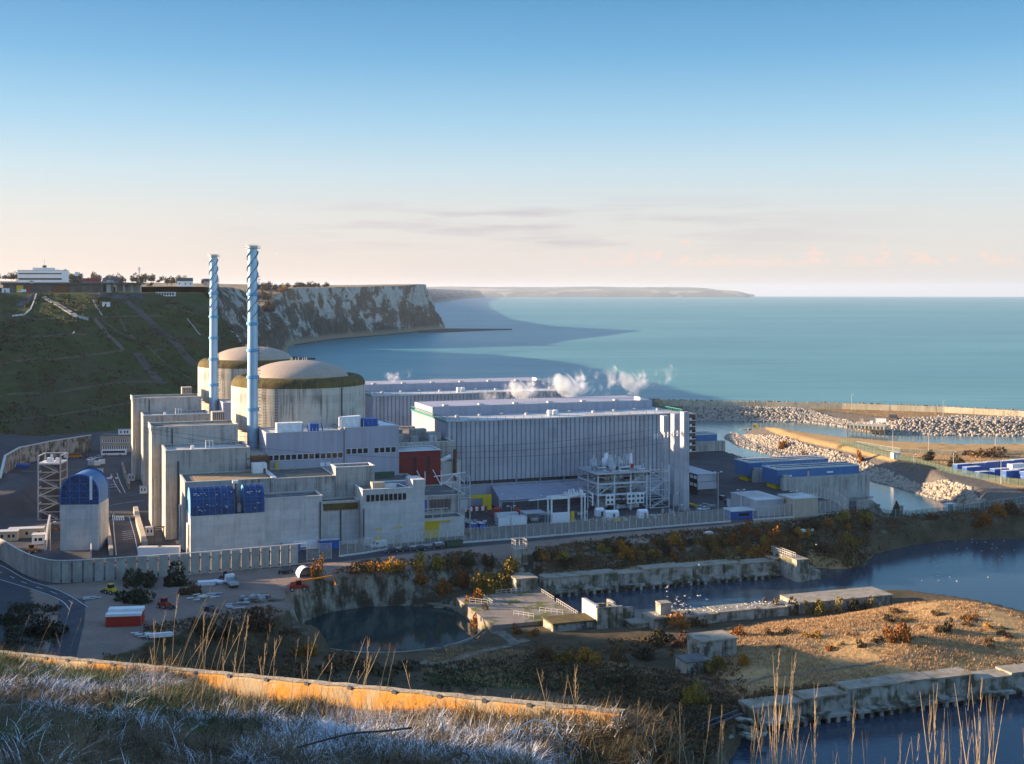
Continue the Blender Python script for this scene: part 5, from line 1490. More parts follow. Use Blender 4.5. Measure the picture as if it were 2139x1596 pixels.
fence('security_fence', 'side fence of tall white posts running back from the corner to the pump house', F4, 4.5, 2.6, M_mesh, M_cap, False, zf=12)
F5 = GP([(1790,1068),(1812,1060),(1822,1052)])
fence('security_fence', 'short razor wire fence at the corner above the canal', F5, 3.6, 2.2, M_mesh, M_steel, True)
F6 = [(136,487),(152,484),(170,493),(190,505),(214,520),(260,532)]
fence('mesh_fence', 'green mesh fence along the bank between canal and lake', F6, 3.0, 2.6, M_mesh_g, M_steel, False)
F7 = [tuple(hit(x, y)[:2]) for x, y in ((1755,925),(1790,938),(1830,950),(1862,958),(1900,966),(1945,978),(1990,990),(2050,1002),(2110,1012),(2180,1020))]
fence('mesh_fence', 'green mesh fence along the rocky jetty crest by the blue containers', F7, 3.0, 3.6, M_mesh_g, M_green, False)
F8 = [tuple(hit(x, y)[:2]) for x, y in ((1790,931),(1880,946),(1990,952),(2139,950),(2250,950))]
fence('mesh_fence', 'thin mesh fence along the harbour edge of the dry grass', F8, 2.4, 4.5, M_mesh_g, M_steel, False, pr=0.06)
def kerb(pts, label):
    P = dense(pts, 6); o0 = (P[0][0], P[0][1], 12)
    m = MB()
    for a, b in zip(P[:-1], P[1:]): m.beam((a[0], a[1], 12.15), (b[0], b[1], 12.15), 0.5, 0.6)
    tag(m.build('kerb_wall', M_cap, None), label, 'kerb')
kerb([(x, y-1.2) for x, y in F2], 'pale low kerb wall along the foot of the long fence')
kerb([(x, y-1.2) for x, y in F3], 'pale low kerb wall along the foot of the fence by the shed')

# ------------------------------------------------------------------ lamp posts and poles
def lamp(px, py, top, label, arm=1, group=None, z=12.0, v=None):
    v = G(px, py, z) if v is None else v
    h = CAM_Z-(top-EYE)/FOC*v.y - v.z
    r = empty('lamp_post', v, R(20), label, 'lamp post', group)
    m = MB(); m.tube((0,0,0), (0,0,h), 0.13, 0.08, 8); m.tube((0,0,0), (0,0,0.5), 0.2, n=8); m.build('pole', M_cap, r)
    m = MB()
    for s in ((1,) if arm == 1 else (-1, 1)): m.tube((0,0,h), (s*1.3, 0, h+0.15), 0.06, n=6)
    a = m.build('arm', M_steel, r)
    for s in ((1,) if arm == 1 else (-1, 1)):
        m = MB().box(min(s*0.9, s*1.7), max(s*0.9, s*1.7), -0.2, 0.2, h+0.1, h+0.32); m.build('lamp_head', M_white, a)
    return r
for px, py, top, lb, arm in ((1227,1089,1039,'tall lamp post at the fence left of the steel frame structure',1), (1068,1098,1058,'white twin headed lamp post beside the white containers',2),
    (1407,1078,1032,'lamp post just left of the lowest of the gantry columns',1), (1418,1079,1056,'short hooked lamp post by the gantry columns',1), (1456,1076,1057,'short lamp post right of the gantry columns near the fence',1),
    (1500,1073,987,'tallest twin headed lamp post in the yard right of the turbine hall',2), (1548,1083,1024,'lamp post in front of the parked cars and blue roofed gatehouse',2),
    (1658,1087,1027,'twin headed lamp post standing in front of the pale shed',2), (1043,1072,1034,'thin lamp post in front of the lean to',1), (1073,1076,1042,'wide headed lamp post in the transformer yard',2),
    (1124,1070,1037,'thin lamp post behind the white pipe frame',1), (1190,1064,1024,'slim lamp post at the right end of the lean to',1), (1264,1092,1047,'lamp post in front of the steel frame structure',1),
    (932,1112,1096,'short lamp with twin round heads by the dark hedge',2), (105,1150,1092,'pale post near the site huts beside the arched tank building',1), (390,1128,1085,'short lamp post at the sunlit left wall foot',1)):
    lamp(px, py, top, lb, arm)
for px, py, top, lb in ((1865,958,899,'pole with white cabinet on the jetty crest'), (1940,946,908,'slim pole on the dry grass, behind the round dark shrubs'), (2079,946,910,'slim pole on the dry grass above the blue containers'),
    (1519+390,975,950,'thin pole on the jetty above the shadowed rocks'), (1992,978,945,'thin pole left of the blue containers'), (2091,1010,963,'lamp post standing among the blue containers')):
    lamp(px, py, top, lb, 1, None, v=hit(px, py))
for px, py, top, lb in ((1779,857,824,'lamp pole on the breakwater above the small pier'), (1970,868,837,'lamp pole on the breakwater wall right of the white hut')):
    lamp(px, py, top, lb, 1, None, v=hit(px, py, 700))
v = hit(1871, 958); r = empty('cabinet', v, R(10), 'white equipment cabinet at the foot of the jetty pole', 'cabinet')
MB().box(-2,2,-1.5,1.5,0,2.9).build('body', M_white, r); MB().box(-2.1,2.1,-1.6,1.6,2.9,3.1).build('roof', M_steel, r); MB().box(0.3,1.5,-1.56,-1.5,0.2,2.4).build('door', M_steel, r)

# ------------------------------------------------------------------ vehicles
def wheel(mb_parent, x, y, r_=0.34, w=0.22):
    m = MB().tube((x, y-w/2, r_), (x, y+w/2, r_), r_, n=14); t = m.build('wheel', M_black, mb_parent)
    m = MB().tube((x, y-w/2-0.012, r_), (x, y+w/2+0.012, r_), r_*0.55, n=10); m.build('rim', M_steel, t)

def car(v, rz, label, paint, boxy=False, group=None, cat='car', name='parked_car'):
    r = empty(name, v, rz, label, cat, group)
    h = 1.78 if boxy else 1.5
    prof = [(-2.2,0.35),(-2.2,0.85),(-1.25,0.98),(1.9,0.98),(2.2,0.85),(2.2,0.35)]
    m = MB().extr(prof, 'y', -0.9, 0.9)
    m.v = [(x, y, z) for x, y, z in m.v]
    m.build('body', paint, r)
    x0, x1, x2, x3 = (-1.2,-0.7,1.95,2.1) if boxy else (-1.2,-0.35,1.1,1.85)
    c = MB(); c.add([(x0,-0.82,0.97),(x3,-0.82,0.97),(x3,0.82,0.97),(x0,0.82,0.97),(x1,-0.66,h-0.06),(x2,-0.66,h-0.06),(x2,0.66,h-0.06),(x1,0.66,h-0.06)], [(0,1,5,4),(1,2,6,5),(2,3,7,6),(3,0,4,7)])
    c.build('windows', M_glass, r)
    t = MB().box(x1-0.03, x2+0.03, -0.69, 0.69, h-0.07, h); 
    for s in (-1, 1):
        t.beam((x0, s*0.83, 0.98), (x1, s*0.67, h-0.03), 0.07); t.beam((x3, s*0.83, 0.98), (x2, s*0.67, h-0.03), 0.08); t.beam(((x1+x2)/2, s*0.83, 0.98), ((x1+x2)/2, s*0.68, h-0.03), 0.07)
    t.build('roof', paint, r)
    for x in (-1.35, 1.35):
        for y in (-0.82, 0.82): wheel(r, x, y)
    for y in (-0.62, 0.62):
        MB().box(-2.24,-2.19,y-0.18,y+0.18,0.62,0.8).build('headlight', M_white, r)
        MB().box(2.19,2.24,y-0.16,y+0.16,0.65,0.85).build('tail_light', M_red_p, r)
    MB().box(-2.25,-2.2,-0.26,0.26,0.42,0.54).build('number_plate', M_white, r)
    return r

def van(v, rz, label, paint, L_=5.4, cat='van', name='van'):
    r = empty(name, v, rz, label, cat)
    prof = [(-2.7,0.4),(-2.7,1.0),(-1.9,1.25),(-1.25,2.2),(2.65,2.3),(2.7,0.4)]
    MB().extr(prof, 'y', -0.98, 0.98).build('body', paint, r)
    w = MB(); w.add([(-1.93,-0.8,1.3),(-1.93,0.8,1.3),(-1.3,0.75,2.14),(-1.3,-0.75,2.14)], [(0,1,2,3)])
    w.v = [(x-0.03,y,z+0.02) for x,y,z in w.v]; w.build('windscreen', M_glass, r)
    for s in (-1, 1): MB().box(-1.4,-0.5,s*0.98-0.015,s*0.98+0.015,1.3,1.95).build('side_window', M_glass, r)
    for x in (-1.75, 1.75):
        for y in (-0.9, 0.9): wheel(r, x, y, 0.36)
    for y in (-0.7, 0.7): MB().box(-2.74,-2.68,y-0.18,y+0.18,0.75,0.98).build('headlight', M_glass, r)
    return r

def truck(v, rz, label, cab, bed, L_=8.0, load=None):
    r = empty('truck', v, rz, label, 'truck')
    MB().extr([(-L_/2,0.6),(-L_/2,1.7),(-L_/2+0.35,2.75),(-L_/2+2.0,2.8),(-L_/2+2.0,0.6)], 'y', -1.2, 1.2).build('cab', cab, r)
    w = MB(); w.add([(-L_/2-0.02,-1.0,1.75),(-L_/2-0.02,1.0,1.75),(-L_/2+0.28,1.0,2.6),(-L_/2+0.28,-1.0,2.6)], [(0,1,2,3)]); w.build('windscreen', M_glass, r)
    MB().box(-L_/2+2.1, L_/2, -1.2, 1.2, 0.95, 1.25).build('flatbed', bed, r)
    s = MB()
    for y in (-1.2, 1.15): s.box(-L_/2+2.1, L_/2, y, y+0.05, 1.25, 1.75)
    s.box(L_/2-0.05, L_/2, -1.15, 1.15, 1.25, 1.75); s.box(-L_/2+2.1, -L_/2+2.15, -1.15, 1.15, 1.25, 2.2)
    s.build('side_board', bed, r)
    if load: MB().box(-L_/2+2.6, L_/2-0.5, -1.0, 1.0, 1.26, 2.6).build('load', load, r)
    for x in (-L_/2+1.2, L_/2-1.6, L_/2-2.8):
        for y in (-1.05, 1.05): wheel(r, x, y, 0.48, 0.3)
    for y in (-0.85, 0.85): MB().box(-L_/2-0.04,-L_/2+0.02,y-0.2,y+0.2,0.9,1.15).build('headlight', M_white, r)
    return r

def bus(v, rz, label):
    r = empty('bus', v, rz, label, 'bus')
    MB().extr([(-6,0.45),(-6.1,1.2),(-5.8,3.0),(6,3.1),(6,0.45)], 'y', -1.25, 1.25).build('body', M_carwht, r)
    for s in (-1, 1): MB().box(-5.3, 5.6, s*1.25-0.02, s*1.25+0.02, 1.55, 2.55).build('side_windows', M_glass, r)
    w = MB(); w.add([(-6.12,-1.1,1.4),(-6.12,1.1,1.4),(-5.86,1.1,2.8),(-5.86,-1.1,2.8)], [(0,1,2,3)]); w.build('windscreen', M_glass, r)
    for x in (-3.8, 3.3):
        for y in (-1.15, 1.15): wheel(r, x, y, 0.5, 0.3)
    return r

def box_container(v, rz, label, mat, L_=6.0, w=2.45, h=2.6, group=None, cat='container', door=True, roof=None, name='shipping_container'):
    r = empty(name, v, rz, label, cat, group)
    MB().box(-L_/2, L_/2, -w/2, w/2, 0.12, h).build('body', mat, r)
    MB().box(-L_/2-0.03, L_/2+0.03, -w/2-0.03, w/2+0.03, h, h+0.08).build('roof', roof or M_roof_w, r)
    m = MB()
    for x in (-L_/2, L_/2):
        for y in (-w/2, w/2): m.box(x-0.09, x+0.09, y-0.09, y+0.09, 0, h+0.1)
    m.box(-L_/2, L_/2, -w/2-0.05, -w/2-0.005, 0.05, 0.2); m.box(-L_/2, L_/2, w/2+0.005, w/2+0.05, 0.05, 0.2)
    m.build('corner_frame', mat, r)
    if door:
        m = MB()
        for y in (-0.8, -0.3, 0.3, 0.8): m.tube((-L_/2-0.06, y, 0.3), (-L_/2-0.06, y, h-0.2), 0.03, n=5)
        m.beam((-L_/2-0.06, -0.8, 1.2), (-L_/2-0.06, 0.8, 1.2), 0.06)
        m.build('door_bar', M_steel, r)
    return r

rz_road = math.atan2(G(947,1141).y-G(816,1154).y, G(947,1141).x-G(816,1154).x)
van(G(791,1144), rz_road, 'white van parked behind the fence by the block with nine windows', M_carwht)
car(G(818,1154), rz_road+0.05, 'blue black estate car first in the row on the earth track', M_carblk, False)
car(G(847,1151.5), rz_road+0.1, 'black car second in the row on the earth track', M_carblk, False)
car(G(877,1149.5), rz_road+0.05, 'black car third in the row, before the pale roofed jeep', M_carblk, False)
j = car(G(912,1145.5), rz_road+0.05, 'black boxy jeep with a pale roof beside the green skip', M_carblk, True)
MB().box(-0.75, 2.0, -0.7, 0.7, 1.785, 1.84).build('pale_roof_panel', M_carwht, j)
def skip(v, rz, label, mat):
    r = empty('skip', v, rz, label, 'skip')
    m = MB(); pts = [(-2.6,-1.1,0.25),(2.2,-1.1,0.25),(2.2,1.1,0.25),(-2.6,1.1,0.25),(-3.0,-1.2,1.9),(3.0,-1.2,1.9),(3.0,1.2,1.9),(-3.0,1.2,1.9)]
    m.add(pts, [(0,3,2,1),(0,1,5,4),(1,2,6,5),(2,3,7,6),(3,0,4,7)]); m.build('hull', mat, r)
    m = MB(); m.beam((-3,-1.2,1.9),(3,-1.2,1.9),0.12); m.beam((-3,1.2,1.9),(3,1.2,1.9),0.12); m.beam((-3,-1.2,1.9),(-3,1.2,1.9),0.12); m.beam((3,-1.2,1.9),(3,1.2,1.9),0.12); m.build('rim', mat, r)
    return r
skip(G(948,1142), rz_road, 'dark green open skip at the end of the row of cars', M_green)
bus(G(238,952), R(6), 'white coach parked behind the tall slab buildings')
truck(G(152,958), R(10), 'orange truck parked by the retaining wall behind the stair tower', M_carwht, M_orange, 8, M_rust)
truck(G(484,1224), R(-65), 'white lorry facing the viewer in the yard', M_carwht, M_steel, 7.5)
car(G(86,1128), R(25), 'white car among the huts left of the arched tank building', M_carwht, False)
car(G(1511,1045), R(110), 'black car parked beside the cabins in the yard right of the turbine hall', M_carblk, True)
car(G(1522,1054), R(100), 'dark car parked near the blue roofed gatehouse', M_carblk, False)
def boat(v, rz):
    r = empty('boat', v, rz, 'yellow dinghy lying in the yard beside the gantry columns', 'boat')
    m = MB(); m.add([(-3,-0.8,0.9),(1.5,-1.0,0.9),(3.4,0,1.1),(1.5,1.0,0.9),(-3,0.8,0.9),(-2.8,-0.4,0.1),(1.4,-0.5,0.1),(2.6,0,0.3),(1.4,0.5,0.1),(-2.8,0.4,0.1)], [(0,1,6,5),(1,2,7,6),(2,3,8,7),(3,4,9,8),(4,0,5,9),(5,6,7,8,9)])
    m.build('hull', M_yellow, r)
    for x in (-2, 0): MB().box(x-0.2,x+0.2,-0.85,0.85,0.7,0.78).build('thwart', M_steel_d, r)
boat(G(1447,1058), R(110))

def telehandler(v, rz):
    r = empty('telehandler', v, rz, 'red telehandler with its orange boom stretched low across the yard', 'telehandler')
    MB().extr([(-2.6,0.7),(-2.6,1.5),(-1.2,1.9),(2.2,1.7),(2.4,0.7)], 'y', -1.0, 1.0).build('chassis', M_red_p, r)
    c = MB().box(-0.9, 0.5, 0.2, 1.05, 1.8, 2.9); c.build('cab', M_glass, r)
    MB().box(-1.0,0.6,0.15,1.1,2.9,3.0).build('cab_roof', M_red_p, r)
    m = MB(); m.beam((2.0,-0.4,2.1),(-4.2,-0.4,2.9),0.5,0.55); m.beam((-4.2,-0.4,2.9),(-9.5,-0.4,3.4),0.36,0.4); m.build('boom', M_orange, r)
    m = MB(); m.beam((-9.5,-0.4,3.4),(-10.4,-0.4,1.6),0.4); m.beam((-10.4,-0.9,1.3),(-10.4,0.2,1.3),0.2,0.9); m.box(-11.4,-10.4,-0.7,0,0.8,1.0); m.build('attachment', M_orange, r)
    for x in (-1.7, 1.6):
        for y in (-1.05, 1.05): wheel(r, x, y, 0.62, 0.4)
telehandler(G(622,1234), R(195))
def loader(v, rz, label, paint):
    r = empty('wheel_loader', v, rz, label, 'digger')
    MB().box(-1.6,1.2,-0.85,0.85,0.7,1.6).build('body', paint, r)
    MB().box(-0.6,0.5,-0.7,0.7,1.6,2.6).build('cab', M_glass, r); MB().box(-0.7,0.6,-0.75,0.75,2.6,2.72).build('roof', paint, r)
    m = MB()
    for y in (-0.6, 0.6): m.beam((1.0,y,1.4),(2.6,y,0.9),0.18)
    m.build('arm', paint, r); m = MB(); m.add([(2.4,-0.95,0.9),(2.4,0.95,0.9),(3.3,0.95,0.25),(3.3,-0.95,0.25),(2.4,0.95,0.2),(2.4,-0.95,0.2)], [(0,1,4,5),(5,4,2,3),(0,5,3),(1,2,4)]); m.build('bucket', M_steel_d, r)
    for x in (-1.1, 0.8):
        for y in (-0.9, 0.9): wheel(r, x, y, 0.55, 0.35)
loader(G(231,1240), R(150), 'small yellow digger on the gravel in front of the panel wall', M_yellow)
loader(G(66,1155), R(40), 'orange digger behind the curve of the panel wall', M_orange)
loader(G(470,1212), R(20), 'dark tractor with orange trim behind the white lorry', M_steel_d)
loader(G(343,1270), R(-30), 'red machine half hidden by grass in the lower yard', M_red_p)
def shelter(v):
    r = empty('stack_of_cabins', v, R(8), 'red and white striped pair of site cabins in the lower yard', 'site cabin')
    MB().box(-4.2,4.2,-1.3,1.3,0,2.5).build('cabin', M_red_p, r); MB().box(-4.25,4.25,-1.35,1.35,2.5,3.1).build('white_band', M_white, r)
    MB().box(-4.0,4.4,1.5,4.1,0,3.0).build('cabin', M_red_p, r); MB().box(-4.05,4.45,1.45,4.15,3.0,3.7).build('white_band', M_white, r)
shelter(G(259,1306))

# people
def person(v, rz, label, top, legs, lean=0.0):
    """standing figure grown as one skinned body, with hair and helmet as children"""
    me = bpy.data.meshes.new('person')
    vs = [(0,0,0.93),(0,0,1.12),(0,0,1.38),(0,0,1.5),(0,-0.01,1.58),(0,-0.01,1.70),
          (0.19,0,1.40),(0.25,0.02,1.14),(0.25,-0.08,0.90),(0.25,-0.1,0.82),(-0.19,0,1.40),(-0.25,0.02,1.14),(-0.25,-0.06,0.90),(-0.25,-0.08,0.82),
          (0.1,0,0.86),(0.11,-0.04,0.48),(0.11,0.02,0.08),(0.11,-0.14,0.04),(-0.1,0,0.86),(-0.11,0.03,0.48),(-0.11,0.06,0.08),(-0.11,-0.1,0.04)]
    es = [(0,1),(1,2),(2,3),(3,4),(4,5),(2,6),(6,7),(7,8),(8,9),(2,10),(10,11),(11,12),(12,13),(0,14),(14,15),(15,16),(16,17),(0,18),(18,19),(19,20),(20,21)]
    rad = [.15,.14,.16,.07,.09,.09,.075,.055,.042,.03,.075,.055,.042,.03,.1,.075,.055,.05,.1,.075,.055,.05]
    me.from_pydata(vs, es, []); o = bpy.data.objects.new('person', me); COL.objects.link(o)
    sk_ = o.modifiers.new('Skin', 'SKIN'); sd = o.modifiers.new('Subsurf', 'SUBSURF'); sd.levels = sd.render_levels = 1
    for i, q in enumerate(rad): me.skin_vertices[0].data[i].radius = (q, q)
    me.skin_vertices[0].data[0].use_root = True
    me.materials.append(top); o.location = v; o.rotation_euler = (0, 0, rz); tag(o, label, 'person')
    m = MB().smooth(True)
    m.lathe([(0.115,1.66),(0.12,1.72),(0.09,1.79),(0.02,1.82)], 10, 0, -0.01, True); m.build('helmet', M_white, o)
    m = MB()
    for x in (-0.105, 0.105): m.tube((x,0,0.84),(x*1.05,-0.0,0.1),0.115,0.08,8)
    m.build('trousers', legs, o)
    return o
if not bpy.data.meshes.get('probe'):
    person(G(233,1083), 0.3, 'person in dark clothes walking across the zebra crossing', M_darkcloth, M_darkcloth)
    person(G(237.5,1082), -0.4, 'second person on the zebra crossing, with paler jacket', M_steel, M_darkcloth)
    person(G(68.5,1128), 0.8, 'worker in orange overalls standing by the huts, the first of two', M_hiviz, M_hiviz)
    person(G(77,1126), -0.8, 'worker in orange overalls nearer the arched tank building', M_hiviz, M_hiviz)

# ------------------------------------------------------------------ containers, huts and clutter on the platform
box_container(G(687,1146), PA, 'blue container with a white emblem at the foot of the recessed bay', M_blue_box, 6.6, 2.5, 2.9)
def generator(v):
    r = empty('generator', v, PA, 'white generator cabin left of the blue container at the wall', 'generator')
    MB().box(-4.6,4.4,-1.2,1.2,0.2,2.9).build('housing', M_white, r); m = MB()
    for x in (-3, -1, 1, 3): m.tube((x,0,2.9),(x,0,3.4),0.35,n=8)
    m.box(-3.4,3.4,-0.5,0.5,2.9,3.0); m.build('exhaust', M_steel, r); MB().box(-4.66,-4.6,-0.6,0.6,0.4,2.4).build('door', M_steel_d, r)
generator(G(642,1147))
box_container(G(607,1152), PA, 'blue container half hidden behind the panel wall', M_blue_box, 5.5)
box_container(G(985,1104), R(-62), 'blue skip container with pale lid, first of the pair by the fence', M_blue_box, 4.6, 2.2, 1.9)
box_container(G(1003,1103), R(-62), 'blue skip container with pale lid, second of the pair by the fence', M_blue_box, 4.6, 2.2, 1.9)
box_container(G(1068,1096), PA, 'long white cabin with panelled side beside the fence', M_white, 10.5, 3.0, 2.9, cat='cabin', name='site_cabin')
box_container(G(1058,1088), PA, 'white cabin behind the long white one near the fence', M_white, 8, 2.6, 2.9, cat='cabin', name='site_cabin')
box_container(G(1037,1078), R(80), 'red container at the left of the white cabins', M_red_p, 5, 2.4, 2.8, roof=M_red_p)
box_container(G(1082,1078), R(10), 'small red container behind the white cabins', M_red_p, 3, 2.2, 2.4, roof=M_red_p)
def open_shed(v):
    r = empty('open_shed', v, PA, 'grey open fronted shed with a machine inside, by the white pipe frame', 'shed')
    m = MB()
    for x in (-3.6, 3.6):
        for y in (-3, 3): m.beam((x,y,0),(x,y,3.4),0.3)
    m.box(-3.6,3.6,2.9,3.0,0,3.4); m.box(-3.65,-3.55,-3,3,0,3.4); m.build('frame', M_ribs, r)
    MB().box(-3.9,3.9,-3.3,3.3,3.4,3.7).build('roof', M_steel, r)
    m = MB().smooth(True); m.tube((-1.5,-1,1.0),(1.5,-1,1.0),0.9,n=14); m.build('tank', M_steel, r)
open_shed(G(1113,1090))
def pipe_frame(v):
    r = empty('busbar_frame', v, PA, 'white busbar frame with a cluster of insulators above a cabinet', 'switchgear')
    m = MB()
    for x, y in ((-3.5,-1.5),(3.0,-1.5),(9.5,-1.0),(-3.5,2),(9.5,2)): m.beam((x,y,0),(x,y,9.0),0.5)
    m.beam((-4,-1.5,9.0),(3.5,-1.5,9.0),0.9,0.8); m.beam((-4,2,9.0),(9.8,2,9.4),0.6); m.beam((-12,-1.0,8.6),(-4,-1.5,9.0),0.5,0.4); m.beam((3,-1.5,9.4),(9.8,-1.0,9.8),0.5)
    m.build('frame', M_white, r)
    rng = np.random.default_rng(3)
    m = MB()
    for i in range(16):
        x = 2.6+rng.random()*7; y = -2+rng.random()*3; m.tube((x,y,8.8),(x,y,10+rng.random()*2),0.3,0.2,8); m.tube((x,y,9.8),(x+rng.random()*2-1,y+0.6,10.4),0.2,n=6)
    m.beam((2.4,-0.5,9.2),(9.8,-0.5,9.2),0.7,0.9); m.build('insulator_cluster', M_white, r)
    MB().box(-3.4,3.2,-2.4,-0.3,0.2,3.6).build('cabinet', M_white, r); MB().box(4.0,5.2,-1.6,-0.6,0,3.8).build('yellow_panel', M_yellow, r)
pipe_frame(G(1168,1091))
for px, py, lb, w_ in ((1277,1083,'white tarpaulin tent in front of the steel frame structure', 5.0), (1342,1081,'white folded cabinet box right of the white tent', 3.4), (1252,1078,'small white cabinet left of the white tent', 3.0)):
    r = empty('white_hut', G(px, py), R(12), lb, 'hut')
    m = MB(); m.extr([(-1.6,0),(-1.6,2.5),(0,3.1),(1.6,2.5),(1.6,0)], 'x', -w_/2, w_/2); m.build('cover', M_tarp, r)
    MB().box(0.2,1.0,-1.66,-1.58,0.1,1.9).build('flap', M_steel_d, r)
for px, py, lb, col in ((1240,1087,'heap of red and grey scaffold pieces beside the lamp post', M_red_p), (1290,1087,'heap of ochre sand bags in front of the white tent', M_yellow), (985,1090,'jumble of pale drums beside the striped barrier', M_white), (1374,1082,'stack of brown crates by the stair tower foot', M_rust)):
    rng = np.random.default_rng(px)
    r = empty('materials_heap', G(px, py), R(12), lb, 'heap')
    for i in range(14):
        x, y = rng.normal(0, 2.0), rng.normal(0, 1.0); h = 0.3+rng.random()*0.9
        MB().box(x-0.5, x+0.4+rng.random()*0.6, y-0.35, y+0.35, 0, h).build('piece', [col, M_steel, M_wood][i % 3], r)
r = empty('barrier', G(993,1073), PA, 'red and white striped barrier under a yellow hoist beam', 'barrier')
for i in range(8): MB().box(-4.6+i*1.15, -4.6+(i+1)*1.15-0.02, -0.1, 0.1, 1.0, 2.6).build('stripe_panel', M_red_p if i % 2 else M_white, r)
m = MB()
for x in (-4.4, 0, 4.4): m.beam((x,0.2,0),(x,0.2,2.6),0.15)
m.beam((-4.6,0.2,1.1),(4.6,0.2,1.1),0.12); m.build('leg', M_steel, r)
r = empty('hoist_beam', G(1000,1066), PA, 'yellow hoist beam standing against the lower turbine hall wall', 'hoist')
MB().box(-4,5.0,-0.4,0.4,4.6,5.8).build('beam', M_yellow, r); MB().box(1.5,5.0,-0.3,0.3,0,4.6).build('post', M_yellow, r)
r = empty('gatehouse', G(1545,1080), R(15), 'low blue sided gatehouse with pale flat roof behind the fence', 'hut')
MB().box(-4.5,4.5,-3.5,3.5,0,2.7).build('wall', M_blue_box, r); MB().box(-5,5,-4,4,2.7,3.0).build('roof', M_roof_w, r); MB().box(-2,2,-3.56,-3.5,1.0,2.0).build('window', M_glass, r)
r = empty('white_hut', G(1533,1058), R(15), 'small white cabin beside the dark parked car', 'hut')
MB().box(-2.2,2.2,-1.6,1.6,0,3.2).build('wall', M_white, r); MB().box(-2.4,2.4,-1.8,1.8,3.2,3.4).build('roof', M_brown, r); MB().box(-0.4,0.5,-1.65,-1.6,0.1,2.2).build('door', M_steel, r)

# white screen, huts and signs at the foot of the sunlit walls
r = empty('white_screen', G(332,1163), R(4), 'long white hoarding between the road and the panel wall', 'hoarding')
MB().box(-6.4,6.2,-0.3,2.4,0,2.9).build('board', M_white, r); MB().box(-6.5,6.3,-0.35,2.5,2.9,3.0).build('coping', M_cap, r); MB().box(-0.5,0.5,0.6,1.4,3.0,3.2).build('hatch', M_steel_d, r)
def tall_sign(v):
    r = empty('sign_board', v, R(15), 'red and white hatched board with a dark disc by the concrete wall foot', 'sign')
    for i in range(5):
        for j in range(5): MB().box(-2+i*0.8,-2+i*0.8+0.79,-0.05,0.05,2+j*0.8,2+j*0.8+0.79).build('square', M_red_p if (i+j) % 2 else M_white, r)
    MB().tube((0,-0.12,4.1),(0,-0.06,4.1),0.75,n=20).build('disc', M_carblk, r)
    m = MB()
    for x in (-1.6,1.6): m.beam((x,0.1,0),(x,0.1,2.2),0.15)
    m.build('leg', M_steel, r)
tall_sign(G(361,1126))
r = empty('portal', G(339,1136), R(4), 'tan goalpost frame standing before the concrete wall', 'portal')
m = MB()
for x in (-2.6, 0.4): m.beam((x,0,0),(x,0,5.6),0.28)
m.beam((-3,0,5.6),(0.8,0,5.6),0.3); m.build('frame', M_wood, r); MB().box(-2.7,-0.2,0.2,2.2,4.9,5.1).build('shelf', M_wood, r)
for px, py, lb in ((313,1118,'small white booth with dark windows at the wall corner'), (275,1004,'small white booth beside the ramp wall'), (300,1030,'low white screen at the foot of the tall slab'), (208,993,'white cabin on the road behind the arched tank building'), (212,1018,'second white cabin behind the arched tank building, with grey top'), (203,1073,'narrow white cabin beside the arched tank building wall'), (214,1092,'short white cabin below the narrow one')):
    r = empty('booth', G(px, py), R(10), lb, 'booth')
    MB().box(-1.4,1.4,-1.2,1.2,0,2.7).build('wall', M_white, r); MB().box(-1.6,1.6,-1.4,1.4,2.7,2.85).build('roof', M_steel, r)
    for x in (-0.8, 0.4): MB().box(x,x+0.5,-1.25,-1.2,1.1,2.1).build('window', M_glass, r)
# stone embankment walls along the inner road
def low_wall(pts, label, h, mat, w=0.6, z=12):
    P = dense(pts, 3); m = MB()
    for a, b in zip(P[:-1], P[1:]): m.beam((a[0], a[1], z+h/2), (b[0], b[1], z+h/2), w, h)
    o0 = (P[0][0], P[0][1], z); o = m.build('low_wall', mat, None); return tag(o, label, 'wall')
low_wall(GP([(283,1070),(290,1100),(296,1120),(303,1145)]), 'tan stone faced low wall along the right of the inner road', 2.2, M_beige, 1.6)
low_wall(GP([(222,1095),(226,1120),(230,1145),(232,1160)]), 'tan stone faced low wall along the left of the inner road', 2.2, M_beige, 1.2)
low_wall(GP([(255,975),(262,1000),(270,1022)]), 'dark retaining kerb beside the rear ramp', 2.5, M_conc_old, 0.8)
low_wall(GP([(185,1128),(190,1150),(190,1165)]), 'sunlit concrete wing wall in front of the arched tank building', 2.6, M_conc_light, 0.5)
low_wall(GP([(95,1150),(100,1115),(104,1095)]), 'sunlit pale wall left of the arched tank building', 3.4, M_conc_light, 0.6)
for px, py, lb, L_ in ((55,1122,'tan site hut with a pale roof left of the arched tank building',11), (18,1128,'pale hut with windows at the left of the tan one',6), (82,1135,'white cabin near the orange workers',4)):
    r = empty('site_hut', G(px, py), R(12), lb, 'hut')
    MB().box(-L_/2,L_/2,-1.8,1.8,0,3.0).build('wall', M_beige if L_ > 5 else M_white, r); MB().box(-L_/2-0.2,L_/2+0.2,-2.1,2.1,3.0,3.2).build('roof', M_roof_w, r)
    for x in (-L_/2+0.8, 0, L_/2-1.6): MB().box(x,x+0.8,-1.85,-1.8,1.1,2.1).build('window', M_glass, r)

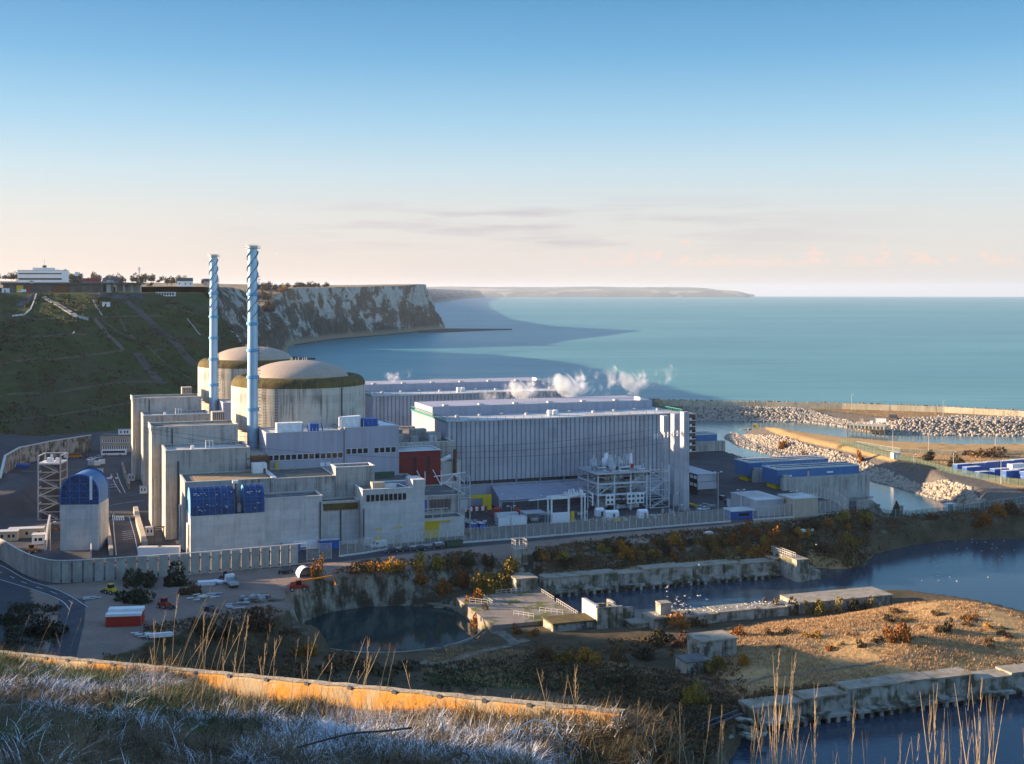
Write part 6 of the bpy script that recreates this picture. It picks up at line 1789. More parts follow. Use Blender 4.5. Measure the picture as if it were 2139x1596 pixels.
# arched tank building and stair tower
def arched_tank():
    v = G(166, 1150); r = empty('tank_building', (v.x, v.y, 12), R(4), 'tall concrete tank building with a round arched blue netted top', 'building')
    w, d, h, sp = 5.95, 13.0, 14.6, 18.2
    MB().box(-w,w,0,d,0,h).build('wall', M_conc_light, r)
    prof = [(-w,h)]+[(-w*math.cos(t), sp+w*math.sin(t)) for t in np.linspace(0, math.pi, 18)]+[(w,h)]
    for k, (y, lift) in enumerate(((0.15, 0), (12.6, 0.6))):
        m = MB(); n = len(prof); m.add([(x, y, z+lift*(z > h)) for x, z in prof], [tuple(range(n))]); f = m.build('net_end', M_blue_net, r)
        m = MB()
        for (xa, za), (xb, zb) in zip(prof[:-1], prof[1:]): m.beam((xa,y-0.12,za),(xb,y-0.12,zb),0.45)
        for z in (h+2.2, h+4.4, h+6.6): 
            hw = w if z < sp else math.sqrt(max(0, w*w-(z-sp)**2)); m.beam((-hw,y-0.12,z),(hw,y-0.12,z),0.18)
        for x in (-3, 0, 3): m.beam((x,y-0.12,h),(x,y-0.12,sp+math.sqrt(w*w-x*x)),0.18)
        for x0 in (-3, 0, 3):
            for s in (-1, 1): m.beam((x0,y-0.14,h+2.2),(x0+s*1.5,y-0.14,h+4.4),0.1); m.beam((x0,y-0.14,h+4.4),(x0+s*1.5,y-0.14,h+6.6),0.1)
        m.build('end_frame', M_blue_frame, f)
    m = MB()
    for (xa, za), (xb, zb) in zip(prof[:-1], prof[1:]):
        for y0 in np.arange(0.3, 12, 2.4): m.add([(xa,y0,za),(xa,y0+2.25,za),(xb,y0+2.25,zb),(xb,y0,zb)], [(0,1,2,3)])
    m.build('net_vault', M_blue_vault, r)
    m = MB().box(3.2,4.0,-0.2,-0.05,h+1.5,h+9.0); m.build('white_strip', M_white, r)
    m = MB()
    for z in np.arange(2, 14.5, 1): m.beam((w+0.15,1,z),(w+0.15,1.6,z),0.06)
    m.beam((w+0.15,1,0),(w+0.15,1,15),0.08); m.beam((w+0.15,1.6,0),(w+0.15,1.6,15),0.08); m.build('ladder', M_steel, r)
M_blue_vault = surf('blue_vault_sheet', (0.05, 0.165, 0.32), 0.75, 0.2, 0.8)
arched_tank()
def stair_tower():
    v = G(103, 1087); r = empty('stair_tower', (v.x, v.y, 12), R(5), 'tall grey open stair tower with zigzag flights left of the arched tank building', 'stair tower')
    w, d, h = 3.9, 9.0, 20.2
    m = MB()
    for x in (-w, w):
        for y in (0, d): m.beam((x,y,0),(x,y,h+3.0),0.45)
    for z in np.arange(0.2, h+0.5, 2.85): m.beam((-w,0,z),(w,0,z),0.28); m.beam((-w,d,z),(w,d,z),0.25); m.beam((-w,0,z),(-w,d,z),0.22); m.beam((w,0,z),(w,d,z),0.22)
    for x in (-w, w): m.beam((x,0,h+3),(x,d,h+3),0.35)
    m.beam((-w,d,h+3),(w,d,h+3),0.35)
    m.build('frame', M_ribs, r)
    for i in range(7):
        z = 0.3+i*2.85; a, b = (-w+0.6, w-1.2) if i % 2 else (w-1.2, -w+0.6)
        m = MB().beam((a,0.9,z),(b,0.9,z+2.85),1.2,0.28); f = m.build('flight', M_steel, r)
        m = MB().beam((a,0.3,z+1),(b,0.3,z+3.85),0.1); m.beam((a,0.3,z+0.2),(a,0.3,z+1),0.08); m.beam((b,0.3,z+3),(b,0.3,z+3.85),0.08); m.build('handrail', M_steel, f)
    MB().box(-w+0.3,w-0.3,3,d-0.3,0,h).build('core_wall', M_steel_d, r)
    MB().box(-w-0.1,w+0.1,-0.1,d+0.1,h,h+0.4).build('roof', M_roof_w, r)
    m = MB().box(-1.5,0.5,2,4,h+0.4,h+2.0); m.box(-0.4,0.3,3,3.6,h+2,h+3.2); m.box(0.8,2.6,5,6.5,h+0.4,h+1.6); m.build('roof_plant', M_white, r)
stair_tower()
# retaining wall, rear offices
def rear():
    L_ = [(-30,1010,20),(0,998,20),(11,952,20),(41,935,20),(110,921,20),(190,909,20)]
    P = [at(x, y, (CAM_Z-z)*FOC/(y-EYE)) for x, y, z in L_]
    r = empty('retaining_wall', (P[0].x, P[0].y, 12), 0, 'dark curved retaining wall at the foot of the green slope', 'wall')
    o0 = (P[0].x, P[0].y, 12); m = MB()
    for a, b in zip(P[:-1], P[1:]): m.beam((a.x,a.y,15.8),(b.x,b.y,15.8),0.8,8.0)
    m.build('face', M_conc_old, r, o0); m = MB()
    for a, b in zip(P[:-1], P[1:]): m.beam((a.x,a.y,20.1),(b.x,b.y,20.1),1.1,0.35)
    m.build('coping', M_cap, r, o0); m = MB()
    Q = dense([(p.x, p.y) for p in P], 5)
    for q in Q: m.beam((q[0],q[1]-0.55,12),(q[0],q[1]-0.55,19.6),0.4)
    for a, b in zip(Q[:-1], Q[1:]): m.beam((a[0],a[1]-0.5,12.4),(b[0],b[1]-0.5,12.4),0.4)
    m.build('buttress', M_conc_old, r, o0)
    v = G(247, 944); r = empty('rear_office', v, R(5), 'low tan office with a striped window band beyond the coach', 'building')
    MB().box(-9,12,0,9,0,8.2).build('wall', M_beige, r); MB().box(-9.2,12.2,-0.2,9.2,8.2,8.5).build('roof', M_roof_g, r)
    for z in (1.6, 5.0):
        f = MB().box(-8,12,-0.12,-0.02,z,z+1.3).build('window', M_glass, r); m = MB()
        for x in np.arange(-8, 12, 1.1): m.box(x,x+0.5,-0.2,-0.12,z,z+1.3)
        m.box(-8,12,-0.2,-0.12,z-0.15,z); m.build('mullion', M_white, f)
    v = G(210, 938, 20); r = empty('white_cabin', (G(250,925).x, G(250,925).y, 20.5), R(5), 'white cabin on the roof of the low tan office', 'cabin')
    v = G(247, 944); r.location = (v.x+2, v.y+4, 20.5)
    MB().box(-3,3,-1.2,1.2,0,2.6).build('wall', M_white, r); MB().box(-3.1,3.1,-1.3,1.3,2.6,2.75).build('roof', M_steel, r)
    for x in (-2, 0, 1.4): MB().box(x,x+0.7,-1.25,-1.2,0.9,1.9).build('window', M_glass, r)
    r = empty('blue_tent', G(48, 978), R(5), 'small blue covered skip by the retaining wall', 'skip')
    MB().extr([(-1.2,0),(-1.2,1.8),(0,2.3),(1.2,1.8),(1.2,0)], 'x', -2.8, 2.8).build('cover', M_blue_box, r); MB().box(-2.9,2.9,-1.3,1.3,0,0.3).build('base', M_steel_d, r)
    for i, (px, py) in enumerate(((190,974),(203,974),(213,971))):
        r = empty('tank_trailer', G(px, py), R(20), ['grey bowser parked behind the tank building', 'white boxy trailer next to the grey bowser', 'tall white cabinet right of the boxy trailer'][i], 'trailer')
        MB().box(-1.4,1.4,-0.9,0.9,0.5,2.6).build('body', [M_steel, M_white, M_white][i], r)
        for x in (-0.8, 0.8):
            for y in (-0.8, 0.8): wheel(r, x, y)
rear()
# overhead cables above the yard
def cable(a, b, sag, label):
    n = 24; m = MB(); pts = []
    for i in range(n+1):
        t = i/n; p = Vector(a).lerp(Vector(b), t); p.z -= sag*4*t*(1-t); pts.append(p)
    m.path(pts, 0.07, 4); o = m.build('power_cable', M_steel_d); tag(o, label, 'cable', 'overhead cables'); return o
for k, (v, h) in enumerate(CAB):
    e = at(300, 884+k*9, 440-10*k)
    cable((v.x-4, v.y, 12+h-10), e, 7.5, 'thin dark cable sagging from the gantry columns across the building fronts')
# ------------------------------------------------------------------ loose gear in the lower yard and behind the wall
def pile(px, py, lb, kind, mat, n=10, L_=2.4, z=12.0, cat='stack'):
    rng = np.random.default_rng(int(px*7+py)); r = empty('material_stack', G(px, py, z), R(rng.random()*60-30), lb, cat)
    for i in range(n):
        if kind == 'pipes':
            y = (i % 6)*0.42-1.0; k = i//6; MB().tube((-L_/2+rng.random()*0.6, y, 0.2+k*0.38), (L_/2+rng.random()*0.6, y+rng.normal(0, 0.06), 0.2+k*0.38), 0.19, n=7).build('pipe', mat, r)
        elif kind == 'slabs':
            x, y = rng.normal(0, L_*0.5), rng.normal(0, L_*0.35); a = rng.random(); MB().beam((x-0.9, y-0.3*a, 0.15+0.12*i*0.5), (x+0.9, y+0.3*a, 0.18+0.12*i*0.5), 0.8, 0.14).build('slab', mat, r)
        else:
            x, y = (i % 4)*1.25-1.9+rng.normal(0, 0.1), (i//4)*1.2-1.0+rng.normal(0, 0.1); MB().box(x-0.5, x+0.5, y-0.5, y+0.5, 0, 0.5+rng.random()*0.9).build('crate', mat if rng.random() < 0.7 else M_wood, r)
for a in ((428,1222,'rows of white pipe sections stacked beside the white lorry','pipes',M_white,18,5.0), (452,1218,'second stack of white pipe sections nearer the lorry','pipes',M_carwht,12,4.0), (415,1250,'scattered pale slabs on the gravel below the lorry','slabs',M_cap,9,4.0),
    (438,1246,'small heap of pale sheet offcuts on the gravel','slabs',M_steel,7,3.0), (520,1256,'grey crates stacked along the yard edge','crates',M_steel,10,3), (545,1250,'tall grey wrapped pallets at the yard edge','crates',M_ribs,8,3), (490,1268,'long grey frames lying at the yard edge','slabs',M_steel,8,5.0),
    (572,1255,'brown planks lying near the yard edge','slabs',M_wood,8,4.0), (445,1276,'dark crates at the corner of the lower yard','crates',M_steel_d,9,3), (330,1330,'white poles heaped near the striped cabins','pipes',M_white,14,6.0), (302,1330,'pale boards leaning near the striped cabins','slabs',M_cap,9,3.0),
    (190,1252,'silver ramp frame lying beside the road end','slabs',M_steel,6,2.5), (270,1242,'pale block left on the gravel by the bramble mound','slabs',M_cap,3,1.2), (290,990,'grey crates by the rear ramp','crates',M_steel,7,2), (235,1000,'pale crates on the rear road','crates',M_white,6,2),
    (120,1105,'drums and crates left of the arched tank building','crates',M_orange,8,2), (960,1095,'blue drums and crates by the hedge','crates',M_blue_box,7,2), (935,1075,'crates beside the yellow roller door','crates',M_white,7,2), (1135,1074,'grey crates behind the white busbar frame','crates',M_steel,8,2),
    (1215,1074,'pale crates at the end of the lean to','crates',M_cap,8,2), (1395,1070,'pale crates between the gantry columns','crates',M_steel,7,2), (1480,1058,'crates in the yard by the tall lamp post','crates',M_steel,6,2)): pile(*a)
r = empty('arch_tent', G(636,1203), R(30), 'small white arched tent by the end of the panel wall', 'tent')
pr = [(-2.2*math.cos(t), 2.8*math.sin(t)) for t in np.linspace(0, math.pi, 12)]
m = MB(); n = len(pr); m.add([(x, -1.6, z) for x, z in pr]+[(x, 1.6, z) for x, z in pr], [(i, i+1, n+i+1, n+i) for i in range(n-1)]+[tuple(range(n, 2*n))]); m.build('cover', M_tarp, r)
m = MB()
for y in (-1.6, 0, 1.6):
    for (xa, za), (xb, zb) in zip(pr[:-1], pr[1:]): m.beam((xa, y, za), (xb, y, zb), 0.1)
m.build('hoop', M_steel, r)
for k, (px, py, rz, pt, lb) in enumerate(((596,1198,0.3,M_carblk,'dark car by the end of the panel wall'), (205,958,1.2,M_carsil,'silver car left of the coach'), (190,962,1.2,M_carwht,'white car two places left of the coach'), (176,955,1.3,M_carblk,'dark car near the orange truck'),
    (232,1020,0.2,M_carsil,'silver car on the road behind the arched tank building'), (1470,1066,0.5,M_carwht,'white car beside the fence right of the gantry columns'), (1590,1062,0.4,M_carsil,'silver car behind the gatehouse'), (955,1100,0.4,M_carwht,'white car parked by the dark hedge'))):
    car(G(px, py), rz, lb, pt, k % 3 == 0)
r = empty('hedge', G(930,1120), PA, 'dark clipped hedge along the fence by the yellow door', 'hedge')
rng_h = np.random.default_rng(8); n = 1500; P = np.column_stack([rng_h.random(n)*22-11, rng_h.random(n)*3.2-1.6, rng_h.random(n)*2.1]); a = rng_h.normal(0, 1, (n, 3)); a /= np.linalg.norm(a, axis=1)[:, None]; b_ = np.cross(a, rng_h.normal(0, 1, (n, 3))); b_ /= np.linalg.norm(b_, axis=1)[:, None]
link('foliage', np_mesh('hedge_foliage', np.stack([P-a*.2-b_*.1, P+a*.2-b_*.1, P+a*.15+b_*.15, P-a*.15+b_*.15], 1).reshape(-1, 3), np.arange(4*n).reshape(n, 4), M_leaf['dark']), r)
m = MB()
for i in range(9): m.tube((-10+i*2.5, 0, 0), (-10+i*2.5, 0.2, 1.2), 0.07, 0.03, 5)
m.beam((-10, 0, 0.05), (10, 0, 0.05), 0.1); m.build('stem', M_bark, r)
# ------------------------------------------------------------------ quays of the old dock
def wallseg(mb, p0, p1, q0, q1, z0, z1, jag=0.0):
    mb.box(p0, p1, q0, q1, z0, z1)
def quay(label, p0, p1, q0, q1, top, cat='quay wall', steps=None, ledge=True, seed=0, mat=None):
    """concrete quay in plan coordinates, face towards -q, with a foot ledge carried on piles"""
    b = Bld('quay_wall', label, (p0+p1)/2, q0, 1.5, cat)
    rng = np.random.default_rng(seed)
    x = p0; k = 0
    while x < p1-0.5:
        w_ = min(8.5+rng.random()*5, p1-x); t = top + (steps[k % len(steps)] if steps else 0)
        m = MB(); m.box(x, x+w_-0.06, q0, q1, -1.5, t-0.35)
        b.part('wall_bay', m, M_conc_old)
        m = MB().box(x-0.02, x+w_-0.04, q0-0.25, q1+0.1, t-0.35, t)
        b.part('cap_slab', m, M_quaycap)
        if ledge and w_ > 4:
            l = MB().box(x+0.8, x+w_-1.2, q0-3.0, q0-0.02, 2.7, 3.3); lo = b.part('foot_ledge', l, M_conc_old)
            for j in range(int(w_/2.6)):
                m = MB().box(x+1.4+j*2.5, x+2.3+j*2.5, q0-2.8, q0-1.9, -1, 2.7); b.part('pile', m, M_conc_old, lo)
        x += w_; k += 1
    return b
quay('long stained quay wall on the near side of the bush covered bank', 54.6, 137, -117.5, -112, 7.0, steps=[0, 0, -0.5, 0.3], seed=1)
quay('low quay wall with gulls standing along its top', 64, 107.5, -173, -166.5, 7.4, ledge=False, steps=[0, -0.25], seed=2)
quay('higher ivy grown quay block in line with the gull covered wall', 109.5, 141, -172.5, -162.5, 7.6, ledge=False, seed=3)
quay('long stained quay wall at the lower right above dark water', 54, 205, -241.5, -236.3, 7.4, steps=[-1.4, -0.9, 0, 0.2, 0], seed=4)
b = Bld('dock_head', 'sunlit concrete pier head with railings at the end of the long quay', 139, -120, 1.5, 'pier')
b.part('pier', MB().box(137.05, 141.5, -127.5, -111.5, -1.5, 8.4), M_conc_old)
b.part('pier_cap', MB().box(136.9, 141.6, -127.6, -111.4, 8.4, 8.7), M_quaycap)
b.part('side_step', MB().box(141.52, 147, -126, -119, -1.5, 4.2), M_conc_old)
def rail_line(mb, a, c, z, h=1.1, st=1.5):
    a, c = Vector(a), Vector(c); n = max(1, int((c-a).length/st))
    for i in range(n+1):
        p = a.lerp(c, i/n); mb.beam((p.x,p.y,z),(p.x,p.y,z+h),0.09)
    for f in (0.5, 1.0): mb.beam((a.x,a.y,z+h*f),(c.x,c.y,z+h*f),0.09)
m = MB(); rail_line(m, (137.2,-124,0), (137.2,-112,0), 8.7, 1.4, 1.3); rail_line(m, (138.8,-124,0), (138.8,-112,0), 8.7, 1.4, 1.3); rail_line(m, (137.2,-112,0), (138.8,-112,0), 8.7, 1.4)
b.part('railing', m, M_cap)
b.part('prop', MB().beam((136.2,-113,2.5),(137.0,-115.5,8.6),0.3), M_conc_old)

# deck, blockhouse, ruins
b = Bld('concrete_deck', 'mossy concrete deck between the round pond and the dock', 37, -140, 3.5, 'deck')
M_deck = surf('deck_concrete', (0.23, 0.19, 0.155), 0.9, 0.25, 0.3, patch=(0.12, 0.12, 0.035), patch_scale=0.22, patch_lo=0.54, patch_hi=0.6, bump=0.4)
b.part('slab', MB().box(24, 49.6, -158, -125, 0.5, 5.3), M_deck)
for a, c, lb in (((49.2,-126),(49.2,-139),0), ((49.2,-141),(49.2,-157),0), ((31,-128),(31,-138),0), ((36,-126),(44,-125.6),0), ((41,-149),(46,-154),0), ((33,-150),(37,-155),0), ((26,-132),(30,-136),0)):
    m = MB(); rail_line(m, (a[0],a[1],0), (c[0],c[1],0), 5.3, 1.3, 1.6); b.part('railing', m, M_cap)
b = Bld('blockhouse', 'small square concrete blockhouse at the far corner of the deck', 46, -122, 5.0, 'blockhouse')
b.part('wall', MB().box(42.5, 49.2, -125.5, -118, 3, 9.0), M_conc_old); b.part('roof', MB().box(42.3, 49.4, -125.7, -117.8, 9.0, 9.35), M_quaycap)
b = Bld('sluice_block', 'broken open topped concrete block at the near corner of the deck', 53, -164, 4, 'ruin')
b.part('wall', MB().box(50, 57.5, -168.5, -167.6, 1, 10.2), M_conc_old); b.part('wall', MB().box(50, 51, -167.58, -158, 1, 10.6), M_conc_light)
b.part('wall', MB().box(56.6, 57.5, -167.58, -160, 1, 9.4), M_conc_old); b.part('wall', MB().box(51.02, 56.58, -159.2, -158.3, 1, 8.8), M_conc_old)
b.part('floor_slab', MB().box(51.02, 56.58, -167.58, -159.2, 6.5, 7.2), M_moss); b.part('upstand', MB().box(57.52, 63.5, -163, -161.8, 4, 8.2), M_conc_old); b.part('upstand', MB().box(57.6, 58.4, -161.7, -157.5, 4, 9.6), M_conc_old)
b = Bld('low_bunker', 'long low dark bunker left of the broken block', 44, -166, 3, 'bunker')
b.part('wall', MB().box(37.8, 49.9, -167.5, -160.2, 1, 6.6), M_conc_old); b.part('roof', MB().box(37.5, 49.95, -167.9, -160, 6.6, 7.0), M_moss)
b.part('doorway', MB().box(46, 47.4, -167.62, -167.48, 3, 5.8), M_steel_d)
b = Bld('low_bunker', 'low ruined wall running to the square pillar', 64, -166, 3, 'ruin')
b.part('wall', MB().box(59, 67.5, -171, -170, 2, 5.6), M_conc_old); b.part('wall', MB().box(59, 60, -169.98, -164, 2, 5.4), M_conc_old); b.part('top_slab', MB().box(58.8, 67.6, -171.3, -166, 5.61, 5.95), M_quaycap)
b = Bld('pillar', 'square concrete pillar beside the orange bushes at the quay end', 69, -168, 4, 'pillar')
b.part('shaft', MB().box(67.7, 70.9, -170.5, -167.5, 3, 10.2), M_conc_old); b.part('cap', MB().box(67.6, 71, -170.6, -167.4, 10.2, 10.5), M_quaycap)
# house on the spit
hv = W(0, 0); hp, hq = PQ((45.2, 303))
b = Bld('concrete_house', 'flat roofed grey concrete house with one dark doorway on the spit', hp+4.7, hq, 4.5, 'house')
b.part('wall', MB().box(hp, hp+9.6, hq, hq+7.2, 3.5, 10.7), M_conc_old); b.part('roof', MB().box(hp-0.3, hp+9.9, hq-0.3, hq+7.5, 10.7, 11.05), M_quaycap)
b.part('doorway', MB().box(hp-0.06, hp+0.04, hq+0.9, hq+2.1, 5.5, 9.2), M_steel_d); b.part('window', MB().box(hp+0.8, hp+1.7, hq-0.06, hq+0.04, 7.2, 9.6), M_steel_d)
b = Bld('annex', 'lower concrete annex left of the flat roofed house', hp-4, hq-2, 4, 'outbuilding')
b.part('wall', MB().box(hp-6.2, hp-0.02, hq-4.6, hq+1.2, 3, 7.7), M_conc_old); b.part('roof', MB().box(hp-6.5, hp+0.3, hq-4.9, hq+1.3, 7.7, 8.0), M_roof_g)
b.part('window', MB().box(hp-5.2, hp-4.5, hq-4.66, hq-4.56, 5.4, 6.6), M_steel_d)
# concrete post with railings beside the track
v = hit(1085, 1178); r = empty('lookout_block', v, PA, 'square concrete block with white railings below the track', 'lookout')
MB().box(-2,2,-2,2,-1,4.0).build('block', M_conc_old, r); m = MB()
for a, c in (((-1.9,-1.9),(1.9,-1.9)), ((1.9,-1.9),(1.9,1.9)), ((-1.9,1.9),(1.9,1.9)), ((-1.9,-1.9),(-1.9,1.9))): rail_line(m, (*a,0), (*c,0), 4.0, 2.6, 1.0)
m.build('railing', M_cap, r)
# kerb and pipe round the pond
r = empty('pond_kerb', (POND[0], POND[1], 2), 0, 'pale curved kerb around the round pond', 'kerb')
m = MB()
for a0, a1 in ((-170, -60), (-52, 5), (15, 82)):
    for a in range(a0, a1, 3):
        p0 = ((POND[2]+1.2)*math.cos(R(a)), (POND[2]+1.2)*math.sin(R(a)), 0.35); p1 = ((POND[2]+1.2)*math.cos(R(a+3)), (POND[2]+1.2)*math.sin(R(a+3)), 0.35); m.beam(p0, p1, 0.45, 0.6)
    m.build('kerb_length', M_quaycap, r); m = MB()

# ------------------------------------------------------------------ breakwater wall, rocks, pier
def breakwater():
    P = BW_WALL; o0 = (P[1][0], P[1][1], 6)
    r = empty('sea_wall', o0, 0, 'long ochre sea wall along the outer breakwater', 'wall')
    for i, (a, c) in enumerate(zip(P[:-1], P[1:])):
        m = MB(); m.beam((a[0],a[1],8.0),(c[0],c[1],8.0),1.6,4.4); m.build('wall_length', M_sea_wall, r, o0)
breakwater()
ICO = None
def ico():
    global ICO
    if ICO is None:
        t = (1+5**.5)/2
        v = np.array([(-1,t,0),(1,t,0),(-1,-t,0),(1,-t,0),(0,-1,t),(0,1,t),(0,-1,-t),(0,1,-t),(t,0,-1),(t,0,1),(-t,0,-1),(-t,0,1)], float); v /= np.linalg.norm(v[0])
        f = np.array([(0,11,5),(0,5,1),(0,1,7),(0,7,10),(0,10,11),(1,5,9),(5,11,4),(11,10,2),(10,7,6),(7,1,8),(3,9,4),(3,4,2),(3,2,6),(3,6,8),(3,8,9),(4,9,5),(2,4,11),(6,2,10),(8,6,7),(9,8,1)])
        ICO = (v, f)
    return ICO
def rock_verts(rng):
    v, f = ico(); s = 0.75+0.5*rng.random((12, 1)); return v*s*np.array([1, 0.75+0.4*rng.random(), 0.6+0.3*rng.random()])
def rocks_at(P, size, rng):
    v, f = ico(); V = []; F = []
    n = len(P); base = np.arange(n)[:, None, None]*12
    S = 0.7+0.6*rng.random((n, 12, 1))
    sc = (size*(0.6+0.8*rng.random((n, 1, 1)))) * np.stack([np.ones(n), 0.7+0.5*rng.random(n), 0.6+0.4*rng.random(n)], 1)[:, None, :]
    a = rng.random(n)*6.28; ca, sa = np.cos(a), np.sin(a)
    X = v[None]*S*sc
    R_ = np.stack([X[..., 0]*ca[:, None]-X[..., 1]*sa[:, None], X[..., 0]*sa[:, None]+X[..., 1]*ca[:, None], X[..., 2]], -1)
    return (R_ + P[:, None, :]).reshape(-1, 3), (f[None]+base).reshape(-1, 3)
rng = np.random.default_rng(5)
def strip_pts(A, B, n, rng, lo=0.0, hi=1.0):
    A, B = np.array(A), np.array(B)
    ta = np.linspace(0, 1, len(A)); tb = np.linspace(0, 1, len(B))
    s = rng.random(n); t = lo+(hi-lo)*rng.random(n)
    pa = np.stack([np.interp(s, ta, A[:, 0]), np.interp(s, ta, A[:, 1])], 1); pb = np.stack([np.interp(s, tb, B[:, 0]), np.interp(s, tb, B[:, 1])], 1)
    return pa*(1-t)[:, None]+pb*t[:, None]
bwA = BW_IN[1:]; bwB = [g2(1424,847,6), g2(1600,849,6), g2(1690,855,6), g2(1790,871,6), g2(1850,877,6), g2(2000,868,6), g2(2139,872,6), g2(2500,890,6)]
K1 = strip_pts(bwA, bwB, 7500, rng, -0.05, 0.97)
jetA = [g2(x,y,0) for x,y in ((1530,905),(1515,914),(1545,931),(1600,947),(1700,973),(1800,999),(1861,1014),(1897,1025),(2012,1062),(2040,1072))]
jetB = [g2(x,y,7) for x,y in ((1570,893),(1590,897),(1640,908),(1700,925),(1760,938),(1830,957),(1880,975),(1920,990),(2030,1020),(2060,1040))]
K2 = strip_pts(jetA, jetB, 6500, rng, -0.03, 0.93)
har = [g2(x,y,0.3) for x,y in ((1545,896),(1590,894),(1740,922),(1815,932),(1882,938),(1982,943),(2139,942))]
K3 = strip_pts(har, [(x, y-4) for x, y in har], 500, rng)
def is_land(P): return ground_z(P[:, 0], P[:, 1])
ALLK = []
for K_, sz in ((K1, 1.0), (K2, 0.85), (K3, 0.6)):
    z = np.maximum(is_land(K_), -0.4); ALLK.append((np.column_stack([K_, z+0.15*sz]), sz))
# the largest 300 stones that show are stones of their own, the mass behind them is one rubble mound
rock_meshes = []
for i in range(6):
    v, f = ico(); V = rock_verts(rng); rock_meshes.append(np_mesh('armour_stone', V, f, M_rock))
near = ALLK[1][0]; order = np.argsort(np.hypot(near[:, 0], near[:, 1])+60*rng.random(len(near)))
big = order[:300]
for k, i in enumerate(big):
    o = link('armour_stone', rock_meshes[k % 6]); o.location = near[i]; s = 0.8+0.5*rng.random(); o.scale = (s, s, s); o.rotation_euler = (rng.random()*0.6, rng.random()*0.6, rng.random()*6.28)
    tag(o, 'pale armour stone on the slope beside the canal', 'rock', 'armour stones on the canal slope')
keep = np.ones(len(near), bool); keep[big] = False
Vs, Fs, off = [], [], 0
for P, sz in ((ALLK[0][0], ALLK[0][1]), (near[keep], ALLK[1][1]), (ALLK[2][0], ALLK[2][1])):
    V, F = rocks_at(P, sz, rng); Vs.append(V); Fs.append(F+off); off += len(V)
tag(link('rubble', np_mesh('rubble', np.concatenate(Vs), np.concatenate(Fs), M_rock)), kind='stuff')
# interlocking concrete blocks along the seaward crest
tp = dense([(x-1, y+5) for x, y in BW_WALL[:-1]], 1.3); tp = np.array(tp); n = len(tp)
P = np.concatenate([np.column_stack([tp+rng.normal(0, 0.5, (n, 2)), np.full(n, 9.6)+rng.normal(0, 0.35, n)]), np.column_stack([tp+[0, 3]+rng.normal(0, 0.8, (n, 2)), np.full(n, 8.6)])])
V, F = rocks_at(P, 1.0, rng)
M_tetra = surf('crest_blocks', (0.20, 0.165, 0.12), 0.9, 0.3, 0.6)
tag(link('rubble', np_mesh('crest_rubble', V, F, M_tetra)), kind='stuff')
# timber pier on piles, with hut
a = G(1770, 905, 0); c = G(1848, 909, 0)
r = empty('pier', (a.x, a.y, 0), math.atan2(c.y-a.y, c.x-a.x), 'small timber pier on a lattice of piles at the breakwater', 'pier'); L_ = (Vector((c.x,c.y))-Vector((a.x,a.y))).length
MB().box(0, L_, 0, 14, 3.4, 5.4).build('deck', M_sea_wall, r); m = MB()
for i in range(11): m.beam((i*L_/10, -0.3, 3.4), (i*L_/10, -0.3, 5.6), 0.35)
m.box(0, L_, -0.5, -0.1, 3.2, 3.5); m.build('fender', M_wood, r)
for i in range(9):
    m = MB().tube((i*L_/8, 0.4, -1), (i*L_/8, 0.4, 3.4), 0.28, n=6); p_ = m.build('pile', M_wood, r)
m = MB()
for i in range(8): m.beam((i*L_/8, 0.4, 0.4), ((i+1)*L_/8, 0.4, 3.2), 0.22); m.beam(((i+1)*L_/8, 0.4, 0.4), (i*L_/8, 0.4, 3.2), 0.22)
m.build('bracing', M_wood, r)
box_container(hit(1840, 884, 700), R(-20), 'long white hut standing on the breakwater above the pier', M_white, 7, 3, 3.2, cat='hut', name='white_hut')
box_container(hit(1820, 887, 700), R(-20), 'tiny white kiosk left of the white hut on the breakwater', M_white, 2.2, 2, 2.6, cat='kiosk', name='kiosk')
box_container(hit(1800, 882, 700), R(-20), 'small tan kiosk on the grass above the pier', M_beige, 2.4, 2, 2.2, cat='kiosk', name='kiosk')
r = empty('shed', hit(1866, 879, 700), R(-20), 'dark pitched roof shed right of the white hut on the breakwater', 'shed')
MB().box(-2.6,2.6,-2,2,0,2.2).build('wall', M_wood, r); MB().extr([(-2.3,2.2),(0,4.2),(2.3,2.2)], 'x', -2.8, 2.8).build('roof', M_steel_d, r)
box_container(hit(1578, 894), R(-10), 'yellow box on the rocky jetty tip', M_yellow, 3.4, 2.6, 2.6, cat='box', name='box')
# blue containers on the right
cont = [(2010,984,'dark'),(2042,982,''),(2072,979,''),(2100,977,''),(2128,974,''),(2158,972,''),(2030,990,''),(2088,994,'light'),(2112,998,'white'),(2136,994,'light'),(2160,990,''),(2052,996,''),(2124,984,'white'),(2150,1000,'')]
for i, (px, py, k) in enumerate(cont):
    names = ['blue container at the left end of the row on the jetty grass','second blue container of the rear row on the jetty','third blue container of the rear row on the jetty','fourth blue container of the rear row on the jetty','fifth blue container of the rear row on the jetty','blue container at the very right of the rear row',
             'lone blue container standing forward of the rear row','pale blue container with white scrawl in the front group','blue container with white roof in the front group','pale blue container behind the white roofed one','blue container at the right of the front group','low blue container between the two groups','white container at the right behind the front group','dark blue container at the front right corner']
    v = hit(px, py); box_container(v, R(24), names[i], M_white if i == 12 else M_blue_box, 9.0 if i not in (11,) else 6.5, 3.0, 3.4 if i != 11 else 2.4, group='blue containers on the jetty')
for px, py, lb in ((1690,1112,'low pale concrete slab bench beside the track'), (1675,1114,'low white block beside the slab bench'), (1480,1117,'pale concrete block at the edge of the track')):
    r = empty('concrete_block', hit(px, py), PA, lb, 'block'); MB().box(-1.6,1.6,-0.6,0.6,0,0.8).build('slab', M_cap, r); MB().box(-1.0,1.0,-0.4,0.4,0.8,1.0).build('top', M_white, r)
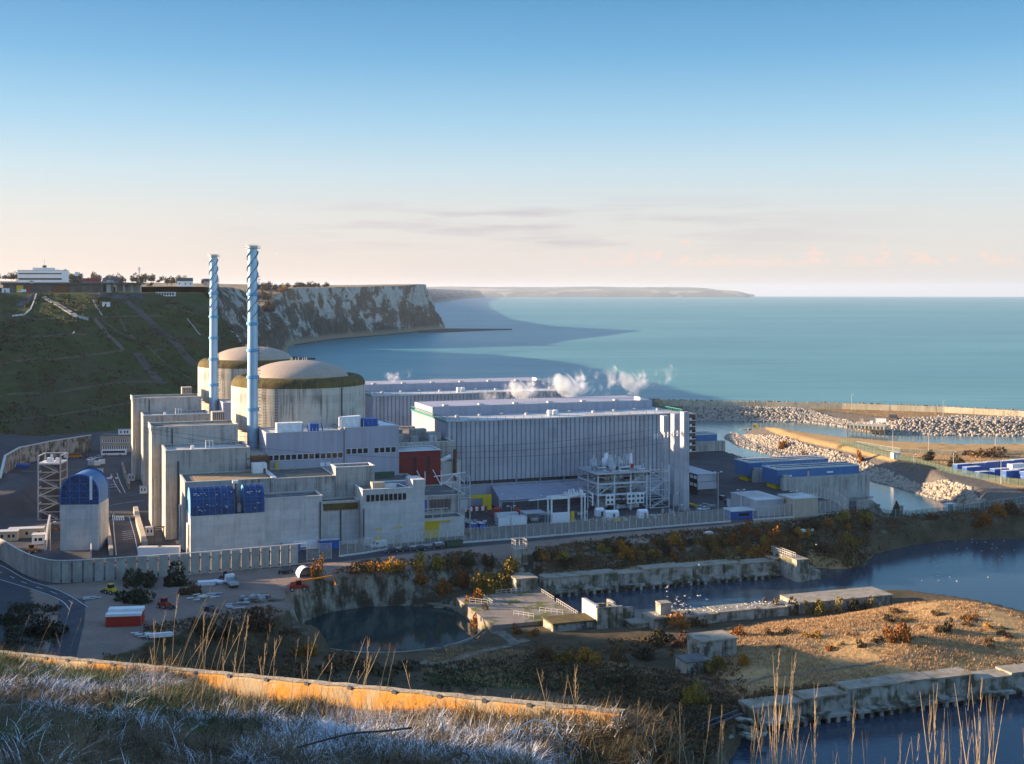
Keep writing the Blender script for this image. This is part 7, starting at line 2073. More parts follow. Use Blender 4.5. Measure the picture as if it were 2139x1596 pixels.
r = empty('white_hut', (172, 499, gz(172, 499)), R(25), 'white doorless hut in the fence along the canal bank', 'hut')
m = MB().box(-2,2,1.0,1.2,0,2.8); m.box(-2,-1.8,-1.2,1.0,0,2.8); m.box(1.0,2,-1.2,1.0,0,2.8); m.build('wall', M_white, r); MB().box(-2.2,2.2,-1.4,1.4,2.8,3.0).build('roof', M_roof_w, r)
r = empty('gauge_post', (149.5, 487, gz(149.5, 487)), 0, 'dark round gauge post by the canal fence corner', 'post'); MB().tube((0,0,0),(0,0,4.2),0.7,n=10).build('shaft', M_conc_old, r); m = MB(); rail_line(m, (-4,0,0), (9,1,0), 0.3, 1.3, 1.4); m.build('railing', M_steel_d, r)

# ------------------------------------------------------------------ plants
def leaf_cloud(n, leaf, shape, seed, lumps=7, flat=0.7):
    """many leaf sized faces through the volume of an uneven crown"""
    rng = np.random.default_rng(seed)
    c = rng.normal(0, 0.42, (lumps, 3)); c[:, 2] = np.abs(c[:, 2])*0.9; rad = 0.28+0.3*rng.random(lumps)
    k = rng.integers(0, lumps, n); d = rng.normal(0, 1, (n, 3)); d /= np.linalg.norm(d, axis=1)[:, None]
    rr_ = rad[k]*(0.55+0.5*rng.random(n)**0.5)
    P = c[k]+d*rr_[:, None]; P[:, 2] = np.maximum(P[:, 2], 0.02+0.1*rng.random(n)); P *= np.array(shape)
    a = rng.normal(0, 1, (n, 3)); a /= np.linalg.norm(a, axis=1)[:, None]
    b = np.cross(a, rng.normal(0, 1, (n, 3))); b /= np.linalg.norm(b, axis=1)[:, None]
    s = leaf*(0.6+0.8*rng.random((n, 1)))
    V = np.stack([P-a*s-b*s*0.5, P+a*s-b*s*0.5, P+a*s*0.7+b*s*0.6, P-a*s*0.6+b*s*0.5], 1).reshape(-1, 3)
    return V, np.arange(4*n).reshape(n, 4)
BUSH = {}
def bush_mesh(kind, var, mat):
    key = (kind, var, mat)
    if key not in BUSH:
        n, leaf, shape = {'big': (2600, 0.055, (1,0.95,0.95)), 'mid': (1100, 0.075, (1,0.9,0.8)), 'low': (600, 0.085, (1.2,0.95,0.5)), 'tall': (1300, 0.06, (0.6,0.6,1.5))}[kind]
        V, F = leaf_cloud(n, leaf, shape, hash((kind, var)) % 1000 if False else var*13+len(kind)*7, 9 if kind == 'big' else 7)
        BUSH[key] = np_mesh('foliage_'+kind, V, F, M_leaf[mat])
    return BUSH[key]
STEM = {}
def stem_mesh(var):
    if var not in STEM:
        rng = np.random.default_rng(var+50); m = MB()
        for i in range(6):
            a = rng.random()*6.28; e = (0.35*math.cos(a), 0.35*math.sin(a), 0.5+0.3*rng.random()); m.tube((0,0,-0.15), (e[0]*0.4,e[1]*0.4,e[2]*0.55), 0.035, 0.022, 5); m.tube((e[0]*0.4,e[1]*0.4,e[2]*0.55), e, 0.022, 0.008, 5)
        o = m.build('stem', M_bark); STEM[var] = o.data; bpy.data.objects.remove(o)
    return STEM[var]
nb = [0]
def bush(v, w, h, kind, mat, label, cat='bush', group=None, name='bush'):
    nb[0] += 1; i = nb[0]
    r = empty(name, v, (i*1.7) % 6.28, label, cat, group)
    f = link('foliage', bush_mesh(kind, i % 4, mat), r); zs = {'big': 1.0, 'mid': 0.85, 'low': 0.55, 'tall': 1.55}[kind]; xs = {'big': 0.95, 'mid': 0.95, 'low': 1.1, 'tall': 0.58}[kind]
    f.scale = (w/2/xs, w/2/xs, h/zs)
    s = link('stem', stem_mesh(i % 3), r); s.scale = (w/2, w/2, h*0.9)
    return r
def bpx(px, py, wpx, hpx, kind, mat, label, cat='bush', group=None, name='bush'):
    v = hit(px, py); k = v.y/FOC; return bush(v-Vector((0,0,0.3)), wpx*k, hpx*k, kind, mat, label, cat, group, name)
for a in (
 (1040,1236,104,60,'big','olive','large rounded yellow olive bush behind the deck blockhouse'),
 (996,1236,50,38,'mid','olive','smaller olive bush joined to the left of the large yellow one'),
 (968,1226,30,40,'tall','orange','upright orange bush left of the large yellow one'),
 (926,1240,34,32,'mid','orange','orange bush on the lip of the chalk bank'),
 (945,1224,40,26,'low','brown','brown bush behind the orange one on the chalk bank'),
 (662,1232,26,46,'tall','orange','orange shrub standing by the telehandler'),
 (812,1194,34,26,'mid','orange','bright orange bush at the left end of the track side hedge'),
 (836,1194,26,20,'mid','orange','small orange bush second along the track side hedge'),
 (872,1190,46,24,'low','olive','yellow green bush in the middle of the track side hedge'),
 (908,1190,46,24,'low','olive','broad olive bush further along the track side hedge'),
 (940,1190,40,22,'low','brown','brown bush at the right end of the track side hedge'),
 (785,1196,40,16,'low','orange','low orange bush before the track side hedge'),
 (745,1200,50,14,'low','brown','low brown growth left of the track side hedge'),
 (906,1185,16,18,'mid','orange','small orange sapling below the hedge'),
 (975,1178,34,26,'mid','dark','dark green bush below the track behind the chalk bank'),
 (1020,1185,20,22,'mid','dark','small dark bush by the lookout block'),
 (880,1222,40,20,'low','orange','orange scrub on the far rim of the pond bank'),
 (995,1264,34,30,'mid','orange','orange bush beside the deck railing'),
 (1012,1290,26,26,'mid','brown','brown reeds at the right rim of the pond'),
 (1004,1320,34,40,'mid','orange','rust coloured shrub at the pond corner'),
 (1082,1325,30,18,'low','orange','low orange scrub between the deck rails'),
 (1118,1330,26,16,'low','orange','low orange scrub at the front of the deck'),
 (1614,1164,34,58,'tall','orange','tall thin orange tree on the long quay behind the pier head'),
 (1640,1160,40,38,'mid','brown','brown tree beside the tall thin orange one'),
 (1768,1164,48,42,'mid','pale','pale olive tree on the grassy point in the lake'),
 (1790,1176,60,24,'low','pale','pale scrub spreading at the end of the grassy point'),
 (1745,1166,40,18,'low','pale','low pale scrub left of the pale olive tree'),
 (1490,1166,24,22,'mid','brown','small brown bush on the terrace above the long quay'),
 (1345,1182,30,22,'mid','brown','brown bush above the step in the long quay'),
 (1535,1164,70,16,'low','pale','strip of pale reeds on the terrace behind the long quay'),
 (1590,1160,50,20,'low','orange','orange grass clump at the end of the terrace'),
 (2046,1096,40,26,'mid','orange','orange bush on the lake side of the canal bank'),
 (2085,1076,50,22,'low','orange','orange bush along the canal bank by the hut'),
 (2118,1072,44,24,'mid','brown','brown bush further along the canal bank'),
 (1950,1085,28,14,'low','brown','low brown bush on the canal bank slope'),
 (1610,1282,34,32,'mid','pale','pale bush leaning on the end of the gull covered wall'),
 (1408,1308,86,28,'low','orange','wide orange thicket at the foot of the gull covered wall'),
 (1450,1304,50,24,'low','brown','brown thicket right of the wide orange one'),
 (1660,1282,34,34,'mid','brown','ivy brown bush at the corner of the higher quay block'),
 (1700,1284,36,30,'mid','olive','olive creeper bush against the higher quay block'),
 (1745,1280,40,28,'mid','pale','pale bush against the middle of the higher quay block'),
 (1785,1276,36,26,'mid','dark','dark ivy bush hanging on the higher quay block'),
 (1820,1272,34,26,'mid','pale','pale bush at the right end of the higher quay block'),
 (1876,1340,46,36,'mid','orange','lone orange bush in the middle of the golden spit'),
 (1970,1322,50,26,'low','dark','dark bramble on the shaded side of the golden hump'),
 (1868,1282,30,14,'low','brown','low brown tuft beyond the quay block'),
 (1545,1328,30,24,'mid','orange','orange bush right of the concrete house'),
 (1495,1402,44,30,'mid','olive','olive bush in front of the concrete house'),
 (1440,1412,40,26,'mid','brown','brown bush in front of the lower annex'),
 (1550,1392,30,24,'mid','orange','orange brown bush at the house corner'),
 (1450,1470,52,46,'mid','olive','rounded gold olive bush standing alone in the shade'),
 (1380,1345,60,26,'mid','dark','dark shrub mass behind the ruined low wall'),
 (1420,1350,50,24,'mid','brown','brown shrub left of the house'),
 (1130,1376,60,24,'low','brown','brown thicket in front of the low bunker'),
 (1180,1382,56,26,'mid','olive','olive thicket in front of the bunker doorway'),
 (1235,1384,60,28,'mid','orange','orange brown thicket below the broken block'),
 (1290,1382,54,26,'mid','brown','brown thicket right of the broken block'),
 (1340,1378,50,26,'mid','dark','dark thicket below the ruined low wall'),
 (1300,1430,60,26,'low','dark','dark bramble patch on the shaded meadow'),
 (300,1222,80,34,'low','dark','wide dark bramble mound at the foot of the panel wall'),
 (365,1222,70,36,'mid','dark','taller dark bramble beside the wide mound'),
 (275,1262,90,28,'low','dark','low dark bramble on the spoil heap in the yard'),
 (395,1240,50,24,'low','brown','brown bramble at the right end of the mounds'),
 (450,1330,80,34,'low','dark','dark scrub on the edge of the yard above the pond'),
 (540,1320,70,30,'low','brown','brown scrub on the slope left of the pond'),
 (640,1372,60,24,'low','orange','orange brown reeds at the near left rim of the pond'),
 (700,1392,120,22,'low','brown','brown reeds along the near rim of the pond'),
 (800,1398,110,20,'low','dark','dark reeds along the near right rim of the pond'),
 (1690,960,40,14,'low','brown','brown scrub on the jetty crest above the pump houses'),
 (1944,962,26,20,'mid','dark','round dark shrub on the jetty grass'),
 (1998,976,34,28,'mid','dark','larger round dark shrub left of the blue containers'),
 (2060,952,80,18,'low','brown','long low brown shrub on the jetty grass'),
 (1800,965,26,20,'low','orange','rusty scrub patch among the canal side rocks'),
 (1640,936,26,16,'low','orange','rusty scrub patch on the rocks near the jetty tip'),
 (90,1330,80,40,'mid','dark','dark bush beside the road at the lower left'),
 (30,1300,60,30,'low','dark','dark bush inside the road bend'),
): bpx(*a)
# shrubs along the bank between the earth track and the dock
rng = np.random.default_rng(21)
kinds = ['orange','brown','brown','olive','dark','orange']; adj = {'orange':'orange brown','brown':'dull brown','olive':'yellow olive','dark':'dark green'}
cnt = 0
for i in range(86):
    t = rng.random(); px = 1120+t*690; top_ = np.interp(px, [1120,1300,1500,1700,1800], [1168,1138,1121,1098,1084]); py = top_+2+rng.random()**1.4*np.interp(px, [1120,1500,1700,1810], [28,44,62,74])
    k = kinds[i % 6]; w_ = 13+rng.random()*22; h_ = w_*(0.45+0.4*rng.random())
    bpx(px, py, w_, h_, ['mid','low','mid'][i % 3], k, adj[k]+' shrub on the bank below the earth track', 'shrub', 'shrubs on the bank below the track', 'shrub')
for i in range(34):
    px = 1560+rng.random()*560; py = np.interp(px, [1560,1750,1950,2120], [1330,1290,1275,1308])+rng.random()**1.3*np.interp(px, [1560,1800,2120], [40,85,70]); w_ = 12+rng.random()*24
    k = ['orange','brown','pale','brown','dark'][i % 5]; bpx(px, py, w_, w_*0.42, 'low', k, {'orange':'orange','brown':'brown','pale':'straw pale','dark':'dark'}[k]+' low tussock on the golden spit', 'shrub', 'low tussocks on the golden spit', 'shrub')
# scrub that nobody could count: one mass each
def scatter(name, polys, n, leaf, hgt, mat, seed, z=None):
    rng = np.random.default_rng(seed); P = []
    for poly, k in polys:
        q = np.array(poly); lo, hi = q.min(0), q.max(0); got = 0
        while got < k:
            c = lo+(hi-lo)*rng.random((k*2, 2)); c = c[sd_poly(poly, c[:, 0], c[:, 1]) > 0]
            c = c[fbm(c[:, 0], c[:, 1], 14, 3, seed)+0.25*rng.random(len(c)) > 0.05]
            c = c[:k-got]; P.append(c); got += len(c)
            if len(c) == 0: break
    P = np.concatenate(P); z = ground_z(P[:, 0], P[:, 1]); ok = z > 1.7; P = P[ok]; z = z[ok]
    m = 5; n_ = len(P)
    if name == 'dry_grass':                      # upright straw in loose tufts
        k = 4; Q = np.repeat(np.column_stack([P, z-0.05]), k, 0); Q[:, :2] += rng.normal(0, 0.35, (len(Q), 2)); nq = len(Q)
        V, F = blades(Q, hgt*(0.5+0.9*rng.random(nq)), 0.10+0.10*rng.random(nq), rng.random(nq)*6.28, 0.25+0.5*rng.random(nq), 0.4*rng.random(nq), rng, 2)
        tag(link(name, np_mesh(name, V, F, mat)), kind='stuff'); return
    h = hgt*(0.4+0.9*rng.random(n_))
    Q = np.repeat(np.column_stack([P, z]), m, 0); Q[:, 2] += np.repeat(h, m)*rng.random(n_*m); Q[:, :2] += rng.normal(0, leaf*1.2, (n_*m, 2))
    a = rng.normal(0, 1, (n_*m, 3)); a[:, 2] += 0.6; a /= np.linalg.norm(a, axis=1)[:, None]
    b = np.cross(a, rng.normal(0, 1, (n_*m, 3))); b /= np.linalg.norm(b, axis=1)[:, None]
    s = leaf*(0.5+rng.random((n_*m, 1)))
    V = np.stack([Q-a*s-b*s*0.4, Q+a*s-b*s*0.4, Q+a*s*0.6+b*s*0.5, Q-a*s*0.6+b*s*0.5], 1).reshape(-1, 3)
    tag(link(name, np_mesh(name, V, np.arange(len(V)).reshape(-1, 4), mat)), kind='stuff')
px_poly = lambda L, z: [g2(x, y, z) for x, y in L]
M_straw = leaf_mat('straw_grass', (0.56, 0.36, 0.16), (0.42, 0.27, 0.12), (0.64, 0.45, 0.23))
scatter('dry_grass', [(P_SPIT, 17000), (px_poly([(1690,1162),(1760,1160),(1815,1172),(1815,1188),(1690,1188)], 6), 900), (px_poly([(1180,1194),(1340,1181),(1600,1154),(1600,1166),(1340,1196)], 7), 900),
    (px_poly([(1860,950),(2200,950),(2200,965),(1960,985),(1880,968)], 8), 3600), (px_poly([(1740,846),(1960,862),(1960,878),(1850,880),(1780,868)], 6), 1500), (px_poly([(900,1345),(1180,1365),(1400,1400),(1560,1400),(1560,1460),(1300,1440),(1000,1430),(880,1400)], 5), 3500)], 0, 0.13, 0.6, M_straw, 31)
scatter('undergrowth', [(px_poly([(1120,1166),(1300,1140),(1500,1122),(1700,1098),(1815,1072),(1830,1160),(1640,1150),(1300,1178),(1120,1205)], 9), 3600), (px_poly([(1100,1350),(1400,1330),(1560,1400),(1560,1470),(1480,1596),(1300,1596),(1250,1480),(1100,1420)], 5), 2200),
    (px_poly([(650,1240),(760,1200),(960,1180),(1120,1200),(1100,1240),(880,1262),(660,1300)], 8), 1500), (px_poly([(300,1345),(560,1300),(640,1330),(660,1400),(300,1420)], 8), 1500), (px_poly([(1830,1090),(2139,1066),(2139,1108),(1900,1138),(1830,1150)], 6), 1100),
    (px_poly([(1560,1440),(1780,1415),(2139,1366),(2139,1380),(1780,1436),(1565,1466)], 7), 900)], 0, 0.30, 0.8, M_leaf['brown'], 33)
scatter('undergrowth', [(px_poly([(1120,1170),(1300,1142),(1500,1124),(1700,1100),(1815,1076),(1830,1160),(1640,1152),(1300,1180),(1120,1205)], 9), 2600), (px_poly([(880,1390),(1100,1370),(1400,1400),(1550,1470),(1480,1596),(1300,1596),(1100,1460),(880,1430)], 5), 2600),
    (px_poly([(20,1260),(130,1270),(110,1400),(0,1400)], 12), 500), ([(-110,190),(50,190),(60,250),(-20,300),(-95,290)], 3200)], 0, 0.28, 0.7, M_leaf['dark'], 35)

# ------------------------------------------------------------------ gulls
def gull_mesh(fly):
    m = MB().smooth(True)
    m.lathe([(0.02,-0.28),(0.09,-0.18),(0.12,0),(0.08,0.16),(0.05,0.22),(0.06,0.28),(0.03,0.34)], 8)
    m.v = [(x, z, y*0.85+(0.0 if fly else 0.25)) for x, y, z in m.v]
    m.mat(1).smooth(False)
    if fly:
        for s in (-1, 1): m.add([(s*0.08,0.08,0.03),(s*0.08,-0.12,0.03),(s*0.45,-0.06,0.16),(s*0.45,0.12,0.17),(s*0.85,-0.12,0.1)], [(0,1,2,3),(3,2,4)])
    else:
        for s in (-1, 1): m.add([(s*0.1,0.1,0.3),(s*0.12,-0.1,0.28),(s*0.04,-0.42,0.27),(s*0.06,0.0,0.36)], [(0,1,2,3)])
    m.mat(2)
    m.tube((0,0.34,0.0 if fly else 0.25),(0,0.42,-0.01 if fly else 0.24),0.02,0.008,5)
    if not fly:
        for s in (-0.04, 0.04): m.tube((s,0,0),(s,0,0.16),0.012,n=4)
    o = m.build('gull', [M_gull, M_gullw, M_yellow]); me = o.data; bpy.data.objects.remove(o); return me
G_st, G_fl = gull_mesh(False), gull_mesh(True)
rng = np.random.default_rng(77)
def gull(loc, fly, label, group):
    o = link('gull', G_fl if fly else G_st); o.location = loc; o.rotation_euler = (0, rng.normal(0, 0.25) if fly else 0, rng.random()*6.28); s = 0.85+0.3*rng.random(); o.scale = (s, s, s); tag(o, label, 'gull', group)
for i in range(96):
    p = 66+40*rng.random()**0.8; q = -172.6+5.4*rng.random(); v = W(p, q, 7.41); gull(v, False, 'white gull standing on the low quay wall', 'gulls standing on the quay')
for i in range(26):
    px, py = 1400+rng.normal(25, 22), 1256+rng.normal(-4, 12); v = at(px, py, G(px, py, 5).y); gull(v, True, 'white gull flying low over the dock water', 'gulls flying over the dock')
for i in range(46):
    px, py = 1920+rng.random()*219, 1120+rng.random()*95; v = G(px, py, 1.52); gull((v.x, v.y, 1.36), False, 'white gull floating on the open lake', 'gulls floating on the lake')
for i in range(12):
    p = 150+50*rng.random(); gull(W(p, -241+4*rng.random(), 7.41), False, 'gull standing on the quay at the lower right', 'gulls on the lower quay')
for px, py, Y in ((578,530,420),(700,612,500),(154,695,420),(1705,1138,400),(1460,1180,390)): gull(at(px, py, Y), True, 'single gull in flight above the station and dock', 'gulls in flight')

# ------------------------------------------------------------------ steam drifting over the hall roofs
def steam(label, px, py, Y, w, d, h, dens, seed):
    v = at(px, py, Y)
    m = bpy.data.materials.new('steam'); m.use_nodes = True; N, L = m.node_tree.nodes, m.node_tree.links; N.clear()
    out = N.new('ShaderNodeOutputMaterial'); vo = N.new('ShaderNodeVolumePrincipled'); vo.inputs['Color'].default_value = (1,1,1,1); vo.inputs['Anisotropy'].default_value = 0.0
    tc = N.new('ShaderNodeTexCoord').outputs['Object']
    n = noise_node(N, L, mapped(N, L, tc, (1,1,1)), 2.1/max(h, 1), 6, 0.6, 0.8)
    ln = N.new('ShaderNodeVectorMath'); ln.operation = 'LENGTH'; L.new(mapped(N, L, tc, (2/w, 2/d, 2/h)), ln.inputs[0])
    f = range_node(N, L, ln.outputs['Value'], 0.0, 1.0, 1.0, 0.0)
    a = N.new('ShaderNodeMath'); a.operation = 'MULTIPLY_ADD'; L.new(n, a.inputs[0]); a.inputs[1].default_value = 3.2; a.inputs[2].default_value = -1.95
    b = N.new('ShaderNodeMath'); b.operation = 'ADD'; L.new(a.outputs[0], b.inputs[0]); L.new(f, b.inputs[1])
    c = N.new('ShaderNodeMath'); c.operation = 'MULTIPLY'; L.new(range_node(N, L, b.outputs[0], 0.22, 0.9), c.inputs[0]); c.inputs[1].default_value = dens
    L.new(c.outputs[0], vo.inputs['Density']); L.new(vo.outputs[0], out.inputs['Volume'])
    mb = MB(); mb.box(-w/2, w/2, -d/2, d/2, -h/2, h/2); o = mb.build('steam', m); o.location = v
    tag(o, kind='stuff')
steam('', 1103, 810, 575, 34, 18, 18, 0.42, 1)
steam('', 1205, 800, 575, 42, 20, 22, 0.42, 2)
steam('', 1335, 792, 585, 36, 18, 19, 0.2, 3)
steam('', 1030, 826, 560, 20, 10, 9, 0.2, 4)
steam('', 826, 785, 640, 18, 10, 10, 0.25, 5)

# worn tracks across the low ground by the pond and the spit
M_sand = surf('pale_track', (0.20, 0.17, 0.135), 0.95, 0.3, 0.5, patch=(0.09, 0.08, 0.055), patch_scale=0.35, patch_lo=0.45, patch_hi=0.6, bump=0.4)
for L_, w_ in (([(905,1392),(985,1368),(1060,1352),(1100,1338)], 2.6), ([(1060,1380),(1150,1388),(1240,1398),(1330,1404),(1440,1420),(1560,1424)], 1.6), ([(880,1385),(940,1395),(1010,1390)], 3.2), ([(1540,1352),(1640,1338),(1760,1322),(1900,1306),(2050,1300)], 1.2), ([(1560,1430),(1700,1405),(1850,1380),(2000,1360)], 1.0),
               ([(1130,1172),(1250,1160),(1400,1150),(1560,1142),(1640,1140)], 1.4), ([(1200,1196),(1260,1184),(1300,1172)], 1.2), ([(1000,1310),(1040,1320),(1075,1345)], 3.0)):
    ribbon('path', dense([tuple(hit(x, y)[:2]) for x, y in L_], 2.0), w_, M_sand, None, 0.12)
b = Bld('fallen_slabs', 'jumble of broken slabs and a steel gantry at the corner of the lower quay', 46, -245, 3, 'ruin')
rs = np.random.default_rng(14)
for i in range(14):
    x, y = 33+rs.random()*20, -252+rs.random()*12; m = MB(); a = rs.random()*3
    m.beam((x-2*math.cos(a), y-2*math.sin(a), 3.2+rs.random()*0.8), (x+2*math.cos(a), y+2*math.sin(a), 3.4+rs.random()*1.2), 2.2, 0.4); b.part('slab', m, M_conc_old)
m = MB(); m.beam((34,-246,4),(50,-243,6.2),0.4); m.beam((34,-248,4),(50,-245,6.2),0.4)
for i in range(8): m.beam((34+i*2,-246+i*0.37,4+i*0.27),(35+i*2,-248+i*0.37,4+i*0.27),0.2)
b.part('gantry', m, M_steel_d)
# ------------------------------------------------------------------ grass bank at the viewpoint, concrete rail, stalks
RA, RB = np.array([-7.9, 14.6]), np.array([0.70, 8.02])
def rail_z(t): return 91.02+1.31*t
def fore(x, y):
    x = np.asarray(x, float); y = np.asarray(y, float)
    z = 91.98 - 0.277*(np.maximum(y, 3.2)-8.4) - 0.099*(np.maximum(x, -12)+0.06)
    z = z + 0.30*fbm(x, y, 1.0, 4, 101) + 0.20*fbm(x, y, 0.38, 3, 102)
    z = z - 1.25*np.clip(x-0.12, 0, 30)**1.1
    n = np.array([RB[1]-RA[1], -(RB[0]-RA[0])]); n = -n/np.linalg.norm(n)            # beyond the rail the ground falls away
    d = (x-RA[0])*n[0] + (y-RA[1])*n[1]
    e = (RB-RA)/np.linalg.norm(RB-RA); t = ((x-RA[0])*e[0]+(y-RA[1])*e[1])/np.linalg.norm(RB-RA)
    bt = rail_z(np.clip(t, -0.5, 1.05))-np.interp(t, [0, 0.35, 0.75, 1.0], [0.34, 0.30, 0.19, 0.04])+0.05*fbm(x, y, 0.5, 3, 107)
    k = np.exp(-(np.where(d > 0, d*1.2, d)/0.5)**2)*ss((1.10-t)/0.08); z = np.maximum(z, z+(bt-z)*k)
    z = z - 1.1*np.clip(d-0.35, 0, 30)
    u = 0.122*x + 0.9925*y                                                   # unseen knoll added at the left to shade the grass
    k = ss((9.8-u + 0.5*fbm(x, y, 6, 3, 105))/3.0)*ss((-15-x)/7.0)*ss((x+46)/4)
    return z + 4.7*k
fx = np.arange(-47, 7.01, 0.22); fy = np.arange(-8, 22.01, 0.22)
FX, FY = np.meshgrid(fx, fy); FZ = fore(FX, FY)
ii = np.arange(FX.size).reshape(FX.shape)
FF = np.stack([ii[:-1,:-1].ravel(), ii[:-1,1:].ravel(), ii[1:,1:].ravel(), ii[1:,:-1].ravel()], 1)
M_bank = surf('bank_soil', (0.045, 0.042, 0.022), 0.95, 0.4, 1.5, patch=(0.10, 0.075, 0.04), patch_scale=0.8, bump=0.6, bscale=6)
tag(link('ground', np_mesh('grass_bank', np.stack([FX.ravel(), FY.ravel(), FZ.ravel()], 1), FF, M_bank, smooth=True)), kind='structure')

def grass_mat(name, c1, c2, c3, sc=0.7):
    m, nt, N, L, b = new_mat(name); tc = N.new('ShaderNodeTexCoord').outputs['Object']
    c = mix_node(N, L, c1, c2, range_node(N, L, noise_node(N, L, tc, sc, 4), 0.4, 0.6)); c = mix_node(N, L, c, c3, range_node(N, L, noise_node(N, L, tc, 14, 2), 0.5, 0.72))
    L.new(c, b.inputs['Base Color']); b.inputs['Roughness'].default_value = 0.7; b.inputs['Specular IOR Level'].default_value = 0.2; return m
M_frost = grass_mat('frosted_grass', (0.66, 0.68, 0.71), (0.42, 0.43, 0.45), (0.82, 0.84, 0.88))
M_green = grass_mat('green_grass', (0.028, 0.052, 0.012), (0.05, 0.075, 0.02), (0.09, 0.11, 0.04))
M_thatch = grass_mat('straw_thatch', (0.115, 0.082, 0.042), (0.065, 0.05, 0.028), (0.22, 0.16, 0.085))
M_tuft = grass_mat('brown_tufts', (0.15, 0.10, 0.05), (0.085, 0.06, 0.034), (0.25, 0.175, 0.095))
rng = np.random.default_rng(123)
def field(n):
    """points of the bank inside the view with a margin, denser near the viewer"""
    Y = 4.4+10.0*rng.random(n*3)**1.05; X = -0.47*Y+(0.47*Y+1.6)*rng.random(n*3)
    nn = np.array([-(RB[1]-RA[1]), RB[0]-RA[0]]); nn /= np.linalg.norm(nn); d = (X-RA[0])*nn[0]+(Y-RA[1])*nn[1]
    ok = d < 0.5; X, Y = X[ok][:n], Y[ok][:n]; return X, Y
X, Y = field(175000)
fr = fbm(X, Y*0.5, 0.95, 5, 111)+0.16*(rng.random(len(X))-0.5)
gr = fbm(X, Y*0.6, 1.1, 4, 112)+0.10*(rng.random(len(X))-0.5)
z = fore(X, Y)
frost = (fr > 0.045) & ~((Y > 9.6) & (X < -2.2) & (fr < 0.14)); green = (~frost) & ((gr > 0.16) | ((Y > 9.4+0.6*np.sin(X*2)) & (X < -2.2) & (gr > -0.16))); straw = ~(frost | green)
for nm, msk, mat, L0, W0, ln, cu in (('frosty_grass', frost, M_frost, 0.085, 0.0046, 1.32, 0.2), ('grass', green, M_green, 0.09, 0.0048, 0.85, 0.4), ('dry_grass', straw, M_thatch, 0.12, 0.0042, 1.35, 0.12)):
    P = np.stack([X[msk], Y[msk], z[msk]+0.02], 1); n = len(P)
    L_ = L0*(0.5+0.9*rng.random(n)); w_ = W0*(0.7+0.7*rng.random(n)); az = rng.random(n)*6.28*0.75+6.28*fbm(P[:, 0], P[:, 1], 0.7, 2, 120)*2
    le = np.clip(ln+0.42*rng.normal(size=n), 0.05, 1.55)
    V, F = blades(P, L_, w_, az, le, cu*(0.3+rng.random(n)), rng)
    tag(link(nm, np_mesh(nm, V, F, mat)), kind='stuff')
# flattened tufts lying every way over the bank, dead and frosted
for nm, mat, k_, L0, seed in (('dry_grass', M_thatch, 420, 0.17, 5), ('frosty_grass', M_frost, 210, 0.14, 6), ('dry_grass', M_tuft, 420, 0.18, 7)):
    rg = np.random.default_rng(seed); tx, ty = field(k_); tx = tx[rg.permutation(len(tx))]; ty = ty if False else field(k_)[1]; V_, F_, o_ = [], [], 0
    tx, ty = field(k_)
    for cxx, cyy in zip(tx, ty):
        n = 55; a0 = rg.random()*6.28; P = np.column_stack([cxx+rg.normal(0, 0.035, n), cyy+rg.normal(0, 0.035, n), np.zeros(n)]); P[:, 2] = fore(P[:, 0], P[:, 1])+0.01
        V, F = blades(P, L0*(0.4+0.9*rg.random(n)), 0.0032+0.0035*rg.random(n), a0+rg.normal(0, 0.9, n), np.clip(0.95+0.4*rg.normal(size=n), 0.1, 1.6), 0.18+0.3*rg.random(n), rg, 4); V_.append(V); F_.append(F+o_); o_ += len(V)
    tag(link(nm, np_mesh('tufts', np.concatenate(V_), np.concatenate(F_), mat)), kind='stuff')
# longer frosty tussocks and fringe of straw along the rail
V_, F_, o_ = [], [], 0
cx_ = np.array([[-0.35,7.4],[0.0,7.2],[-0.9,8.0],[0.1,6.9],[-2.2,7.2],[-3.2,9.0],[-1.4,7.6],[-1.9,6.4],[-0.5,6.9],[-2.8,7.8]])
for c in cx_:
    n = 260; P = np.column_stack([c+rng.normal(0, 0.11, (n, 2)), np.zeros(n)]); P[:, 2] = fore(P[:, 0], P[:, 1])
    V, F = blades(P, 0.16*(0.5+0.8*rng.random(n)), 0.006*np.ones(n), rng.random(n)*6.28, 0.35+0.4*rng.random(n), 0.35*np.ones(n), rng, 4); V_.append(V); F_.append(F+o_); o_ += len(V)
tag(link('frosty_grass', np_mesh('frost_tussocks', np.concatenate(V_), np.concatenate(F_), M_frost)), kind='stuff')
n = 3600; t = rng.random(n); P = RA+(RB-RA)*t[:, None]+np.array([-0.55, -0.85])*(0.08+0.5*rng.random(n)**1.5)[:, None]; P = np.column_stack([P, fore(P[:, 0], P[:, 1])])
V, F = blades(P, 0.16*(0.4+0.9*rng.random(n)), 0.0035*np.ones(n), rng.random(n)*6.28, 0.1+0.35*rng.random(n), 0.15*rng.random(n), rng)
M_fringe = grass_mat('gold_fringe', (0.42, 0.28, 0.11), (0.30, 0.20, 0.08), (0.52, 0.38, 0.18))
tag(link('dry_grass', np_mesh('rail_fringe', V, F, M_fringe)), kind='stuff')

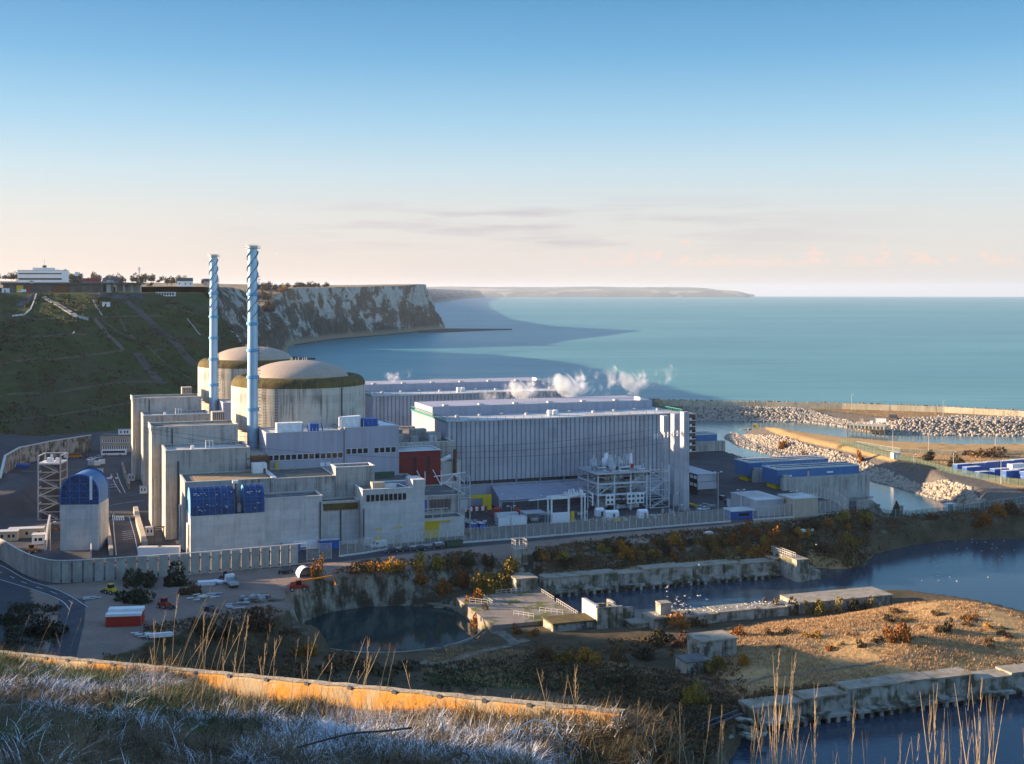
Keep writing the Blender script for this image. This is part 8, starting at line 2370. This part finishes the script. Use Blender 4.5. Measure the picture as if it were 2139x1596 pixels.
# lichen covered concrete rail
def rail():
    m, nt, N, L, b = new_mat('lichen_concrete'); tc = N.new('ShaderNodeTexCoord').outputs['Object']
    c = mix_node(N, L, (0.38, 0.29, 0.18), (0.28, 0.21, 0.13), range_node(N, L, noise_node(N, L, tc, 5, 8, 0.65), 0.35, 0.65))
    c = mix_node(N, L, c, (0.46, 0.20, 0.025), range_node(N, L, noise_node(N, L, tc, 2.6, 9, 0.7), 0.42, 0.54))
    c = mix_node(N, L, c, (0.10, 0.085, 0.06), range_node(N, L, noise_node(N, L, tc, 9, 6, 0.7), 0.60, 0.70))
    L.new(c, b.inputs['Base Color']); b.inputs['Roughness'].default_value = 0.95
    bn = N.new('ShaderNodeBump'); bn.inputs['Strength'].default_value = 0.5; bn.inputs['Distance'].default_value = 0.02; L.new(noise_node(N, L, tc, 25, 8, 0.7), bn.inputs['Height']); L.new(bn.outputs[0], b.inputs['Normal'])
    M_top = surf('frosted_rail_top', (0.33, 0.27, 0.19), 0.9, 0.35, 9, bump=0.3, bscale=20)
    zt = rail_z
    r = empty('concrete_rail', (RA[0], RA[1], 91.0), 0, 'lichen covered concrete rail sloping along the edge of the frosty bank', 'rail')
    o0 = (RA[0], RA[1], 91.0); d = (RB-RA)/np.linalg.norm(RB-RA); nn = np.array([-d[1], d[0]])
    mb = MB(); tp = MB(); n_ = 70; V = []; T = []
    for i in range(n_+1):
        t = i/n_; c = RA+(RB-RA)*t; w = 0.05+0.003*math.sin(i*1.9); zz = zt(t)+0.004*math.sin(i*2.7)
        for o, dz in ((-w, -0.55), (w, -0.55), (w, -0.012), (w-0.015, 0), (-w+0.015, 0), (-w, -0.012)): V.append((c[0]+nn[0]*o, c[1]+nn[1]*o, zz+dz))
        for o in (-w+0.004, w-0.004): T.append((c[0]+nn[0]*o, c[1]+nn[1]*o, zz+0.006))
    mb.add(V, [(i*6+k, i*6+(k+1)%6, (i+1)*6+(k+1)%6, (i+1)*6+k) for i in range(n_) for k in range(6)]+[(0,1,2,3,4,5), tuple(n_*6+k for k in (5,4,3,2,1,0))])
    be = mb.build('beam', m, r, o0)
    tp.add(T, [(2*i, 2*i+1, 2*i+3, 2*i+2) for i in range(n_)]); tp.build('frosted_top', M_top, r, o0)
    L_ = np.linalg.norm(RB-RA); s = 0.35
    while s < L_-0.4:
        c = RA+d*s-nn*0.04; z0 = zt(s/L_); k = MB(); k.prism([tuple(c-d*0.022-nn*0.012), tuple(c+d*0.022-nn*0.012), tuple(c+d*0.022+nn*0.014), tuple(c-d*0.022+nn*0.014)], z0-0.012, z0+0.009); k.build('fixing_slot', M_steel_d, r, o0); s += 0.40*(1+0.15*math.sin(s))
rail()

# tall dry stalks standing along the edge
def stalk_mesh(var):
    rng = np.random.default_rng(var+900); m = MB(); pts = []; x = 0; n = 9; bend = 0.03+0.11*rng.random()
    for i in range(n+1): t = i/n; pts.append((bend*t*t*2.2+0.004*math.sin(i*2+var), 0.006*math.sin(i*1.3), t))
    for i in range(n):
        r0 = 0.0016 if i < n-2 else 0.0021; m.tube(pts[i], pts[i+1], r0, r0*(0.85 if i < n-1 else 0.25), 4, False)
    for k in range(14):
        t = 0.80+0.19*rng.random(); i = int(t*n); p = pts[min(i, n-1)]; a = rng.random()*6.28; m.tube((p[0], p[1], t), (p[0]+0.010*math.cos(a), p[1]+0.010*math.sin(a), t+0.03), 0.0011, 0.0004, 3, False)
    if var % 2: 
        a = rng.random()*6.28; h = 0.3+0.2*rng.random(); m.tube((0.004, 0, h), (0.10*math.cos(a), 0.10*math.sin(a), h+0.16), 0.0022, 0.0006, 3, False)
    o = m.build('stalk', M_stalk); me = o.data; bpy.data.objects.remove(o); return me
M_stalk = surf('dry_stalk', (0.36, 0.255, 0.14), 0.8, 0.25, 3.0)
SM = [stalk_mesh(i) for i in range(7)]
def stalk(px0, px, py, Yd):
    top = at(px, py, Yd); bx = (px0-CX)/FOC*Yd; zg = float(fore(np.array([bx]), np.array([Yd]))[0])-0.05
    base = Vector((bx, Yd+RNG.normal()*0.12, zg)); d = top-base; h = d.length
    o = link('grass_stalk', SM[RNG.integers(0, 7)]); o.location = base; o.scale = (0.6+0.15*h, 0.6+0.15*h, h)
    o.rotation_mode = 'QUATERNION'; q = d.to_track_quat('Z', 'Y'); o.rotation_quaternion = q
    tag(o, 'tall dry grass stalk rising from the edge of the bank', 'grass stalk', 'tall dry stalks along the bank edge')
for a in ((330,428,1228,9),(345,395,1270,9),(365,440,1265,8.6),(400,470,1290,8.8),(310,330,1275,10),(350,385,1250,9.4),(375,455,1270,9),(320,352,1300,9.6),(110,152,1262,11),(60,90,1290,11),(20,60,1285,11.5),(130,160,1300,11),
          (455,470,1290,9),(470,497,1280,8.8),(500,530,1290,8.6),(530,560,1330,8.4),(540,545,1300,9),(600,640,1320,8.2),(640,655,1330,8.4),(690,720,1345,8),(735,760,1370,8),(770,805,1350,7.8),(790,815,1360,7.6),(480,515,1320,8.6),(560,600,1345,8.4),(420,440,1310,9.2),
          (700,706,1380,8),(725,735,1365,8),(735,752,1378,7.9),(752,790,1345,7.8),(880,886,1392,7.8),(930,942,1480,7.4),(990,1010,1500,7),(1060,1072,1500,6.8),
          (1150,1171,1412,6.8),(1165,1189,1409,6.8),(1195,1215,1396,6.8),(1180,1198,1430,6.7),(1220,1243,1432,6.6),(1140,1152,1480,6.6),(1255,1262,1500,6.4),(1280,1300,1470,6.4),(1310,1340,1480,6.3),
          (1360,1375,1500,6.3),(1400,1440,1470,6.3),(1430,1468,1480,6.2),(1504,1519,1489,6),(1549,1556,1510,6),(1515,1530,1500,6),(1530,1545,1520,6),(1607,1656,1392,6.2),(1621,1676,1392,6.2),(1611,1687,1402,6.3),(1590,1640,1420,6.1),(1580,1622,1450,6),(1600,1630,1470,6),
          (1570,1600,1440,6.2),(1625,1650,1480,6),(1640,1668,1500,6),(1680,1698,1500,6),(1690,1720,1440,6.2),(1720,1745,1480,6.1),(1740,1790,1496,6),(1700,1730,1520,6),(1821,1846,1532,5.9),(1870,1880,1560,5.9),(1920,1932,1540,6),
          (1953,1970,1444,6.2),(1965,1985,1474,6.2),(1990,2012,1490,6.1),(1940,1958,1520,6),(2010,2040,1480,6.2),(2030,2062,1470,6.2),(2060,2070,1500,6.1),(2080,2112,1460,6.3),(2100,2128,1470,6.2),(2125,2139,1455,6.3),(2090,2095,1500,6),(2050,2080,1520,6),(2110,2120,1530,6),(1975,2000,1540,6)): stalk(*a)
for i in range(44):
    z_ = RNG.random(); px = 1130+z_*1010 if i % 2 else 280+RNG.random()*560
    if px < 1000: stalk(px-12-RNG.random()*20, px, 1330+(px-280)*0.14+RNG.normal()*28, 8.6-(px-280)*0.0016)
    else: stalk(px-10-RNG.random()*30, px, 1545+RNG.normal()*32, 5.8+RNG.random()*0.8)
# bent bramble twigs lying over the frost
for k, L_ in enumerate((((620,1562),(680,1545),(740,1530),(800,1528),(860,1520)), ((930,1590),(965,1570),(985,1580),(960,1600)), ((1060,1540),(1110,1500),(1150,1510),(1175,1545)))):
    pts = []
    for px, py in L_:
        Yd = 6.2; p = at(px, py, Yd); zg = float(fore(np.array([p.x]), np.array([Yd]))[0]); pts.append((p.x, Yd, max(zg+0.04, p.z)))
    P2 = [Vector((a[0], a[1], a[2])) for a in pts]
    for _ in range(2): P2 = [P2[0]]+[q for a, c in zip(P2[:-1], P2[1:]) for q in (a*0.75+c*0.25, a*0.25+c*0.75)]+[P2[-1]]
    m = MB().path(P2, 0.005 if k < 2 else 0.003, 5); o = m.build('bramble_twig', M_bark if k < 2 else M_frost)
    tag(o, ['long dark bramble twig lying across the frosty grass', 'looped pale twig at the bottom edge of the bank', 'arching frosted blade at the right end of the bank'][k], 'twig')
# ------------------------------------------------------------------ on the hill: buildings, channels, tracks, trees
def hz(x, y): return gz(x, y) if y < 1000 else float(plateau(np.array([x]), np.array([y]))[0])
def hpt(px, Y): x = (px-CX)/FOC*Y; return Vector((x, Y, hz(x, Y)))
def hp_draped(name, L_, w, mat, label, cat, lift=0.25):
    pts = dense([tuple(hit(x, y, 600)[:2]) for x, y in L_], 4)
    P = [np.array(p) for p in pts]; V = []
    for i in range(len(P)):
        d = P[min(i+1, len(P)-1)]-P[max(i-1, 0)]; d = d/(np.linalg.norm(d)+1e-9); nn = np.array([-d[1], d[0]])*w/2
        for s in (1, -1): q = P[i]+s*nn; V.append((q[0], q[1], gz(q[0], q[1])+lift))
    mb = MB(); n = len(V)
    mb.add(V+[(x, y, z-0.8) for x, y, z in V], [(2*i, 2*i+1, 2*i+3, 2*i+2) for i in range(len(P)-1)]+[(n+2*i, 2*i, 2*i+2, n+2*i+2) for i in range(len(P)-1)]+[(2*i+1, n+2*i+1, n+2*i+3, 2*i+3) for i in range(len(P)-1)])
    return tag(mb.build(name, mat), label, cat)
M_channel = surf('channel_concrete', (0.30, 0.275, 0.23), 0.9, 0.2, 0.5)
M_hillstone = surf('hill_stone', (0.12, 0.10, 0.075), 0.95, 0.3, 0.5)
hp_draped('drain_channel', [(92,622),(115,634),(138,648),(160,662),(185,668)], 3.2, M_channel, 'pale concrete drain channel curving down the upper left slope', 'channel', 0.5)
hp_draped('drain_channel', [(195,627),(203,643),(213,661)], 1.3, M_channel, 'thin pale drain channel right of the curved one on the slope', 'channel', 0.4)
hp_draped('drain_channel', [(391,666),(405,683),(419,701)], 1.0, M_channel, 'thin pale drain channel at the right of the green slope', 'channel', 0.4)
hp_draped('stone_steps', [(198,668),(215,688),(235,710),(258,733)], 3.2, M_hillstone, 'brown stone strip running down the middle of the green slope', 'steps', 0.4)
hp_draped('stone_steps', [(285,738),(305,765),(325,790),(345,803)], 6.0, M_shingle, 'dark stone strip at the foot of the green slope', 'steps', 0.3)
hp_draped('stone_steps', [(262,630),(300,660),(340,695),(380,735),(412,765)], 6.0, M_shingle, 'long dark strip running down to the far reactor', 'steps', 0.3)
M_path = surf('hill_path', (0.085, 0.072, 0.042), 0.95, 0.3, 0.4)
for k, L_ in enumerate(([(150,662),(200,664),(300,662),(340,660)], [(215,670),(260,700),(320,735),(345,728)], [(320,735),(360,770),(400,795)], [(0,760),(100,752),(200,742),(255,734)], [(0,830),(120,820),(250,800),(340,800)], [(20,655),(80,668),(150,662)], [(225,640),(250,665),(262,690),(290,720)], [(0,880),(120,868),(230,850),(300,836)], [(345,640),(390,650),(420,660)], [(0,700),(90,704),(180,700)])):
    pts = dense([tuple(hit(x, y, 600)[:2]) for x, y in L_], 5); ribbon('path', pts, 2.2, M_path, None, 0.15)
for k, L_ in enumerate(([(0,612),(40,608),(100,607),(200,607)], [(40,640),(60,622),(75,612)], [(190,618),(230,621),(300,620)])):
    pts = dense([tuple(hit(x, y, 600)[:2]) for x, y in L_], 5); ribbon('road', pts, 6.0, M_asph, None, 0.2)
hp_draped('safety_barrier', [(25,662),(52,658),(64,648),(72,628),(76,616)], 0.8, M_cap, 'pale barrier bending along the upper road at the left', 'barrier', 0.9)

M_brownwall = surf('dark_render', (0.13, 0.115, 0.10), 0.9, 0.2, 0.3, joint=(9, 40), joint_dark=0.7)
def lowblock(Y=965):
    v = hpt(135, Y); k = Y/FOC; r = empty('entrance_building', v, R(2), 'long low dark roofed building along the hilltop', 'building')
    w = 127*k; z0 = v.z-1
    zt = CAM_Z-(590-EYE)*k-v.z
    MB().box(-w, w*0.62, 0, 14, -2, zt-1.6).build('wall', M_brownwall, r); MB().box(-w-1, w*0.66, -1.5, 15, zt-1.6, zt).build('roof', M_steel_d, r)
    for x0, x1, mt, nm in ((-28,-26,M_red_p,'red_panel'), (-44,-41,M_glass,'window'), (8,13,M_glass,'window'), (-36,-31,M_yellow,'yellow_panel'), (21,25,M_glass,'window'), (-10,4,M_rust,'brown_panel')): MB().box(x0, x1, -0.15, -0.02, 0 if nm != 'window' else 0.6, zt-2.2).build(nm, mt, r)
    MB().box(w*0.68, w*0.75, 0, 8, -2, zt+2.0).build('tower', M_conc, r)
    MB().box(w*0.66, w*1.25, -1, 12, zt-1.6, zt-0.2).build('canopy_roof', M_steel_d, r)
    m = MB()
    for x in (0.82, 0.95, 1.08, 1.22): m.box(w*x, w*x+0.8, 1, 2, -2, zt-1.6)
    m.box(w*0.8, w*1.2, 9, 9.5, -2, zt-1.6); m.build('canopy_post', M_conc, r)
    m = MB(); m.add([(w*1.0,-1,zt-0.2),(w*1.05,-1,zt+0.2),(w*1.05,6,zt+0.2)], [(0,1,2)]); 
lowblock()
def office(Y=1150):
    v = hpt(84, Y); k = Y/FOC; r = empty('office_building', v, R(3), 'white flat roofed office building on the skyline at the left', 'building')
    f = lambda py: CAM_Z-(py-EYE)*k-v.z
    w = 46.5*k; zt = f(565)
    MB().box(-w, w, 0, 18, -2, zt).build('wall', M_white, r); MB().box(-w-0.2, w+0.2, -0.2, 18.2, zt, zt+0.4).build('roof', M_cap, r)
    MB().box(-17*k, 21*k, 2, 14, zt+0.4, f(559)).build('roof_storey', M_white, r)
    for a, c in ((570.5,572.8),(581,584.5)): MB().box(-w+1, w-1, -0.15, -0.02, f(c), f(a)).build('window', M_glass, r)
    m = MB().tube((2,6,f(559)),(2,6,f(541)),0.15,n=5); m.box(0.5,3.5,5,7,f(559),f(554)); m.build('antenna', M_steel_d, r)
office()
def mast(px, Y, top, label):
    v = hpt(px, Y); h = CAM_Z-(top-EYE)*Y/FOC-v.z; r = empty('radio_mast', v, 0, label, 'mast'); m = MB()
    for s in (-0.7, 0.7): m.beam((s,0,0),(s*0.5,0,h),0.25)
    for i in range(8): m.beam((-0.7+0.04*i,0,h*i/8),(0.7-0.04*i,0,h*(i+1)/8),0.15)
    m.build('lattice', M_steel_d, r); m = MB()
    for z in (0.86, 0.93, 0.99): m.box(-1.3,1.3,-0.3,0.3,h*z-1,h*z)
    m.build('antenna', M_white, r)
mast(291, 1500, 558, 'lattice radio mast with antennas rising from the hilltop trees')
mast(160, 1000, 568, 'slim floodlight mast right of the white office')
mast(66, 950, 585, 'short lighting pole before the long hilltop building')
van(hpt(46, 925)+Vector((0,0,0.2)), R(5), 'white van parked before the long hilltop building', M_carwht)
for px, Y, lb in ((12,935,'white kiosk at the left edge of the hilltop'), (222,905,'small white hut at the head of the drain channel')):
    r = empty('kiosk', hpt(px, Y), 0, lb, 'kiosk'); MB().box(-2.4,2.4,-1.5,1.5,0,3.4).build('wall', M_white, r); MB().box(-2.7,2.7,-1.8,1.8,3.4,3.7).build('roof', M_steel_d, r); MB().box(-0.5,0.5,-1.56,-1.5,0,2.2).build('door', M_glass, r)
def glasshouse():
    v = hit(345, 619, 700); r = empty('pavilion', v, R(6), 'low white glazed pavilion on the brow of the green slope', 'pavilion')
    MB().box(-7,7,0,5,0,2.9).build('wall', M_white, r); MB().box(-7.3,7.3,-0.3,5.3,2.9,3.2).build('roof', M_roof_w, r)
    for i in range(7): MB().box(-6.6+i*1.95,-5.2+i*1.95,-0.06,-0.01,0.6,2.5).build('window', M_glass, r)
    m = MB(); rail_line(m, (-28,0,0), (-8,0,0), 0, 2.2, 1.8); m.build('fence_rail', M_wood, r)
glasshouse()
for px, Y, lb in ((386,1550,'white gabled house among the hilltop trees'), (440,1700,'tan house with a grey roof near the blue chimney top'), (232,1400,'grey roofed house among bare trees on the skyline'), (190,1350,'red roofed house behind the long hilltop building'), (128,1500,'long grey barn right of the white office')):
    v = hpt(px, Y); r = empty('house', v, R(10), lb, 'house'); w = 9 if px != 128 else 22
    MB().box(-w,w,0,9,-1,5.5).build('wall', M_white if px in (386,) else M_beige, r); MB().extr([(-0.6,5.5),(4.5,9.5),(9.6,5.5)], 'x', -w-0.4, w+0.4).build('roof', M_red if px == 190 else M_steel_d, r)
    for x in (-w+2, 0, w-3): MB().box(x,x+1.4,-0.08,-0.02,1.5,3.2).build('window', M_glass, r)
TREE = {}
def tree(v, h, w, mat, label, group, var):
    r = empty('tree', v, (var*2.1) % 6.28, label, 'tree', group)
    key = (mat, var % 5)
    if key not in TREE:
        V, F = leaf_cloud(700, 0.085, (0.75,0.75,1.0), 300+var % 5+len(mat), 8); TREE[key] = np_mesh('crown', V, F, M_leaf[mat])
    c = link('crown', TREE[key], r); c.scale = (w*0.62, w*0.62, h*0.62); c.location = (0,0,h*0.22)
    if 'trunk' not in TREE:
        m = MB(); m.tube((0,0,-0.05),(0.01,0,0.45),0.035,0.02,6)
        for i in range(5): a = i*1.26; m.tube((0.01,0,0.3+0.03*i),(0.2*math.cos(a),0.2*math.sin(a),0.6+0.05*i),0.014,0.005,5)
        o = m.build('trunk', M_bark); TREE['trunk'] = o.data; bpy.data.objects.remove(o)
    t = link('trunk', TREE['trunk'], r); t.scale = (h, h, h)
rng = np.random.default_rng(55); k = 0
for i in range(96):
    px = -10+rng.random()*620; Y = 1350+rng.random()*900
    if px > 470: Y = 1650+rng.random()*600
    x = (px-CX)/FOC*Y
    if x > coast_x(Y)-120: continue
    h = 6+rng.random()*8 if px < 470 else 4+rng.random()*5; mt = ['far','far','brown','green','far'][i % 5]
    tree(hpt(px, Y), h, h*(0.8+0.5*rng.random()), mt, {'far':'bare greyish brown tree on the hilltop skyline','brown':'russet brown tree on the hilltop skyline','green':'dark green rounded tree on the hilltop skyline'}[mt], 'trees along the hilltop', i)
for i, (px, hh) in enumerate(((702,7),(709,9),(717,8),(726,6),(735,7),(742,6),(780,8),(790,9),(798,9),(806,8),(815,9),(823,8),(832,8),(841,7),(850,6),(862,5))):
    Y = 2350+rng.random()*250; x = (px-CX)/FOC*Y; x = min(x, coast_x(Y)-60); v = Vector((x, Y, float(np.interp(Y, [2230,2450,2900], [97,99,105]))-1.0))
    tree(v, hh*1.5, hh*1.7, 'far', 'wind bent scrub tree on top of the chalk headland', 'trees on the chalk headland', i)
# brush in the dry valley between the two cliffs
for i in range(34):
    px = 545+rng.random()*70; Y = 1990+rng.random()*260; x = (px-CX)/FOC*Y; x = min(x, coast_x(Y)-25-rng.random()*60); inl = coast_x(Y)-x
    T = np.interp(Y, [1900,1990,2060,2140,2230], [78,58,40,70,97]); kk = ss(np.array([max(inl-70,0)/500.0]))[0]
    bush(Vector((x, Y, T*(1-kk)+kk*97-1)), 12+rng.random()*10, 7+rng.random()*5, 'mid', ['brown','far','orange'][i % 3], ['brown brush in the dry valley behind the far chimney','grey brown brush in the dry valley behind the far chimney','rusty brush in the dry valley behind the far chimney'][i % 3], 'shrub', 'brush in the dry valley', 'shrub')
# rough grass that breaks up the slope
def rough(n, seed, mat, leaf, hgt):
    rng = np.random.default_rng(seed); X = -430+330*rng.random(n*2); Y = 690+260*rng.random(n*2)
    t = (Y-base_y(X))/235; ok = (t > 0.01) & (t < 1.0) & (fbm(X, Y, 18, 4, seed) > -0.02); X, Y = X[ok][:n], Y[ok][:n]; Z = ground_z(X, Y)
    m = 4; Q = np.repeat(np.column_stack([X, Y, Z]), m, 0); N_ = len(Q); Q += rng.normal(0, leaf, Q.shape)*[1.6, 1.6, 0.3]; Q[:, 2] += hgt*rng.random(N_)
    a = rng.normal(0, 1, (N_, 3)); a /= np.linalg.norm(a, axis=1)[:, None]; b = np.cross(a, rng.normal(0, 1, (N_, 3))); b /= np.linalg.norm(b, axis=1)[:, None]; s = leaf*(0.5+rng.random((N_, 1)))
    V = np.stack([Q-a*s-b*s*0.4, Q+a*s-b*s*0.4, Q+a*s*0.6+b*s*0.5, Q-a*s*0.6+b*s*0.5], 1).reshape(-1, 3)
    tag(link('undergrowth', np_mesh('rough_grass', V, np.arange(len(V)).reshape(-1, 4), mat)), kind='stuff')
rough(5200, 61, M_leaf['dark'], 0.7, 0.6); rough(2200, 62, M_leaf['green'], 0.6, 0.5); rough(700, 63, M_leaf['brown'], 0.7, 0.8)
